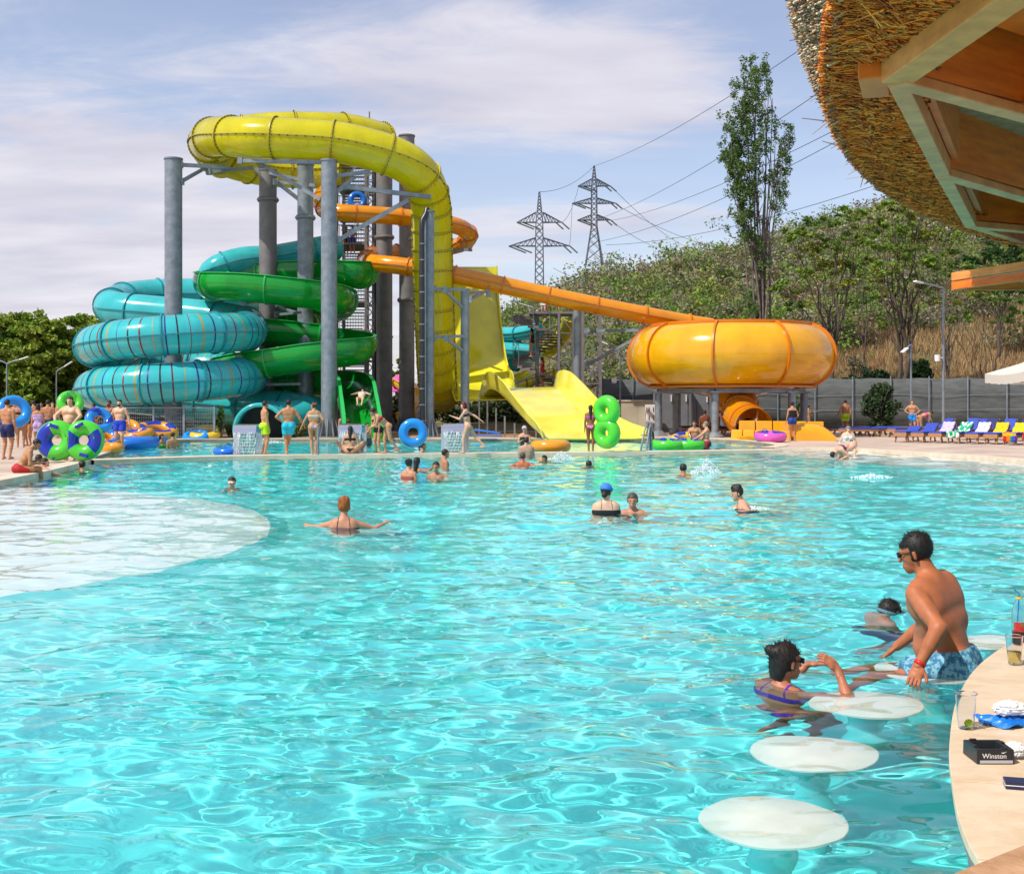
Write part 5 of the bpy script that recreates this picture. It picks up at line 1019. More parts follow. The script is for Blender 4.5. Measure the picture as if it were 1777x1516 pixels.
fr = []; A, B = Vector((P(1566, 0, 47.6).x, 47.6, .1)), Vector((P(1790, 0, 43.9).x, 43.9, .1)); nl = 8
names = ['leftmost lounger of the front row, where the woman in pink bends over', 'second lounger from the left in the front row', 'front-row lounger with a pale crumpled towel on its backrest', 'front-row lounger under the turquoise striped towel', 'front-row lounger with a white towel over its backrest', 'front-row lounger with a yellow shirt hung on its back', 'front-row lounger under the long yellow towel', 'rightmost lounger of the front row, under the rainbow towel', 'extra']
for k in range(nl): q = A.lerp(B, k/(nl-1)); fr.append(lounger(q.x, q.y, -34, names[k], 27 if k > 0 else 16))
towel(fr[2], ('b9aeca', '9486b4'), 'pale lilac towel crumpled on a raised blue backrest'); towel(fr[3], ('18a878', 'e8efe6', '109868'), 'green and white patterned towel over a lounger', 'full'); towel(fr[4], ('cfc2d4', 'a87fa0'), 'white flowered towel over a backrest'); towel(fr[5], ('dcb40c', 'c09608'), 'bright yellow shirt hung over a backrest')
towel(fr[6], ('dcb818', 'c8a010'), 'long yellow towel spread over a whole lounger', 'full'); towel(fr[7], ('c01828', 'f0e8e8', '18a040', 'e8d010', '3018a0'), 'rainbow towel with white spread over a lounger', 'full')
t_ = towel(fr[6], ('c01020', 'e87010', '109040', '2050c0', '700890'), 'rainbow striped towel hanging off the foot of a lounger', 'flat', 0)
bk = [(1448, 56, 'l_navy', 'dark blue flat lounger behind the amber trough end'), (1472, 54, 'l_blue', 'blue lounger left of the man in yellow-green shorts by the fence'), (1502, 56.5, 'l_blue', 'flat blue lounger behind the bush, left of the front row'), (1528, 55, 'l_blue', 'flat blue lounger in front of the flecked bush'), (1556, 54, 'l_blue', 'flat blue lounger next to the man with hands on hips'), (1600, 55, 'l_blue', 'blue lounger in the back row behind the bending woman'), (1625, 54.5, 'l_blue', 'blue lounger in the back row before the tall lamp post'), (1660, 54, 'l_blue', 'rightmost lounger of the back row'), (1192, 58, 'l_navy', 'navy lounger just right of the left bowl leg'), (1232, 55, 'l_navy', 'navy lounger with raised back behind the grey-haired man'), (1262, 57, 'l_blue', 'blue lounger beneath the orange outlet tube')]
for k, (px, Y, mt, lb) in enumerate(bk): lounger(P(px, 0, Y).x, Y, -62 if k < 8 else -80, lb, 0 if k not in (9, 5, 7) else 36, mt, z=.1)
for k, px in enumerate((1672, 1706, 1738, 1770)): lounger(P(px, 0, 50.5-k*.6).x, 50.5-k*.6, -34, 'lounger with high raised back, %s of the second row at right' % ('leftmost', 'second from the left', 'third from the left', 'rightmost')[k], 42, 'l_navy' if k % 2 else 'l_blue')
# beach umbrella at the right edge
M['canvas'] = pm('white_canvas', (.72, .68, .60), .8, tl=.25); uc = P(1826, 0, 55); um = thing('market_umbrella', 'white market umbrella with red lettering on its valance at the right edge', 'umbrella', (uc.x, 55, .1)); mb = MB(); mb.cyl((uc.x, 55, .1), (uc.x, 55, 3.9), .035); obj('pole', mb, M['steel'], um)
ze, za, hw = 3.0, 3.95, 2.2; cn4 = [Vector((uc.x+sx*hw, 55+sy*hw, ze)) for sx, sy in ((-1, -1), (1, -1), (1, 1), (-1, 1))]; ap = Vector((uc.x, 55, za)); mb = MB()
for i in range(4):
    a, b_ = cn4[i], cn4[(i+1) % 4]; n = 8; vs = [ap]
    for j in range(n+1): m_ = a.lerp(b_, j/n); vs += [ap.lerp(m_, .5)-Vector((0, 0, .06)), m_-Vector((0, 0, .10*math.sin(PI*j/n)))]
    for j in range(n): k = 1+2*j; mb.add([vs[0], vs[k], vs[k+2], vs[k+1], vs[k+3]], [(0, 1, 2), (1, 3, 4, 2)])
obj('canopy', mb, M['canvas'], um); mb = MB()
for i in range(4):
    a, b_ = cn4[i], cn4[(i+1) % 4]; n = 16; vs = []
    for j in range(n+1): m_ = a.lerp(b_, j/n); z = -.10*math.sin(PI*j/n); vs += [m_+Vector((0, 0, z)), m_+Vector((0, 0, z-.42-.02*math.sin(j*2.4)))]
    mb.add(vs, [(2*j, 2*j+1, 2*j+3, 2*j+2) for j in range(n)])
obj('valance', mb, M['canvas'], um)
def text(name, s, size, loc, rot, mt, parent, ext=.001, align='LEFT'):
    cu = bpy.data.curves.new(name, 'FONT'); cu.body = s; cu.size = size; cu.extrude = ext; cu.align_x = align; tmp = bpy.data.objects.new('tmp', cu); COL.objects.link(tmp); dg = bpy.context.evaluated_depsgraph_get(); me = bpy.data.meshes.new_from_object(tmp.evaluated_get(dg)); bpy.data.objects.remove(tmp)
    me.materials.clear(); me.materials.append(mt); o = bpy.data.objects.new(name, me); COL.objects.link(o); q = parent; off = Vector((0, 0, 0))
    while q: off += Vector(q.location); q = q.parent
    o.parent = parent; o.location = Vector(loc)-off; o.rotation_euler = rot; return o
text('printed_lettering', 'BIRRA MORETTI', .28, (uc.x-hw+.25, 55-hw-.02, ze-.30), (PI/2, 0, 0), pm('red_print', (.35, .03, .03), .7), um, .003)
# play area between the columns; hedge added for dark greenery and shade there
hp_ = []
hg = thing('hedge', 'added dark hedge behind the slides, standing for greenery and shade between the columns', 'hedge', (-8, 76, .1))
for k in range(900): x = RG.uniform(-26, 3); hp_.append(blob_pts((x, 76+RG.normal()*.7, RG.uniform(.2, 2.0)+.4*math.sin(x)), (.5, .4, .45), 26, .2))
hp_ = np.concatenate(hp_); leaf_obj('foliage', hp_, .14, tones(len(hp_), (.06, .085, .03), .4), hg)
pg = thing('play_structure', 'colourful children\'s play structure beyond the slides with yellow deck and red rails', 'playground', (P(480, 0, 70).x, 70, .1))
def pb(name, px0, px1, py0, py1, Y, d, c): mb = MB(); a, b_ = P(px0, py1, Y), P(px1, py0, Y); mb.box((a+b_)/2, (b_.x-a.x, d, b_.z-a.z)); return obj(name, mb, M[c] if c in M else pm(name, c, .5), pg, bevel=.02)
pb('deck', 440, 515, 672, 680, 70, 1.5, 'v_yel'); pb('panel', 486, 500, 648, 672, 70, .1, 'v_orange'); pb('panel', 470, 484, 652, 672, 70.2, .1, 'white')
for x in (444, 462, 484, 512, 530): pb('post', x, x+3, 640, 740, 70.3, .1, 'v_yel')
for y in (650, 660): pb('rail', 462, 512, y, y+1.6, 70.1, .05, 'b01818')
pb('roof_panel', 588, 636, 624, 634, 72, 2, 'v_sky'); pb('post', 590, 592, 634, 740, 72, .1, 'v_yel'); pb('post', 632, 634, 634, 740, 72, .1, 'v_orange')
pu = thing('parasol', 'pink parasol glimpsed between the dark columns', 'umbrella', (P(692, 0, 74).x, 74, .1)); mb = MB(); a = P(692, 665, 74); mb.lathe([(0.02, a.z+.55), (1.0, a.z), (1.5, a.z-.5)], (a.x, 74, 0), 12); obj('canopy', mb, M['v_pink'], pu); mb = MB(); mb.cyl((a.x, 74, .1), (a.x, 74, a.z+.5), .03); obj('pole', mb, M['steel'], pu)
ky = thing('channel_slide', 'small yellow and orange children\'s slide between the dark columns', 'water slide', P(700, 740, 72)); slide_tube(ky, 'channel', Q([(676, 655, 74), (690, 660, 73), (708, 672, 72), (722, 690, 71), (712, 715, 70.5), (695, 722, 70)]), .42, M['v_yel'], M['v_orange'], 1.5, arc=(160, 380))
shade_box = thing('shade_shelter', 'low dark shelter added under the green slide to stand in for the shade there', 'shelter', (P(560, 0, 68).x, 68, .1)); mb = MB(); a, b_ = P(488, 0, 68), P(664, 0, 68); mb.box(((a.x+b_.x)/2, 69, 1.55), (b_.x-a.x, 2.4, .12)); obj('roof', mb, M['steel_dark'], shade_box)  # shelter added where there is only dark shade below the slides
mb = MB(); mb.box(((a.x+b_.x)/2, 70, .8), (b_.x-a.x, .1, 1.5)); obj('back_wall', mb, M['cabin_dark'], shade_box)
for k in range(5): mb = MB(); mb.cyl((a.x+(b_.x-a.x)*k/4, 68, .1), (a.x+(b_.x-a.x)*k/4, 68, 1.5), .05, n=8); obj('post', mb, M['steel'], shade_box)
def splash(label, px, py, Y, n, w_, hh__, seed):
    rg = random.Random(seed); c = P(px, py, Y); c.z = 0; mb = MB()
    for i in range(n):
        a = rg.uniform(0, 2*PI); q = rg.random(); p = c+Vector((math.cos(a)*w_*q, math.sin(a)*w_*q*.6, hh__*rg.random()*(1-q)+.005)); r_ = rg.uniform(.006, .018); mb.torus(p, r_*.3, r_, None, 5, 4)
    tag(obj('splash', mb, M['foam'], smooth=180), label, 'splash', kind='stuff')
splash('white splash kicked up right of the bald-crowned swimmer', 1226, 818, 28.4, 420, .38, .40, 1); splash('small splash in the water below the walkway right of the curly-haired boy', 975, 793, 35.5, 260, .4, .25, 2); splash('low white splash in the shallow beach water', 1512, 832, 26.8, 220, .5, .10, 3); splash('foam where the turquoise tube empties into the pool', 455, 772, 49.5, 500, 1.3, .16, 4); splash('foam at the foot of the green chute', 632, 770, 48.8, 420, .9, .22, 5); splash('ripples of foam around the dark-haired woman moving left', 1300, 884, 18.9, 120, .35, .05, 6)
# ---------------- on the counter (top at z = .53)
ZC = .5305
M['clear'] = pm('clear_plastic', (.93, .95, .97), .06, trans=1, ior=1.25); M['drink'] = pm('pale_drink', (.85, .70, .25), .05, trans=.9, ior=1.33); M['lime'] = pm('lime_peel', (.45, .62, .05), .5)
def cup(x, y, label, h=.125, level=0, lime=False):
    t = thing('plastic_cup', label, 'cup', (x, y, ZC), group='plastic cups on the counter'); mb = MB(); mb.lathe([(0, .003), (.026, .003), (.0365, h-.004), (.0395, h), (.0385, h+.002), (.0355, h-.003), (.0252, .005), (0, .005)], (x, y, ZC), 40); obj('cup_wall', mb, M['clear'], t, smooth=50)
    if level: mb = MB(); r1 = .0252+.0105*level/h; mb.lathe([(0, .0055), (.0248, .0055), (r1, level), (0, level)], (x, y, ZC), 40); obj('drink', mb, M['drink'], t, smooth=50)
    if lime: mb = MB(); mb.lathe([(0.0001, -.016), (.012, -.011), (.017, 0), (.012, .011), (.0001, .016)], (x+.008, y-.006, ZC+.02), 16, 0, PI); obj('lime_wedge', mb, M['lime'], t, smooth=60)
cup(1.598, 4.26, 'empty clear plastic cup with a wedge of lime, nearest on the counter', lime=True); cup(2.20, 5.30, 'clear plastic cup half full of pale yellow drink in front of the bottle', level=.058)
bt_ = thing('plastic_bottle', 'clear soft drink bottle with a red label and blue straw at the right edge', 'bottle', (2.43, 5.80, ZC)); B0 = (2.43, 5.80, ZC); mb = MB(); prof = [(0, .004), (.026, .002), (.033, .012), (.033, .055), (.031, .06), (.033, .066), (.034, .12), (.031, .15), (.022, .185), (.0135, .205), (.0135, .222)]; mb.lathe(prof, B0, 36); mb.lathe([(r*.95, z) for r, z in prof[1:]][::-1], B0, 36); obj('bottle_wall', mb, M['clear'], bt_, smooth=50)
mb = MB(); mb.lathe([(.0345, .055), (.0345, .098)], B0, 36, math.radians(200), math.radians(345)); lb_ = obj('label', mb, pm('red_label', (.45, .015, .02), .4, (.05, .25, .06), 40, lo_=.55, hi_=.6), bt_, smooth=60)
mb = MB(); mb.lathe([(0, .006), (.031, .008), (.031, .05), (0, .05)], B0, 30); obj('drink', mb, pm('dark_red_drink', (.25, .01, .03), .05, trans=.6, ior=1.33), bt_, smooth=50)
mb = MB(); mb.lathe([(.0150, .205), (.0165, .208), (.0165, .214), (.0150, .216)], B0, 24); obj('neck_ring', mb, M['v_yel'], bt_)
mb = MB(); mb.tube([Vector(B0)+Vector(v_) for v_ in ((-.012, 0, .02), (0, 0, .22), (.002, 0, .232), (-.026, -.004, .252))], .0032, 8); obj('straw', mb, M['v_sky'], bt_, smooth=60)
at_ = thing('ashtray', 'square black advertising ashtray with white lettering on the counter', 'ashtray', (1.535, 3.90, ZC)); ax_, ay_ = 1.535, 3.90; w2, hh_ = .060, .046; mb = MB(); k = .044
o_ = [(-w2, -w2), (w2, -w2), (w2, w2), (-w2, w2)]; i_ = [(-k, -k), (k, -k), (k, k), (-k, k)]; j_ = [(-k+.006, -k+.006), (k-.006, -k+.006), (k-.006, k-.006), (-k+.006, k-.006)]
vs = [(ax_+a, ay_+b_, ZC+.001) for a, b_ in o_]+[(ax_+a*.985, ay_+b_*.985, ZC+hh_) for a, b_ in o_]+[(ax_+a, ay_+b_, ZC+hh_) for a, b_ in i_]+[(ax_+a, ay_+b_, ZC+.012) for a, b_ in j_]
mb.add(vs, [(3, 2, 1, 0), (12, 13, 14, 15)]+[(i, (i+1) % 4, 4+(i+1) % 4, 4+i) for i in range(4)]+[(4+i, 4+(i+1) % 4, 8+(i+1) % 4, 8+i) for i in range(4)]+[(8+i, 8+(i+1) % 4, 12+(i+1) % 4, 12+i) for i in range(4)]); obj('tray_body', mb, M['black'], at_, bevel=.002)
for a in (-1, 1): 
    for q in (0, 1): mb = MB(); mb.box((ax_+(a*.03 if q else a*.052), ay_+(a*-.052 if q else a*.02), ZC+hh_+.002), (.022, .012, .005) if q else (.012, .022, .005)); obj('cigarette_rest', mb, M['black'], at_, bevel=.002)
text('printed_lettering', 'Winston', .022, (ax_-.004, ay_-w2-.0006, ZC+.019), (PI/2, 0, 0), M['white'], at_, .0003, 'CENTER'); mb = MB(); mb.box((ax_+.002, ay_-w2-.0004, ZC+.008), (.104, .0016, .009)); obj('printed_strip', mb, pm('pale_grey_print', (.45, .45, .48), .5), at_)
mb = MB(); mb.add([(ax_+.016, ay_-w2-.0009, ZC+.037), (ax_+.024, ay_-w2-.0009, ZC+.034), (ax_+.036, ay_-w2-.0009, ZC+.041), (ax_+.026, ay_-w2-.0009, ZC+.038)], [(0, 1, 2, 3)]); obj('printed_bird', mb, M['white'], at_)
def crumple(name, label, c, sx, sy, sz, mt, cat, seed, group=None, parent=None):
    rg = np.random.default_rng(seed); mb = MB(); n, m = 40, 22; vs = []; ph = rg.uniform(0, 6, (8, 3)); fr_ = rg.normal(0, 5.5, (8, 3))
    for i in range(m+1):
        th_ = PI*i/m
        for j in range(n):
            a = 2*PI*j/n; d = np.array([math.sin(th_)*math.cos(a), math.sin(th_)*math.sin(a), math.cos(th_)]); r_ = 1+.11*sum(abs(math.sin(float(f@d)+p[0])) for f, p in zip(fr_, ph))-.45; vs.append((c[0]+d[0]*sx*r_, c[1]+d[1]*sy*r_, max(c[2]-sz*.55, c[2]+d[2]*sz*r_)))
    mb.add(vs, [(i*n+j, i*n+(j+1) % n, (i+1)*n+(j+1) % n, (i+1)*n+j) for i in range(m) for j in range(n)][::1]); o = obj(name, mb, mt, smooth=25); tag(o, label, cat, group); return o
M['tissue'] = pm('white_tissue', (.80, .79, .78), .9, tl=.1)
crumple('tissue', 'crumpled white tissue on top of the blue wrapper', (1.80, 4.37, ZC+.040), .055, .035, .026, M['tissue'], 'tissue', 5)
crumple('tissue', 'smaller torn white tissue beside the ashtray', (1.63, 3.92, ZC+.022), .028, .035, .022, M['tissue'], 'tissue', 8)
wr = thing('snack_wrapper', 'flattened blue snack wrapper lying on the counter', 'wrapper', (1.79, 4.33, ZC)); mb = MB(); n = 20; vs = []
for i in range(n+1):
    for j in range(n+1):
        u, v_ = i/n-.5, j/n-.5; vs.append((1.80+u*.24+.02*v_, 4.34+v_*.16*(1-.5*abs(u))+.02*math.sin(u*9), ZC+.009+.006*math.sin(i*.9+j*.5)+.005*math.sin(j*1.7-i*.6)))
mb.add(vs, [(i*(n+1)+j, (i+1)*(n+1)+j, (i+1)*(n+1)+j+1, i*(n+1)+j+1) for i in range(n) for j in range(n)]); mb.mi = [1 if (i > 13 and j < 9 and j % 2) else 0 for i in range(n) for j in range(n)]; w_o = obj('wrapper_sheet', mb, [pm('blue_foil', (.01, .18, .62), .3), M['white']], wr, smooth=40); sd = w_o.modifiers.new('thickness', 'SOLIDIFY'); sd.thickness = .002
cg_ = thing('cigarette_pack', 'dark blue cigarette pack lying flat at the right edge of the counter', 'cigarette pack', (1.49, 3.62, ZC)); mb = MB(); mb.box((1.515, 3.61, ZC+.0115), (.088, .055, .022), rotm(0, 0, -14)); obj('box', mb, pm('navy_card', (.015, .02, .07), .35), cg_, bevel=.0015); mb = MB(); mb.box((1.515, 3.61, ZC+.0117), (.089, .0556, .0025), rotm(0, 0, -14)); obj('side_band', mb, M['white'], cg_)
# ---------------------------------------------------------------- people: one continuous skin grown from tapered limbs
def nrm(v): v = np.array(v, float); return v/(np.linalg.norm(v)+1e-9)
def field(prims, lo, hi, h, k=.02):
    lo = np.array(lo, float); hi = np.array(hi, float); n = np.maximum(4, np.ceil((hi-lo)/h).astype(int)+1); D = np.full(n, .5, np.float32)
    ax = [lo[i]+h*np.arange(n[i]) for i in range(3)]
    for pr in prims:
        a, b, ra, rb = np.array(pr[0], float), np.array(pr[1], float), pr[2], pr[3]; fl_ = pr[4] if len(pr) > 4 else None; kk = pr[5] if len(pr) > 5 else k
        m = max(ra, rb)+kk+2*h
        i0 = np.clip(np.floor((np.minimum(a, b)-m-lo)/h).astype(int), 0, n-1); i1 = np.clip(np.ceil((np.maximum(a, b)+m-lo)/h).astype(int)+1, 1, n)
        if np.any(i1 <= i0): continue
        sl_ = tuple(slice(i0[i], i1[i]) for i in range(3)); X, Y, Z = np.meshgrid(*[ax[i][sl_[i]] for i in range(3)], indexing='ij', sparse=False); p = np.stack([X, Y, Z], -1)
        A, B_ = a, b
        if fl_ is not None:
            v, f = nrm(fl_[0]), fl_[1]; c = (a+b)/2; q = p-c; p = p+v*((q@v)*(1/f-1))[..., None]; A = a+v*((a-c)@v)*(1/f-1); B_ = b+v*((b-c)@v)*(1/f-1)
        ab = B_-A; t = np.clip(((p-A)@ab)/max(ab@ab, 1e-9), 0, 1); d = np.linalg.norm(p-A-t[..., None]*ab, axis=-1)-(ra+(rb-ra)*t)
        Ds = D[sl_]; hh = np.clip(.5+.5*(Ds-d)/kk, 0, 1); D[sl_] = Ds*(1-hh)+d*hh-kk*hh*(1-hh)
    return D, ax
def nets(D, lo, h):
    """surface nets: a smooth quad skin on the zero level"""
    S_ = D < 0; n = D.shape; c = np.zeros((n[0]-1, n[1]-1, n[2]-1), np.int8)
    cs = [(i, j, k) for i in (0, 1) for j in (0, 1) for k in (0, 1)]; g = lambda A, o: A[o[0]:n[0]-1+o[0], o[1]:n[1]-1+o[1], o[2]:n[2]-1+o[2]]
    for o in cs: c += g(S_, o)
    act = np.argwhere((c > 0) & (c < 8))
    if len(act) == 0: return np.zeros((0, 3)), np.zeros((0, 4), int)
    idx = -np.ones(c.shape, np.int64); idx[tuple(act.T)] = np.arange(len(act)); P_ = np.zeros((len(act), 3)); W_ = np.zeros(len(act))
    for a in range(8):
        for ax_ in range(3):
            o = cs[a]
            if o[ax_]: continue
            q = list(o); q[ax_] = 1; d0 = D[tuple((act+o).T)]; d1 = D[tuple((act+q).T)]; m = (d0 < 0) != (d1 < 0); t = np.where(m, d0/(d0-d1+1e-12), 0); p = act+np.array(o, float); p[:, ax_] += t; P_ += np.where(m[:, None], p, 0); W_ += m
    V = P_/W_[:, None]*h+np.array(lo); F_ = []
    for ax_ in range(3):
        u, v = (ax_+1) % 3, (ax_+2) % 3; s0 = [slice(None)]*3; s1 = [slice(None)]*3; s0[ax_] = slice(0, -1); s1[ax_] = slice(1, None); a, b = S_[tuple(s0)], S_[tuple(s1)]; e = np.argwhere(a != b)
        e = e[(e[:, u] > 0) & (e[:, v] > 0) & (e[:, u] < n[u]-1) & (e[:, v] < n[v]-1)]
        if len(e) == 0: continue
        du = np.zeros(3, int); du[u] = 1; dv = np.zeros(3, int); dv[v] = 1; q = np.stack([idx[tuple((e-du-dv).T)], idx[tuple((e-dv).T)], idx[tuple(e.T)], idx[tuple((e-du).T)]], 1); ins = a[tuple(e.T)]; q[~ins] = q[~ins][:, ::-1]; F_.append(q)
    return V, np.concatenate(F_)
def np_obj(name, V, Fc, mt, parent=None, smooth=True):
    me = bpy.data.meshes.new(name); me.vertices.add(len(V)); me.vertices.foreach_set('co', np.asarray(V, np.float32).ravel()); me.loops.add(Fc.size); me.loops.foreach_set('vertex_index', Fc.astype(np.int32).ravel()); me.polygons.add(len(Fc)); me.polygons.foreach_set('loop_start', np.arange(0, Fc.size, 4, dtype=np.int32)); me.polygons.foreach_set('loop_total', np.full(len(Fc), 4, np.int32)); me.update(); me.validate()
    me.polygons.foreach_set('use_smooth', [smooth]*len(me.polygons)); me.materials.append(mt); o = bpy.data.objects.new(name, me); COL.objects.link(o)
    if parent: o.parent = parent
    return o
def grow(name, prims, h, mt, parent=None, k=.02, cut=None, extra=None):
    pts = np.array([p[0] for p in prims]+[p[1] for p in prims]); r = max(max(p[2], p[3]) for p in prims)+.05; lo, hi = pts.min(0)-r, pts.max(0)+r
    D, ax = field(prims, lo, hi, h, k)
    if cut is not None:
        X, Y, Z = np.meshgrid(*ax, indexing='ij'); D = np.maximum(D, cut(np.stack([X, Y, Z], -1)))
    V, Fc = nets(D, lo, h)
    if len(Fc) == 0: return None
    return np_obj(name, V, Fc, mt, parent)
def ik(a, c, l1, l2, pole):
    a, c = np.array(a, float), np.array(c, float); d = c-a; L_ = np.linalg.norm(d)
    if L_ > (l1+l2)*.995: c = a+d/L_*(l1+l2)*.995; d = c-a; L_ = np.linalg.norm(d)
    L_ = max(L_, .12); x = (l1*l1-l2*l2+L_*L_)/(2*L_); h = math.sqrt(max(0, l1*l1-x*x)); n = nrm(d); p = np.array(pole, float); p = p-n*(p@n); return a+n*x+nrm(p)*h, c
def Rx(a): c, s = math.cos(a), math.sin(a); return np.array([[1, 0, 0], [0, c, -s], [0, s, c]])
def Ry(a): c, s = math.cos(a), math.sin(a); return np.array([[c, 0, s], [0, 1, 0], [-s, 0, c]])
def Rz(a): c, s = math.cos(a), math.sin(a); return np.array([[c, -s, 0], [s, c, 0], [0, 0, 1]])
SK = {}
def skin(c):
    if ('s', c) not in SK:
        r = lin(c); SK[('s', c)] = pm('skin', c, .48, tuple(v*.80 for v in r), 9, spec=.32, bump=.0006, bscale=240)
        SK[('s', c)].node_tree.nodes['Principled BSDF'].inputs['Subsurface Weight'].default_value = .0
    return SK[('s', c)]
def cloth(c, c2=None, sc=12, rough=.7):
    k = ('c', str(c), str(c2), sc)
    if k not in SK: SK[k] = pm('cloth', c, rough, c2 or tuple(v*.8 for v in lin(c)), sc, lo_=.45 if c2 else .35, hi_=.55 if c2 else .65)
    return SK[k]
TAN, FAIR, DARK, PINK = 'c08a66', 'd9ab8a', '9a6040', 'd49a80'
def person(label, pos, rz=0, s=1.0, b=1.0, lean=0, roll=0, twist=0, bend=0, head=(0, 0), hl=None, hr=None, fl=None, fr=None, hip=.93, pl=(-.5, -1, -.2), pr=(.5, -1, -.2), kl=(-.1, 1, 0), kr=(.1, 1, 0), sk=TAN, hair=('short', '2a1d14'), wear=(), female=False, h=.017, hands='far', group='people around the pools', cat='person', eyes=True, beard=None, cuts=None, legs=True, face_k=1.0, fingers=None, glasses=None, ret=False):
    s_ = s; r2 = math.radians
    T = Rx(-r2(lean))@Ry(r2(roll)); T2 = T@Rx(-r2(bend)); U = T2@Rz(r2(twist)); Hd = U@Rz(r2(head[0]))@Rx(-r2(head[1])); H0 = np.array([0, 0, hip])
    tp = lambda x, y, z: H0+T@np.array([x, y, z]); ws_ = H0+T@np.array([0, 0, .16]); up = lambda x, y, z: ws_+U@np.array([x, y, z-.16]); hc = up(0, .015, .51)+Hd@np.array([0, .02, .15]); hp = lambda x, y, z: hc+Hd@np.array([x, y, z])
    fw = T@np.array([0, 1, 0]); fu = U@np.array([0, 1, 0]); sw = .165 if female else .19; B = b
    torso = [(tp(-.06*B, 0, .0), tp(.06*B, 0, .0), .115*B, .115*B, (fw, .95)), (tp(0, .01, .06), up(0, .01*B, .20), .135*B, .125*B, (fw, .80)), (up(-.06, 0, .25), up(.06, 0, .25), .115*B, .115*B, (fu, .82)), (up(-.075*B, 0, .36), up(.075*B, 0, .36), .118*B, .118*B, (fu, .82)), (up(-sw*.62, -.005, .45), up(sw*.62, -.005, .45), .072*B, .072*B, None, .05),
             (tp(-.075*B, -.055, -.04), tp(-.07*B, -.05, .0), .088*B, .08*B, None, .03), (tp(.075*B, -.055, -.04), tp(.07*B, -.05, .0), .088*B, .08*B, None, .03)]
    if B > 1.12: torso.append((tp(0, .06*B, .10), tp(0, .055*B, .17), .12*B, .11*B, None, .05))
    if female: torso += [(up(-.078, .085, .335), up(-.075, .07, .36), .060, .055, None, .03), (up(.078, .085, .335), up(.075, .07, .36), .060, .055, None, .03)]
    else: torso += [(up(-.09, .055*B, .375), up(-.05, .06*B, .37), .058*B, .055*B, None, .04), (up(.09, .055*B, .375), up(.05, .06*B, .37), .058*B, .055*B, None, .04)]
    nk = [(up(0, -.01, .47), hp(0, -.025, -.06), .058*(.5+.5*B)*(.9 if female else 1.03), .052*(.9 if female else 1.05), None, .04), (up(0, -.01, .50), up(-sw*.8, -.005, .455), .05, .038*B, None, .04), (up(0, -.01, .50), up(sw*.8, -.005, .455), .05, .038*B, None, .04)]
    hd = [(hp(0, -.018, .045), hp(0, .0, .03), .084, .080, (Hd@np.array([1, 0, 0]), .90), .02), (hp(0, .03, -.03), hp(0, .045, -.055), .060, .045, (Hd@np.array([1, 0, 0]), .95), .03), (hp(0, .062, -.082), hp(0, .05, -.07), .022, .03, None, .02),
          (hp(0, .086, .024), hp(0, .103, -.018), .008, .0125, None, .012), (hp(-.03, .077, .035), hp(.03, .077, .035), .012, .012, None, .015), (hp(-.018, .083, -.052), hp(.018, .083, -.052), .010, .010, None, .012), (hp(-.078, -.012, .015), hp(-.080, -.014, -.018), .014, .010, None, .006), (hp(.078, -.012, .015), hp(.080, -.014, -.018), .014, .010, None, .006)]
    arms, hands_, J = [], [], {}
    for sg, hh, pol, nm in ((-1, hl, pl, 'l'), (1, hr, pr, 'r')):
        sh = up(sg*sw, 0, .445); t = np.array(hh, float) if hh is not None else sh+np.array([sg*.05, .05, -.53]); el, wr = ik(sh, t, .285, .25, pol); J['sh'+nm], J['el'+nm], J['wr'+nm] = sh, el, wr; am = (.5+.5*B)*(.86 if female else 1)
        arms += [(sh, el, .056*am, .042*am), (sh+(el-sh)*.25, sh+(el-sh)*.6, .05*am, .047*am), (el, wr, .041*am, .027*am), (el+(wr-el)*.1, el+(wr-el)*.45, .040*am, .036*am)]
        d = nrm(wr-el); side = nrm(np.cross(d, [0, 0, 1.])) if abs(d[2]) < .9 else np.array([0, 1., 0]); pn = nrm(np.cross(d, side))
        if hands == 'far': hands_ += [(wr, wr+d*.075, .026, .034, (pn, .55)), (wr+d*.08, wr+d*.155+pn*.0, .030, .020, (pn, .5)), (wr+d*.02, wr+d*.085-side*.042, .014, .011)]
    leg, calf = [], []
    if legs:
        for sg, ff, pol, nm in ((-1, fl, kl, 'l'), (1, fr, kr, 'r')):
            hj = tp(sg*.092*B, 0, -.03); t = np.array(ff, float) if ff is not None else np.array([sg*.10, -.02, .068]); kn, an = ik(hj, t, .43, .42, pol); J['hip'+nm], J['kn'+nm], J['an'+nm] = hj, kn, an; lm = (.45+.55*B)
            leg += [(hj, kn, .092*lm, .056*lm), (hj+(kn-hj)*.15, hj+(kn-hj)*.5, .086*lm, .074*lm)]; calf += [(kn, an, .053*lm, .036*lm), (kn+(an-kn)*.2, kn+(an-kn)*.4, .056*lm, .05*lm)]
            sd = nrm(an-kn); fd = nrm(np.array([0, 1, 0])*.9+(-.0)*sd) if abs(sd[2]) > .55 else nrm(np.array([0, 0, -.3])+sd)
            if abs(sd[2]) > .55: fd = nrm(np.array([sg*.15, 1, -.22])); 
            calf += [(an+np.array([0, -.03, -.035])*(abs(sd[2]) > .55), an+fd*.10, .033, .03), (an+fd*.10, an+fd*.17, .03, .02)]
    prims = torso+nk+hd+arms+hands_+leg+calf
    S3 = lambda p: tuple([np.array(p[0])*s_, np.array(p[1])*s_, p[2]*s_, p[3]*s_]+list(p[4:5])+([p[5]*s_] if len(p) > 5 else []))
    prims = [S3(p) for p in prims]
    if fingers: prims_f = [S3(p) for f_ in fingers for p in f_(J, nrm)]
    body = grow('person', prims, h, skin(sk), k=.018*s_)
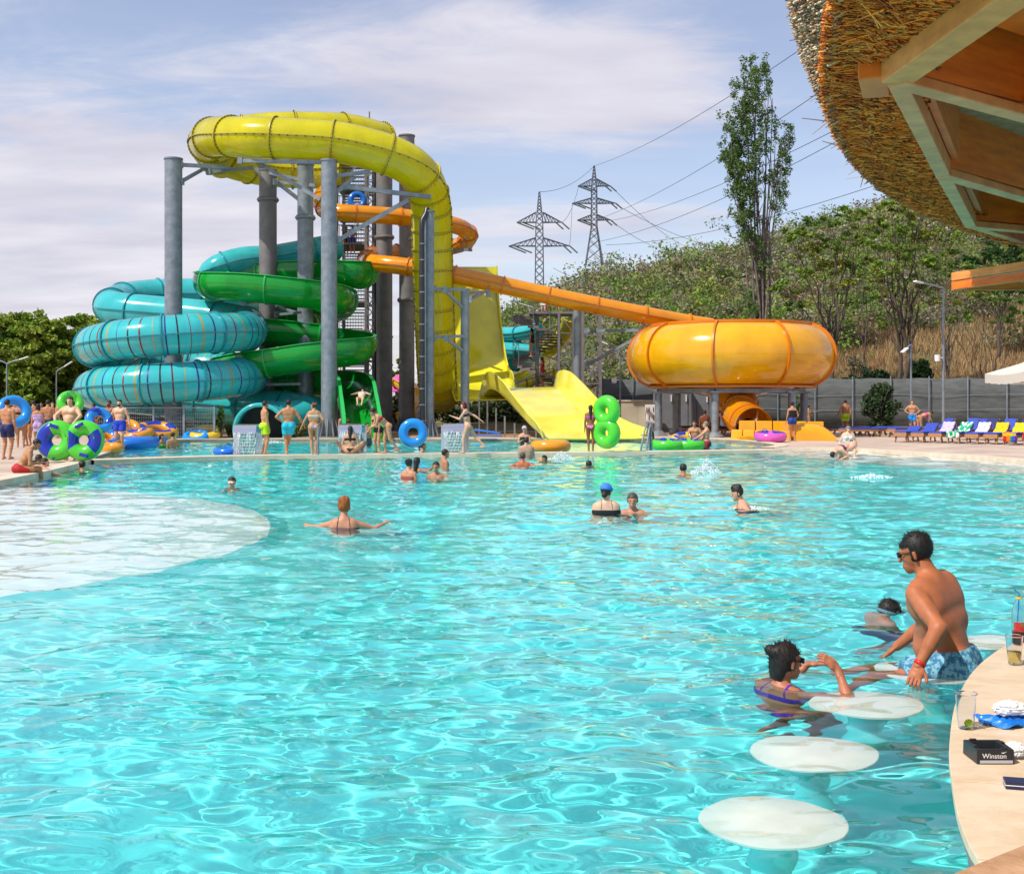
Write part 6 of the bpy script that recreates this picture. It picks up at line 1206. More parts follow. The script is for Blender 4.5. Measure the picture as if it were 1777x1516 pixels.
    if fingers:
        o2 = grow('hand', prims_f, .0038, skin(sk), k=.006)
        V1 = np.empty(len(body.data.vertices)*3, np.float32); body.data.vertices.foreach_get('co', V1); F1 = np.array([tuple(p.vertices) for p in body.data.polygons]); V2 = np.empty(len(o2.data.vertices)*3, np.float32); o2.data.vertices.foreach_get('co', V2); F2 = np.array([tuple(p.vertices) for p in o2.data.polygons]); o3 = np_obj('person', np.r_[V1.reshape(-1, 3), V2.reshape(-1, 3)], np.r_[F1, F2+len(V1)//3], skin(sk))
        for o_ in (body, o2): bpy.data.objects.remove(o_)
        o3.name = 'person'; body = o3
    body.location = pos; body.rotation_euler = (0, 0, r2(rz)); tag(body, label, cat, group)
    hi_ = h*.85 if h < .012 else h
    Ti = T.T; zt = lambda p: ((p/s_-H0)@T)[..., 2]; zu = lambda p: ((p/s_-ws_)@U)[..., 2]+.16; xu = lambda p: ((p/s_-ws_)@U)[..., 0]; yu = lambda p: ((p/s_-ws_)@U)[..., 1]
    inf = lambda pl_, e: [tuple([p[0], p[1], p[2]+e, p[3]+e]+list(p[4:])) for p in pl_]
    th = max(.006, h*.62)
    for w_ in wear:
        kd, c = w_[0], w_[1]; mt = cloth(c, *(w_[3:] if len(w_) > 3 else ()))
        if kd == 'shorts':
            ln = w_[2] if len(w_) > 2 else .6; pls = [p for i, p in enumerate(torso[:2]+torso[5:7])]
            q = inf(pls, th+.008)+[(J['hip'+n_], J['hip'+n_]+(J['kn'+n_]-J['hip'+n_])*(ln+.12), .098*(.45+.55*B)+th+.006, .082*(.45+.55*B)+th+.014) for n_ in 'lr']
            mids = [(J['hip'+n_], nrm(J['kn'+n_]-J['hip'+n_])) for n_ in 'lr']
            def cut(p, mids=mids, ln=ln):
                m = zt(p)-.085; q_ = np.minimum(*[np.maximum((p/s_-o)@d-ln*.43, np.linalg.norm(p/s_-o-((p/s_-o)@d)[..., None]*d, axis=-1)-.21) for o, d in mids]); near = np.minimum(*[(p/s_-o)@d-ln*.43 for o, d in mids]); far = np.maximum(*[(p/s_-o)@d-ln*.43 for o, d in mids]); return np.maximum(m, q_)*s_
            grow('swim_shorts', [S3(p) for p in q], hi_, mt, body, .015, cut)
        elif kd == 'bottom':
            grow('bikini_bottom', [S3(p) for p in inf(torso[:2]+torso[5:7], th)], hi_, mt, body, .018, lambda p: np.maximum(zt(p)-.035, -.10-zt(p)+.9*np.abs(((p/s_-H0)@T)[..., 0]))*s_*.8)
        elif kd in ('top', 'suit', 'dress', 'tank'):
            z0, z1 = {'top': (.295, .385), 'suit': (-.10, .40), 'dress': (-.25, .40), 'tank': (.05, .42)}[kd]
            q = inf(torso[2:4]+torso[7:], th)+(inf(torso[:3]+torso[5:7], th) if kd != 'top' else [])
            if kd == 'dress': q += inf([(tp(0, -.01, 0), tp(0, -.01, -.32), .15, .19, (fw, .7))], 0)
            nm = {'top': 'bikini_top', 'suit': 'swimsuit', 'dress': 'beach_dress', 'tank': 'tank_top'}[kd]
            def cut(p, z0=z0, z1=z1):
                z = zu(p) if z0 > 0 else np.where(zu(p) > .2, zu(p), zt(p)); return np.maximum(z-z1+.0*z, z0-z)*s_
            grow(nm, [S3(p) for p in q], hi_, mt, body, .018, cut)
        elif kd == 'straps':
            q = inf([torso[3], torso[4], torso[2]]+nk[1:3], th*.9); grow('strap', [S3(p) for p in q], min(hi_, .012), mt, body, .03, lambda p: np.maximum(np.abs(np.abs(xu(p))-.085-.15*(.45-zu(p)))-max(.007, h*.5), .36-zu(p))*s_)
    # hair
    kd, hc_ = hair[0], hair[1]; hm = SK.setdefault(('h', hc_), pm('hair', hc_, .6, tuple(v*.45 for v in lin(hc_)), 40, stretch=(1, 1, .2), bump=.003, bscale=60)); ht = max(.012, h*.7)
    L3 = lambda p: ((p/s_-hc)@Hd)
    if kd != 'bald':
        q = inf(hd[:1], ht); thin = kd in ('crop',)
        fr_ = .045 if kd != 'crop' else .03
        if kd in ('long', 'wet'): q += [(hp(0, -.06, .03), hp(0, -.085, -.12), .075, .06), (hp(0, -.085, -.12), up(0, -.10*B, .30), .062, .035)]
        if kd == 'pony': q += [(hp(0, -.09, .03), hp(0, -.15, .0), .035, .03), (hp(0, -.15, 0), hp(0, -.14, -.16), .03, .015)]
        if kd == 'bun': q += [(hp(0, -.10, .07), hp(0, -.115, .085), .048, .045)]
        if kd == 'lowbun': q += [(hp(0, -.085, -.03), hp(0, -.105, -.035), .045, .04)]
        if kd == 'messy': q += [(hp(.0, -.085, .07), hp(-.02, -.115, .085), .048, .036), (hp(0, -.06, .0), hp(.0, -.07, -.06), .066, .045), (hp(-.03, -.08, -.03), hp(-.03, -.085, -.08), .03, .015), (hp(.04, -.07, -.03), hp(.03, -.07, -.10), .025, .012)]
        if kd == 'updo': q += [(hp(0, -.03, .09), hp(.01, .02, .115), .07, .06), (hp(-.03, -.05, .12), hp(.03, -.04, .12), .045, .045)]
        if kd == 'bob': q += [(hp(-.05, -.03, -.02), hp(-.05, -.03, -.08), .045, .035), (hp(.05, -.03, -.02), hp(.05, -.03, -.08), .045, .035), (hp(0, -.07, -.02), hp(0, -.07, -.08), .05, .04)]
        if kd == 'tall': q += [(hp(0, -.02, .10), hp(0, .03, .11), .05, .045)]
        lowz = {'short': -.045, 'crop': -.03, 'tall': -.045, 'updo': -.04}.get(kd, -.5); exs = L3
        def cut(p, lowz=lowz, fr_=fr_):
            l = L3(p); x, y, z = l[..., 0], l[..., 1], l[..., 2]; face = np.maximum(y-.012+.25*np.minimum(z, 0), lowz-z-.6*np.maximum(0, -y-.03)); top_ = np.maximum(.058-z, y-.2); ear = -.2; m = np.minimum(face, top_); return m*s_
        ho = grow('hair', [S3(p) for p in q], hi_*.9, hm, body, .02, cut)
        if h < .012 and ho is not None and kd in ('short', 'tall', 'messy', 'updo'):      # strands that break the outline close up
            rg = np.random.default_rng(int(abs(pos[0])*100)); sm_ = MB(); vv = np.array([v.co for v in ho.data.vertices]); nn = 520
            for i in rg.integers(len(vv), size=nn):
                p = vv[i]; o_ = nrm(p-hc*s_); e = p+o_*rg.uniform(.004, .018 if kd == 'tall' else .009)+rg.normal(size=3)*.008+np.array([0, 0, .006]); sm_.tube([p-o_*.004, (p+e)/2+rg.normal(size=3)*.002, e], .0022, 4, rad=[.0022, .0014, .0004])
            st_o = obj('hair_strands', sm_, hm, ho, world=False)
    if eyes:
        em = MB()
        for sg in (-1, 1):
            c = hp(sg*.030, .0775, .018)*s_; em.lathe([(0.0001, -.0085*s_), (.006*s_, -.006*s_), (.0085*s_, 0), (.006*s_, .006*s_), (0.0001, .0085*s_)], c, 8)
        obj('eyes', em, M['black'], body, smooth=180, world=False)
    if beard: grow('beard', [S3(p) for p in inf(hd[1:3], .008)], hi_, cloth(beard), body, .02, lambda p: np.maximum(L3(p)[..., 2]+.035, .0-L3(p)[..., 1])*s_)
    if glasses:
        gm_ = MB(); 
        if glasses in ('sun', 'goggles'):
            for sg in (-1, 1):
                c = hp(sg*.032, .092, .020)*s_; R_ = Matrix(body_m(Hd)); gm_.box(c, (.046*s_, .012*s_, .034*s_), R_); gm_.bar(hp(sg*.055, .088, .024)*s_, hp(sg*.082, -.01, .022)*s_, .006, .008)
            gm_.bar(hp(-.02, .097, .026)*s_, hp(.02, .097, .026)*s_, .005, .006)
        obj('sunglasses' if glasses == 'sun' else 'goggles', gm_, M['black'] if glasses == 'sun' else M['white'], body, bevel=.003, world=False)
    for w_ in wear:
        if w_[0] == 'cap':
            q = inf(hd[:1], ht+.013); grow('cap', [S3(p) for p in q]+[S3((hp(-.03, .10, .055), hp(.03, .10, .055), .045, .045, (Hd@np.array([0, 0, 1]), .3)))], hi_*.8, cloth(w_[1]), body, .01, lambda p: (.030-L3(p)[..., 2]-.25*L3(p)[..., 1])*s_)
    body['_j'] = 0
    del body['_j']
    if ret: return body, J, hp, up, tp
    return body
def body_m(R): return [list(map(float, r)) for r in R]
# ---------------------------------------------------------------- the people
def stand(label, px, fy, rz, z=.1, dY=0, **k):
    p = G(px, fy, z); return person(label, (p.x, p.y, z), rz, **k)
def wade(label, px, top, wl, rz, s=.95, dz=0, Y=None, **k):       # standing or crouching in the water, top of the head at pixel row top
    Y = Y or CAMZ*F/(wl-HY); p = P(px, top, Y); depth = -p.z+1.785*s; hip = .93
    if depth > 1.2: hip = max(.45, .93-(depth-1.2)/s)
    k.setdefault('hip', hip); dh = k['hip']-.93
    for q in ('hl', 'hr'):
        if k.get(q) is not None: k[q] = (k[q][0], k[q][1], k[q][2]+dh-.06)
    H_ = (k['hip']+.855)*s
    return person(label, (p.x, Y, p.z-H_), rz, s=s, **k)
SIT = dict(hip=.12, fl=(-.12, .45, -.25), fr=(.12, .45, -.25))
W = 'left'
# left deck
stand('man seen from behind in dark navy patterned shorts at the left edge', 12, 797, -10, s=.96, wear=[('shorts', '12183c', .6, '1c2c70')], hl=(-.28, .05, .82))
stand('dark-haired woman in a black bikini behind the man at the left edge', 36, 776, 20, s=.93, female=True, sk='b07a55', wear=[('top', '101014'), ('bottom', '101014')], hair=('pony', '1a120c'))
stand('woman in a black swimsuit and dark sun hat at left', 50, 774, 150, s=.90, female=True, sk='b07a55', wear=[('suit', '121420'), ('cap', '20242c')], hair=('long', '1a120c'))
stand('girl in a lilac towelling dress at left', 66, 781, 10, s=.88, female=True, sk='b8805a', wear=[('dress', 'b59ac8')], hair=('bob', '1c130d'))
stand('man seen from behind in navy shorts left of the heavy man', 83, 775, 5, s=.96, wear=[('shorts', '161c48', .6)], sk='b5805c')
stand('dark-haired man farther back on the left deck', 58, 760, 10, s=.95, wear=[('shorts', '303848', .6)], sk='b5805c')
stand('pale child with fair hair at the back of the left group', 91, 758, -150, s=.90, sk=FAIR, wear=[('shorts', '406080', .6)], hair=('crop', '8a6a40'))
stand('heavy bare-chested man holding the big green and blue double ring', 122, 799, 178, s=1.0, b=1.26, sk=FAIR, wear=[('shorts', '204080', .6)], hl=(-.27, .36, 1.06), hr=(.27, .36, 1.06), pl=(-1, -.3, 0), pr=(1, -.3, 0))
stand('tanned dark-haired man holding a blue ring behind the bearded man', 190, 772, 160, s=.95, sk=DARK, wear=[('shorts', '252a38', .6)], hr=(.30, .30, 1.0), beard='16100c')
stand('bearded man in bright blue shorts standing by the pile of rings', 208, 780, 175, s=.96, b=1.12, sk=FAIR, wear=[('shorts', '1440c8', .62)], beard='1c120c', hair=('crop', '1c120c'), hl=(-.36, .05, .88), hr=(.36, .12, .95))
p_ = G(34, 822, .1); person('boy in red shorts sitting on the pool edge at left', (p_.x, p_.y, .1), -62, s=.95, lean=28, sk='b5835e', wear=[('shorts', 'b01418', .5)], hl=(-.1, .40, .30), hr=(.14, .42, .25), hip=.12, fl=(-.12, .5, -.3), fr=(.12, .5, -.3), head=(-10, 10))
wade('broad-shouldered man leaning on the pool edge at the lower left', 60, 783, 824, -15, sk='c08c6c', hr=(.62, .2, 1.25), hl=(-.5, .1, 1.2), lean=12, b=1.1)
wade('young man beside the broad-shouldered one in the left corner of the pool', 76, 790, 818, -60, Y=29, sk=PINK, hr=(.4, .4, 1.2))
wade('short-haired man up to his neck beneath the double ring', 143, 795, 817, 60, sk='c08c6c')
wade('young woman in a green bikini in the smaller pool', 280, 750, 776, -110, female=True, sk=TAN, wear=[('top', '20c040')], hair=('long', '17100c'))
wade('bare-backed man with the woman in green in the smaller pool', 300, 747, 776, 40, sk='b8845e', b=1.1)
stand('man in grey shorts at the back of the left deck, beside the blue ring', 27, 764, 170, s=.96, sk='a06a48', wear=[('shorts', '50555c', .6)])
stand('woman in a red swimsuit far back among the left group', 72, 757, 190, s=.9, female=True, sk='b8805a', wear=[('suit', 'b02030')], hair=('long', '1c130d'))
stand('shirtless man walking behind the heavy man at left', 100, 760, -60, s=.95, sk='b5805c', wear=[('shorts', '1c6a5a', .6)])
stand('teenager in orange shorts beside the pile of rings', 163, 768, 120, s=.88, sk='a8724e', wear=[('shorts', 'd05a10', .6)], hl=(-.2, .2, .9))
# walkway
stand('young man in yellow-green shorts standing on the walkway', 459, 788, -62, z=.09, s=.94, sk='c58f68', wear=[('shorts', 'b8e008', .6)], hl=(-.15, .12, .80), hr=(.12, .12, .82), hair=('short', '1b120c'))
stand('man in turquoise shorts with one hand on his hip, seen from behind', 501, 788, 8, z=.09, s=.96, b=1.14, sk='bb8159', wear=[('shorts', '18b8d0', .62)], hl=(-.19, -.06, 1.02), pl=(-1, -.3, .1), hr=(.50, .02, .86), fl=(-.05, -.02, .068), fr=(-.10, .12, .09), head=(-35, 0), hair=('short', '15100c'))
bd = ('bikini_band', 0)
stand('auburn-haired woman in a striped bikini, seen from behind', 545, 788, 8, z=.09, s=.91, b=1.12, female=True, sk='c08c68', wear=[('top', 'd8c4b4'), ('bottom', 'c8a8b8', 1, '6a86b0', 20)], hl=(-.42, .02, .90), hr=(.27, .08, .98), fl=(-.06, 0, .068), fr=(.05, .02, .068), head=(55, 0), hair=('bun', '6a3418'))
p_ = P(609, 0, 37.2); person('black-haired woman crouching under the middle waterfall', (p_.x, 37.0, .09), 4, s=.92, female=True, sk='c39674', hip=.14, fl=(-.22, .35, .07), fr=(.22, .35, .07), kl=(-1, .3, .8), kr=(1, .3, .8), hl=(-.28, .2, .12), hr=(.28, .2, .12), wear=[('top', '0e0e12'), ('bottom', '0e1020')], hair=('long', '100c0a'), lean=8)
stand('boy standing low beside the middle waterfall', 637, 799, -130, z=-.45, s=.80, sk='b98760', wear=[('shorts', '304858', .6)], hair=('bun', '1c120c'), hr=(.3, .3, .55))
stand('slim woman in a red bikini bending forward on the walkway', 672, 787, 105, z=.09, s=.92, female=True, sk='c69470', lean=38, bend=14, wear=[('top', 'c01820'), ('bottom', 'c01820')], hl=(-.10, .62, .86), hr=(.06, .60, .80), fl=(-.08, -.35, .16), fr=(.08, .05, .068), head=(0, -15), hair=('bun', '21150f'))
stand('girl in black shorts with a violet waistband half hidden behind the bending woman', 656, 786, 140, z=.09, s=.82, female=True, sk='c69470', lean=15, wear=[('top', '14141a'), ('shorts', '15131c', .3)], hair=('short', '21150f'))
stand('red-haired woman in a black bikini running along the walkway', 812, 787, 78, z=.09, s=.93, female=True, sk='d8a488', lean=10, wear=[('top', '101014'), ('bottom', '101014')], hl=(-.12, .48, 1.22), pl=(-.2, -.6, -1), hr=(.22, -.42, 1.08), pr=(.3, -1, .2), fl=(-.08, .12, .07), fr=(.08, -.62, .15), kr=(0, .6, -1), hair=('bob', '6e1810'))
wade('woman with dark wet hair in the smaller pool beside the blue ring', 733, 765, 786, -100, Y=39.6, female=True, hair=('pony', '16100c'), wear=[('top', '14141a')])
wade('long-haired woman in a pale cap facing the grey-backed man', 910, 736, 779, 178, Y=42, female=True, sk='c99a7c', hair=('long', '43201a'), wear=[('suit', '1c1c22'), ('cap', 'c9a4a4')], hl=(-.1, .3, 1.25), hr=(.1, .3, 1.25))
wade('broad pale-backed man standing at the walkway in front of the woman in a cap', 913, 755, 795, 0, Y=36, sk='b89078', b=1.25, hair=('crop', '2a1e16'))
stand('long-haired girl in a pink bikini leaning on the tall green ring', 1025, 783, -4, z=.09, s=.86, female=True, sk='8f5a3a', wear=[('top', 'c050a0'), ('bottom', 'c048b0', 1, 'e090d0', 20)], hr=(.42, .14, 1.18), pr=(.4, -.6, -.3), hl=(-.22, .02, .84), fl=(-.07, 0, .068), fr=(.08, 0, .068), hair=('long', '0f0a08'))
# in the smaller pool, right
wade('grey-haired man in the smaller pool pushing the green double ring', 1226, 728, 776, 78, Y=42.3, sk='cf9c7c', b=1.18, hair=('crop', '8a8078'), hl=(-.2, .55, 1.05), hr=(.2, .55, 1.05), wear=[('shorts', '181a38', .5, '982030')])
wade('dark-haired boy behind the green double ring', 1205, 727, 770, 165, Y=43.8, s=.9, sk='b8845e', hl=(-.35, .2, 1.0), hr=(.2, .4, 1.0))
wade('person holding up a phone low in the water by the ramp', 1131, 745, 765, 80, Y=49.6, sk='9a6848', hair=('long', '120d0a'), hl=(-.1, .4, 1.6))
# swimmers in the big pool
wade('woman with curly orange hair pinned up, arms spread in the water', 597, 858, 916, 4, s=.95, b=1.12, h=.011, female=True, sk='c98a6c', hair=('updo', 'b0601c'), wear=[('suit', '1b2444'), ('straps', '161a30')], hl=(-.52, .36, 1.38), hr=(.54, .30, 1.40), pl=(-1, 0, -.5), pr=(1, 0, -.5))
wade('woman in a blue cap and black swimsuit, seen from behind', 1052, 833, 892, 2, s=.96, b=1.15, h=.012, female=True, sk='ddb094', hair=('lowbun', '2c1c14'), wear=[('cap', '3878d8'), ('suit', '101014'), ('straps', '101014')], head=(-30, 0))
wade('heavy grey-haired man facing the woman in the blue cap', 1098, 848, 888, 168, s=.97, b=1.2, h=.012, sk='c08468', hair=('crop', '4a443e'), hl=(-.5, .15, 1.4), head=(5, 0))
wade('dark-haired woman in a navy swimsuit moving left through the water', 1300, 834, 883, 88, s=.95, b=1.15, h=.012, female=True, sk='d59b80', hair=('updo', '231512'), wear=[('suit', '1c2448')], lean=14, hl=(-.4, .3, 1.35), hr=(.3, .5, 1.35))
wade('boy in white-rimmed swimming goggles facing the camera', 403, 822, 845, 176, s=.92, h=.013, sk='cf9070', hair=('crop', '2a1c14'), glasses='goggles', hl=(-.35, .1, 1.45), hr=(.35, .1, 1.45))
wade('woman with a bun in the group by the walkway', 709, 791, 830, -30, h=.014, female=True, hair=('bun', '3a2216'), wear=[('suit', 'a04838')], sk='c88c6c')
wade('dark-haired woman with raised arm behind the woman with a bun', 723, 789, 816, -20, h=.014, female=True, hair=('long', '1a100c'), sk='a87050', hr=(.45, .1, 1.55))
wade('young woman looking at the camera in the middle of the group', 757, 796, 828, 170, h=.014, female=True, hair=('bun', '21140e'), sk='b87c58', wear=[('suit', '5890b0')], hl=(-.6, .15, 1.30))
wade('young man standing tallest in the group by the right waterfall', 771, 775, 812, -70, h=.014, sk='b87c5c', hair=('short', '1a110c'))
wade('red-shouldered grey-haired man swimming below the orange ring', 907, 781, 808, 5, h=.014, b=1.15, sk='b86848', hair=('crop', '50483f'), hl=(-.45, .1, 1.35), hr=(.45, .1, 1.35))
wade('curly dark-haired boy low in the water right of the red-shouldered man', 946, 787, 799, 120, s=.85, h=.014, hair=('tall', '100c0a'), sk='b07850')
wade('lone black-haired head in the water below the green ring', 1022, 795, 808, 0, h=.014, hair=('short', '17100e'))
wade('bald-crowned man swimming away near the right side', 1186, 800, 824, 4, h=.014, b=1.1, sk='b07050', hair=('crop', '1f1612'), hl=(-.5, .1, 1.4), hr=(.5, .1, 1.4))
# right deck
stand('woman in a black top and blue shorts standing beside the amber trough', 1375, 765, 12, s=.92, female=True, sk='c08a68', wear=[('tank', '14141a'), ('shorts', '1c3c90', .35)], hair=('bun', '2c1a12'), hl=(-.24, .1, .85), hr=(.22, .15, .95))
stand('young man in blue shorts behind the trough', 1336, 741, -120, s=.95, wear=[('shorts', '1468c8', .6)], sk='b8845e')
stand('girl in a yellow bikini stretching her arm behind the trough', 1403, 749, -100, s=.82, female=True, sk='b5805c', wear=[('top', 'd8c818'), ('bottom', 'd8c818')], hair=('bun', '2c1a12'), hl=(-.1, .5, 1.3))
stand('tanned man in yellow-green shorts walking towards the fence', 1467, 752, 8, s=.98, b=1.1, sk='b87a55', wear=[('shorts', 'c0d808', .6)], hl=(-.36, .1, .95), hr=(.28, -.1, .82))
stand('man with hands on hips in sky-blue shorts by the loungers', 1583, 752, 175, s=.97, b=1.05, sk='c38e6c', wear=[('shorts', '1888e0', .6)], hl=(-.18, .08, 1.02), hr=(.18, .08, 1.02), pl=(-1, -.3, 0), pr=(1, -.3, 0), head=(0, -30))
stand('woman in a pink bikini top bending over a lounger', 1596, 756, -75, s=.93, female=True, sk='c6926e', lean=62, bend=12, wear=[('top', 'f02890'), ('bottom', '181820')], hl=(-.15, .72, .50), hr=(.15, .70, .50), fl=(-.09, -.1, .068), fr=(.09, .0, .068), hair=('bun', '120d0b'))
p_ = G(1478, 784, .12); person('pale woman in sunglasses sitting on the pool edge at right', (p_.x, p_.y+.4, .12), 175, s=.93, female=True, sk='e0b89c', wear=[('suit', 'c8ccc8')], hip=.12, fl=(-.12, .5, -.3), fr=(.12, .5, -.3), hl=(-.26, .1, .1), hr=(.26, .1, .1), hair=('long', '4a2a1c'), glasses='sun')
p_ = G(1478, 797, 0); person('woman in a navy bikini doubled over in the shallow beach water', (p_.x, p_.y, -.16), 100, s=.93, b=1.1, female=True, sk='d8a488', lean=95, bend=20, hip=.62, wear=[('top', '582858'), ('bottom', '1c2858')], hl=(-.10, .38, .2), hr=(.10, .42, .15), fl=(-.09, .1, .07), fr=(.09, .12, .07), hair=('short', '1a120e'), head=(0, 10))
p_ = G(1222, 752, .1); person('dark-skinned man sitting on a lounger behind the grey-haired man', (P(1223, 0, 54).x, 54, .45), 0, s=.95, sk='7a4428', hip=.12, fl=(-.12, .5, -.2), fr=(.12, .5, -.2), wear=[('shorts', '202020', .5)])
person('woman sitting by the orange outlet tube', (P(1246, 0, 55.5).x, 55.5, .45), 60, s=.9, female=True, sk=TAN, hip=.12, fl=(-.12, .5, -.2), fr=(.12, .5, -.2), wear=[('top', 'c0c0c8')], hair=('bun', '1a120e'))
# behind
person('rider sliding down the green chute on his back', P(627, 693, 54.3), 180, s=.9, lean=-52, hip=.05, fl=(-.10, .72, -.25), fr=(.10, .72, -.25), hl=(-.45, .1, .25), hr=(.45, .1, .25), sk=FAIR, wear=[('tank', 'c8c0b0')], head=(0, -30))
person('man in a grey shirt and white cap sitting behind the pool', (P(597, 0, 53).x, 53, .35), 15, s=.95, b=1.1, sk=TAN, hip=.12, fl=(-.12, .5, -.1), fr=(.12, .5, -.1), wear=[('tank', '3c4c70'), ('cap', 'b8c0d0')])
person('dark-haired person sitting at the far pool edge left of the chute', (P(606, 0, 50.6).x, 50.4, .1), 0, s=.92, sk='b8845e', hip=.12, fl=(-.12, .5, -.1), fr=(.12, .5, -.1))
for px, py, Y, rz, sk_, c, fem, lb in ((944, 548, 66.2, 150, FAIR, 'd0d0d8', False, 'person in white at the top of the spiral stair'), (952, 546, 66.2, 100, DARK, '202020', True, 'dark-haired person next to the one in white on the stair'), (923, 618, 66.2, 60, TAN, '18181c', True, 'person in black on the middle turn of the spiral stair'), (941, 668, 66.2, 60, PINK, 'c01818', True, 'person in red near the foot of the spiral stair'), (970, 545, 66.5, 100, FAIR, 'e0d8d0', True, 'person sitting on the stair platform'), (612, 440, 66, 170, TAN, '1830a0', False, 'bather with a blue towel on the tower landing'), (600, 442, 66.3, 200, DARK, '401838', True, 'second bather waiting on the tower landing'), (700, 728, 68, 40, PINK, 'b02030', True, 'child in red beyond the dark columns'), (730, 725, 60, 30, FAIR, '8098c0', True, 'person in pale blue seen beside the black pipe')):
    p = P(px, py, Y); person(lb, (p.x, Y, max(.1, p.z-.05) if py < 700 else .1), rz, s=.92, sk=sk_, female=fem, wear=[('suit' if fem else 'shorts', c)], h=.024, hair=('long' if fem else 'short', '1c130e'))
# ---------------- foreground
def loc(pos, rz, s, p):
    v_ = Rz(-math.radians(rz))@(np.array(p)-np.array(pos)); return v_/s
def hand_near(side_out, curl=.35, splay=.16, target=None):
    def f(J, nrm, nm=side_out[0]):
        wr, el = J['wr'+nm], J['el'+nm]; d = nrm(np.array(side_out[1], float)) if side_out[1] is not None else nrm(wr-el); n_ = nrm(np.array(side_out[2], float)-d*(np.array(side_out[2], float)@d)); sd = np.cross(d, n_); th_s = side_out[3]; out = []
        out += [(wr-nrm(wr-el)*.05, wr, .030, .028, (n_, .8), .012), (wr, wr+d*.05, .030, .036, (n_, .5), .012), (wr+d*.045-sd*.022, wr+d*.075+sd*.0-sd*.022, .020, .016, (n_, .7), .01), (wr+d*.045+sd*.022, wr+d*.070+sd*.022, .020, .015, (n_, .7), .01)]
        for i, L_ in enumerate((.072, .080, .076, .060)):
            o = -.030+.020*i; o *= th_s; b_ = wr+d*.078+sd*o; dd = nrm(d+sd*o*splay*8); a = b_; c_ = curl*(1+.1*i)
            for j, (f_, r0, r1) in enumerate(((.44, .0092, .0085), (.31, .0085, .0078), (.25, .0078, .0066))):
                e = a+dd*L_*f_*1.02; out.append((a, e, r0, r1, None, .0025)); a = e; dd = nrm(dd-n_*c_)
        tb = wr+d*.022-sd*.030*th_s; t1 = tb+nrm(d*.7-sd*.75*th_s-n_*.25)*.036; t2 = t1+nrm(d*.95-sd*.3*th_s-n_*.2)*.032; out += [(wr+d*.012, tb, .018, .015, None, .01), (tb, t1, .0125, .0105, None, .005), (t1, t2, .0102, .0085, None, .003)]
        return out
    return f
ps, rz_, s_m = (2.78, 7.66, -.085), 60, 1.06
hip_z = .115
lw = loc(ps, rz_, s_m, (2.45, 7.30, .085)); fl_ = loc(ps, rz_, s_m, (2.02, 7.50, -.46)); fr_ = loc(ps, rz_, s_m, (2.08, 7.86, -.42)); rw = loc(ps, rz_, s_m, (2.55, 8.02, .06))
man = person('tanned man in blue patterned shorts sitting on a submerged stool, looking away', ps, rz_, s=s_m, b=1.17, lean=7, bend=12, twist=-18, head=(16, -4), hip=hip_z, fl=fl_, fr=fr_, kl=(0, .3, 1), kr=(0, .3, 1), hl=lw, hr=rw, pl=(-.4, -1, .1), pr=(.4, -1, 0), sk='b56c48', hair=('short', '15100e'), h=.008, glasses='sun', wear=[('shorts', '2c6f94', .62, '7fb4cc', 34)], group=None, hands='near', fingers=[hand_near(('l', nrm(loc((0, 0, 0), rz_, 1, (-.35, -.42, -.62))), nrm(loc((0, 0, 0), rz_, 1, (-.35, -.75, .6))), 1), .30), hand_near(('r', None, (0, 0, 1), -1), .3)], ret=True)
mbod, J, hp, up, tp = man
wb_ = MB(); w0 = J['wrl']*s_m; dd = nrm(J['wrl']-J['ell']); wb_.torus(w0-dd*.022, .031, .007, Vector(dd).to_track_quat('Z', 'Y').to_matrix(), 28, 8, 2.0); wbo = obj('wristband', wb_, pm('red_rubber', (.62, .012, .015), .4), mbod, smooth=180, world=False)
psw, rzw, sw_ = (P(1357, 0, 7.15).x, 7.15, 0), -52, .93; zt_ = P(0, 1098, 7.15).z; hz_ = .62; psw = (psw[0], 7.15, zt_-(hz_+.855)*sw_)
lw = loc(psw, rzw, sw_, (P(1400, 0, 7.5).x, 7.5, P(0, 1152, 7.5).z)); rw = loc(psw, rzw, sw_, (P(1452, 0, 7.15).x, 7.12, P(0, 1160, 7.15).z))
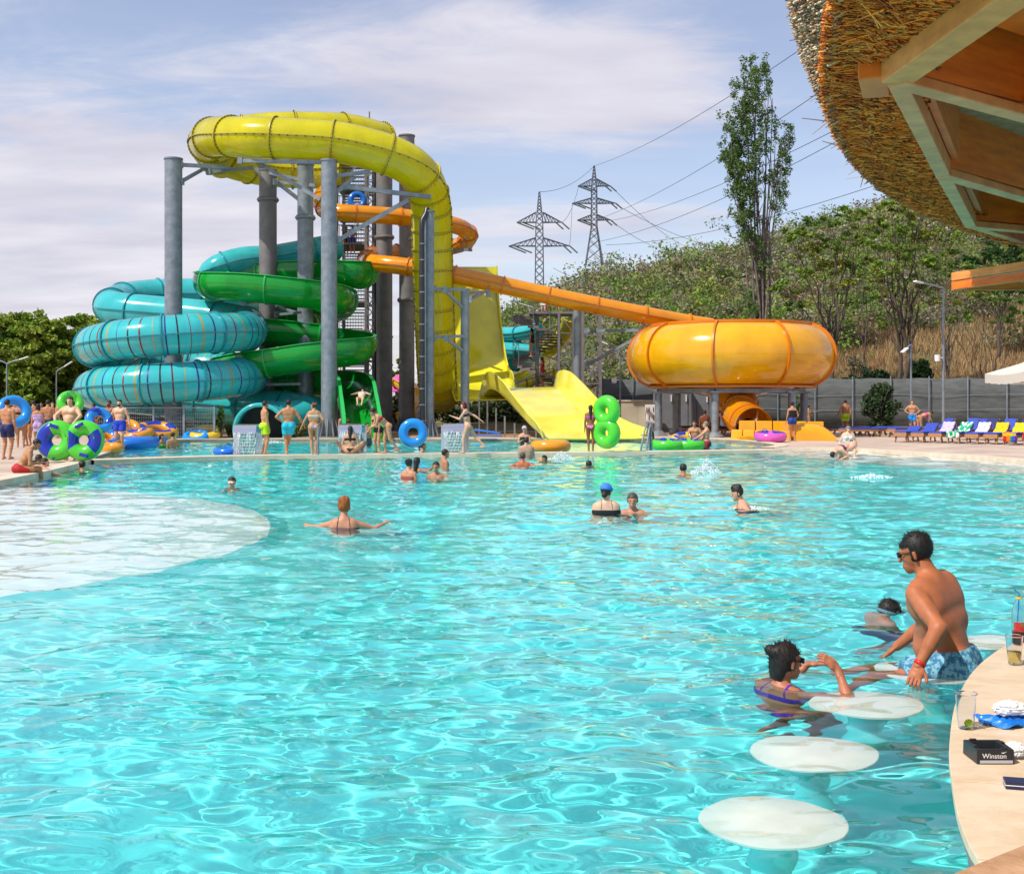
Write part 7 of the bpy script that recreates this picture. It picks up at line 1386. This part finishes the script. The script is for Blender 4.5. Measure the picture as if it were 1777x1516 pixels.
wom = person('dark-haired woman in a purple bikini and sunglasses standing in the water by the stools', psw, rzw, s=sw_, b=1.02, female=True, head=(-14, 2), hip=hz_, hl=lw, hr=rw, pl=(-.6, .3, -1), pr=(1, .3, -.55), sk='b87458', hair=('messy', '20120e'), h=.008, glasses='sun', wear=[('top', '48209a'), ('bottom', '48209a'), ('straps', '5a28b4')], group=None, hands='near', fingers=[hand_near(('l', nrm(loc((0, 0, 0), rzw, 1, (.9, 0, .05))), (0, 0, 1), 1), .25), hand_near(('r', nrm(loc((0, 0, 0), rzw, 1, (-.62, .1, .55))), nrm(loc((0, 0, 0), rzw, 1, (.3, -.5, .6))), -1), .55)])
boy = wade('boy in a diving mask swimming behind the seated man', 1512, 1024, 1062, -84, s=.90, lean=8, bend=4, head=(0, 4), Y=9.6, hl=(-.2, .1, .7), hr=(.2, .25, .8), sk='c88a70', hair=('short', '1c1210'), h=.009, wear=[('shorts', '203060', .5)], ret=True)
bb, J, hp, up, tp = boy; mkb = MB(); s_b = .90; Hm = Vector(hp(0, 1, 0)-hp(0, 0, 0)); Hx = Vector(hp(1, 0, 0)-hp(0, 0, 0)); Hz = Hx.cross(Hm); RM = Matrix((Hx, Hm, Hz)).transposed()
mkb.box(hp(0, .088, .018)*s_b, (.125, .05, .062), RM); mko = obj('diving_mask', mkb, M['black'], bb, bevel=.014, world=False); mkb = MB(); n = 24; vs = []
for k in range(n):
    a = 2*PI*k/n
    for dz, r_ in ((-.013, 1.0), (.013, 1.0), (.013, 1.05), (-.013, 1.05)): vs.append(hp(.094*r_*math.cos(a), -.012+.108*r_*math.sin(a), .022+dz)*s_b)
mkb.add(vs, [(k*4+j, ((k+1) % n)*4+j, ((k+1) % n)*4+(j+1) % 4, k*4+(j+1) % 4) for k in range(n) for j in range(4)]); obj('mask_strap', mkb, pm('grey_blue_rubber', (.10, .20, .27), .5), bb, world=False)

for o_ in (mbod, wom, bb):
    m_ = o_.data.materials[0].copy(); o_.data.materials[0] = m_; q_ = m_.node_tree.nodes['Principled BSDF']; q_.inputs['Subsurface Weight'].default_value = .18; q_.inputs['Subsurface Scale'].default_value = .012; q_.inputs['Subsurface Radius'].default_value = (1, .35, .2)
for o_ in bpy.data.objects:
    if o_.type == 'MESH' and (o_.get('category') == 'person' or (o_.parent and o_.parent.get('category') == 'person')): o_.cycles.is_caustics_receiver = True
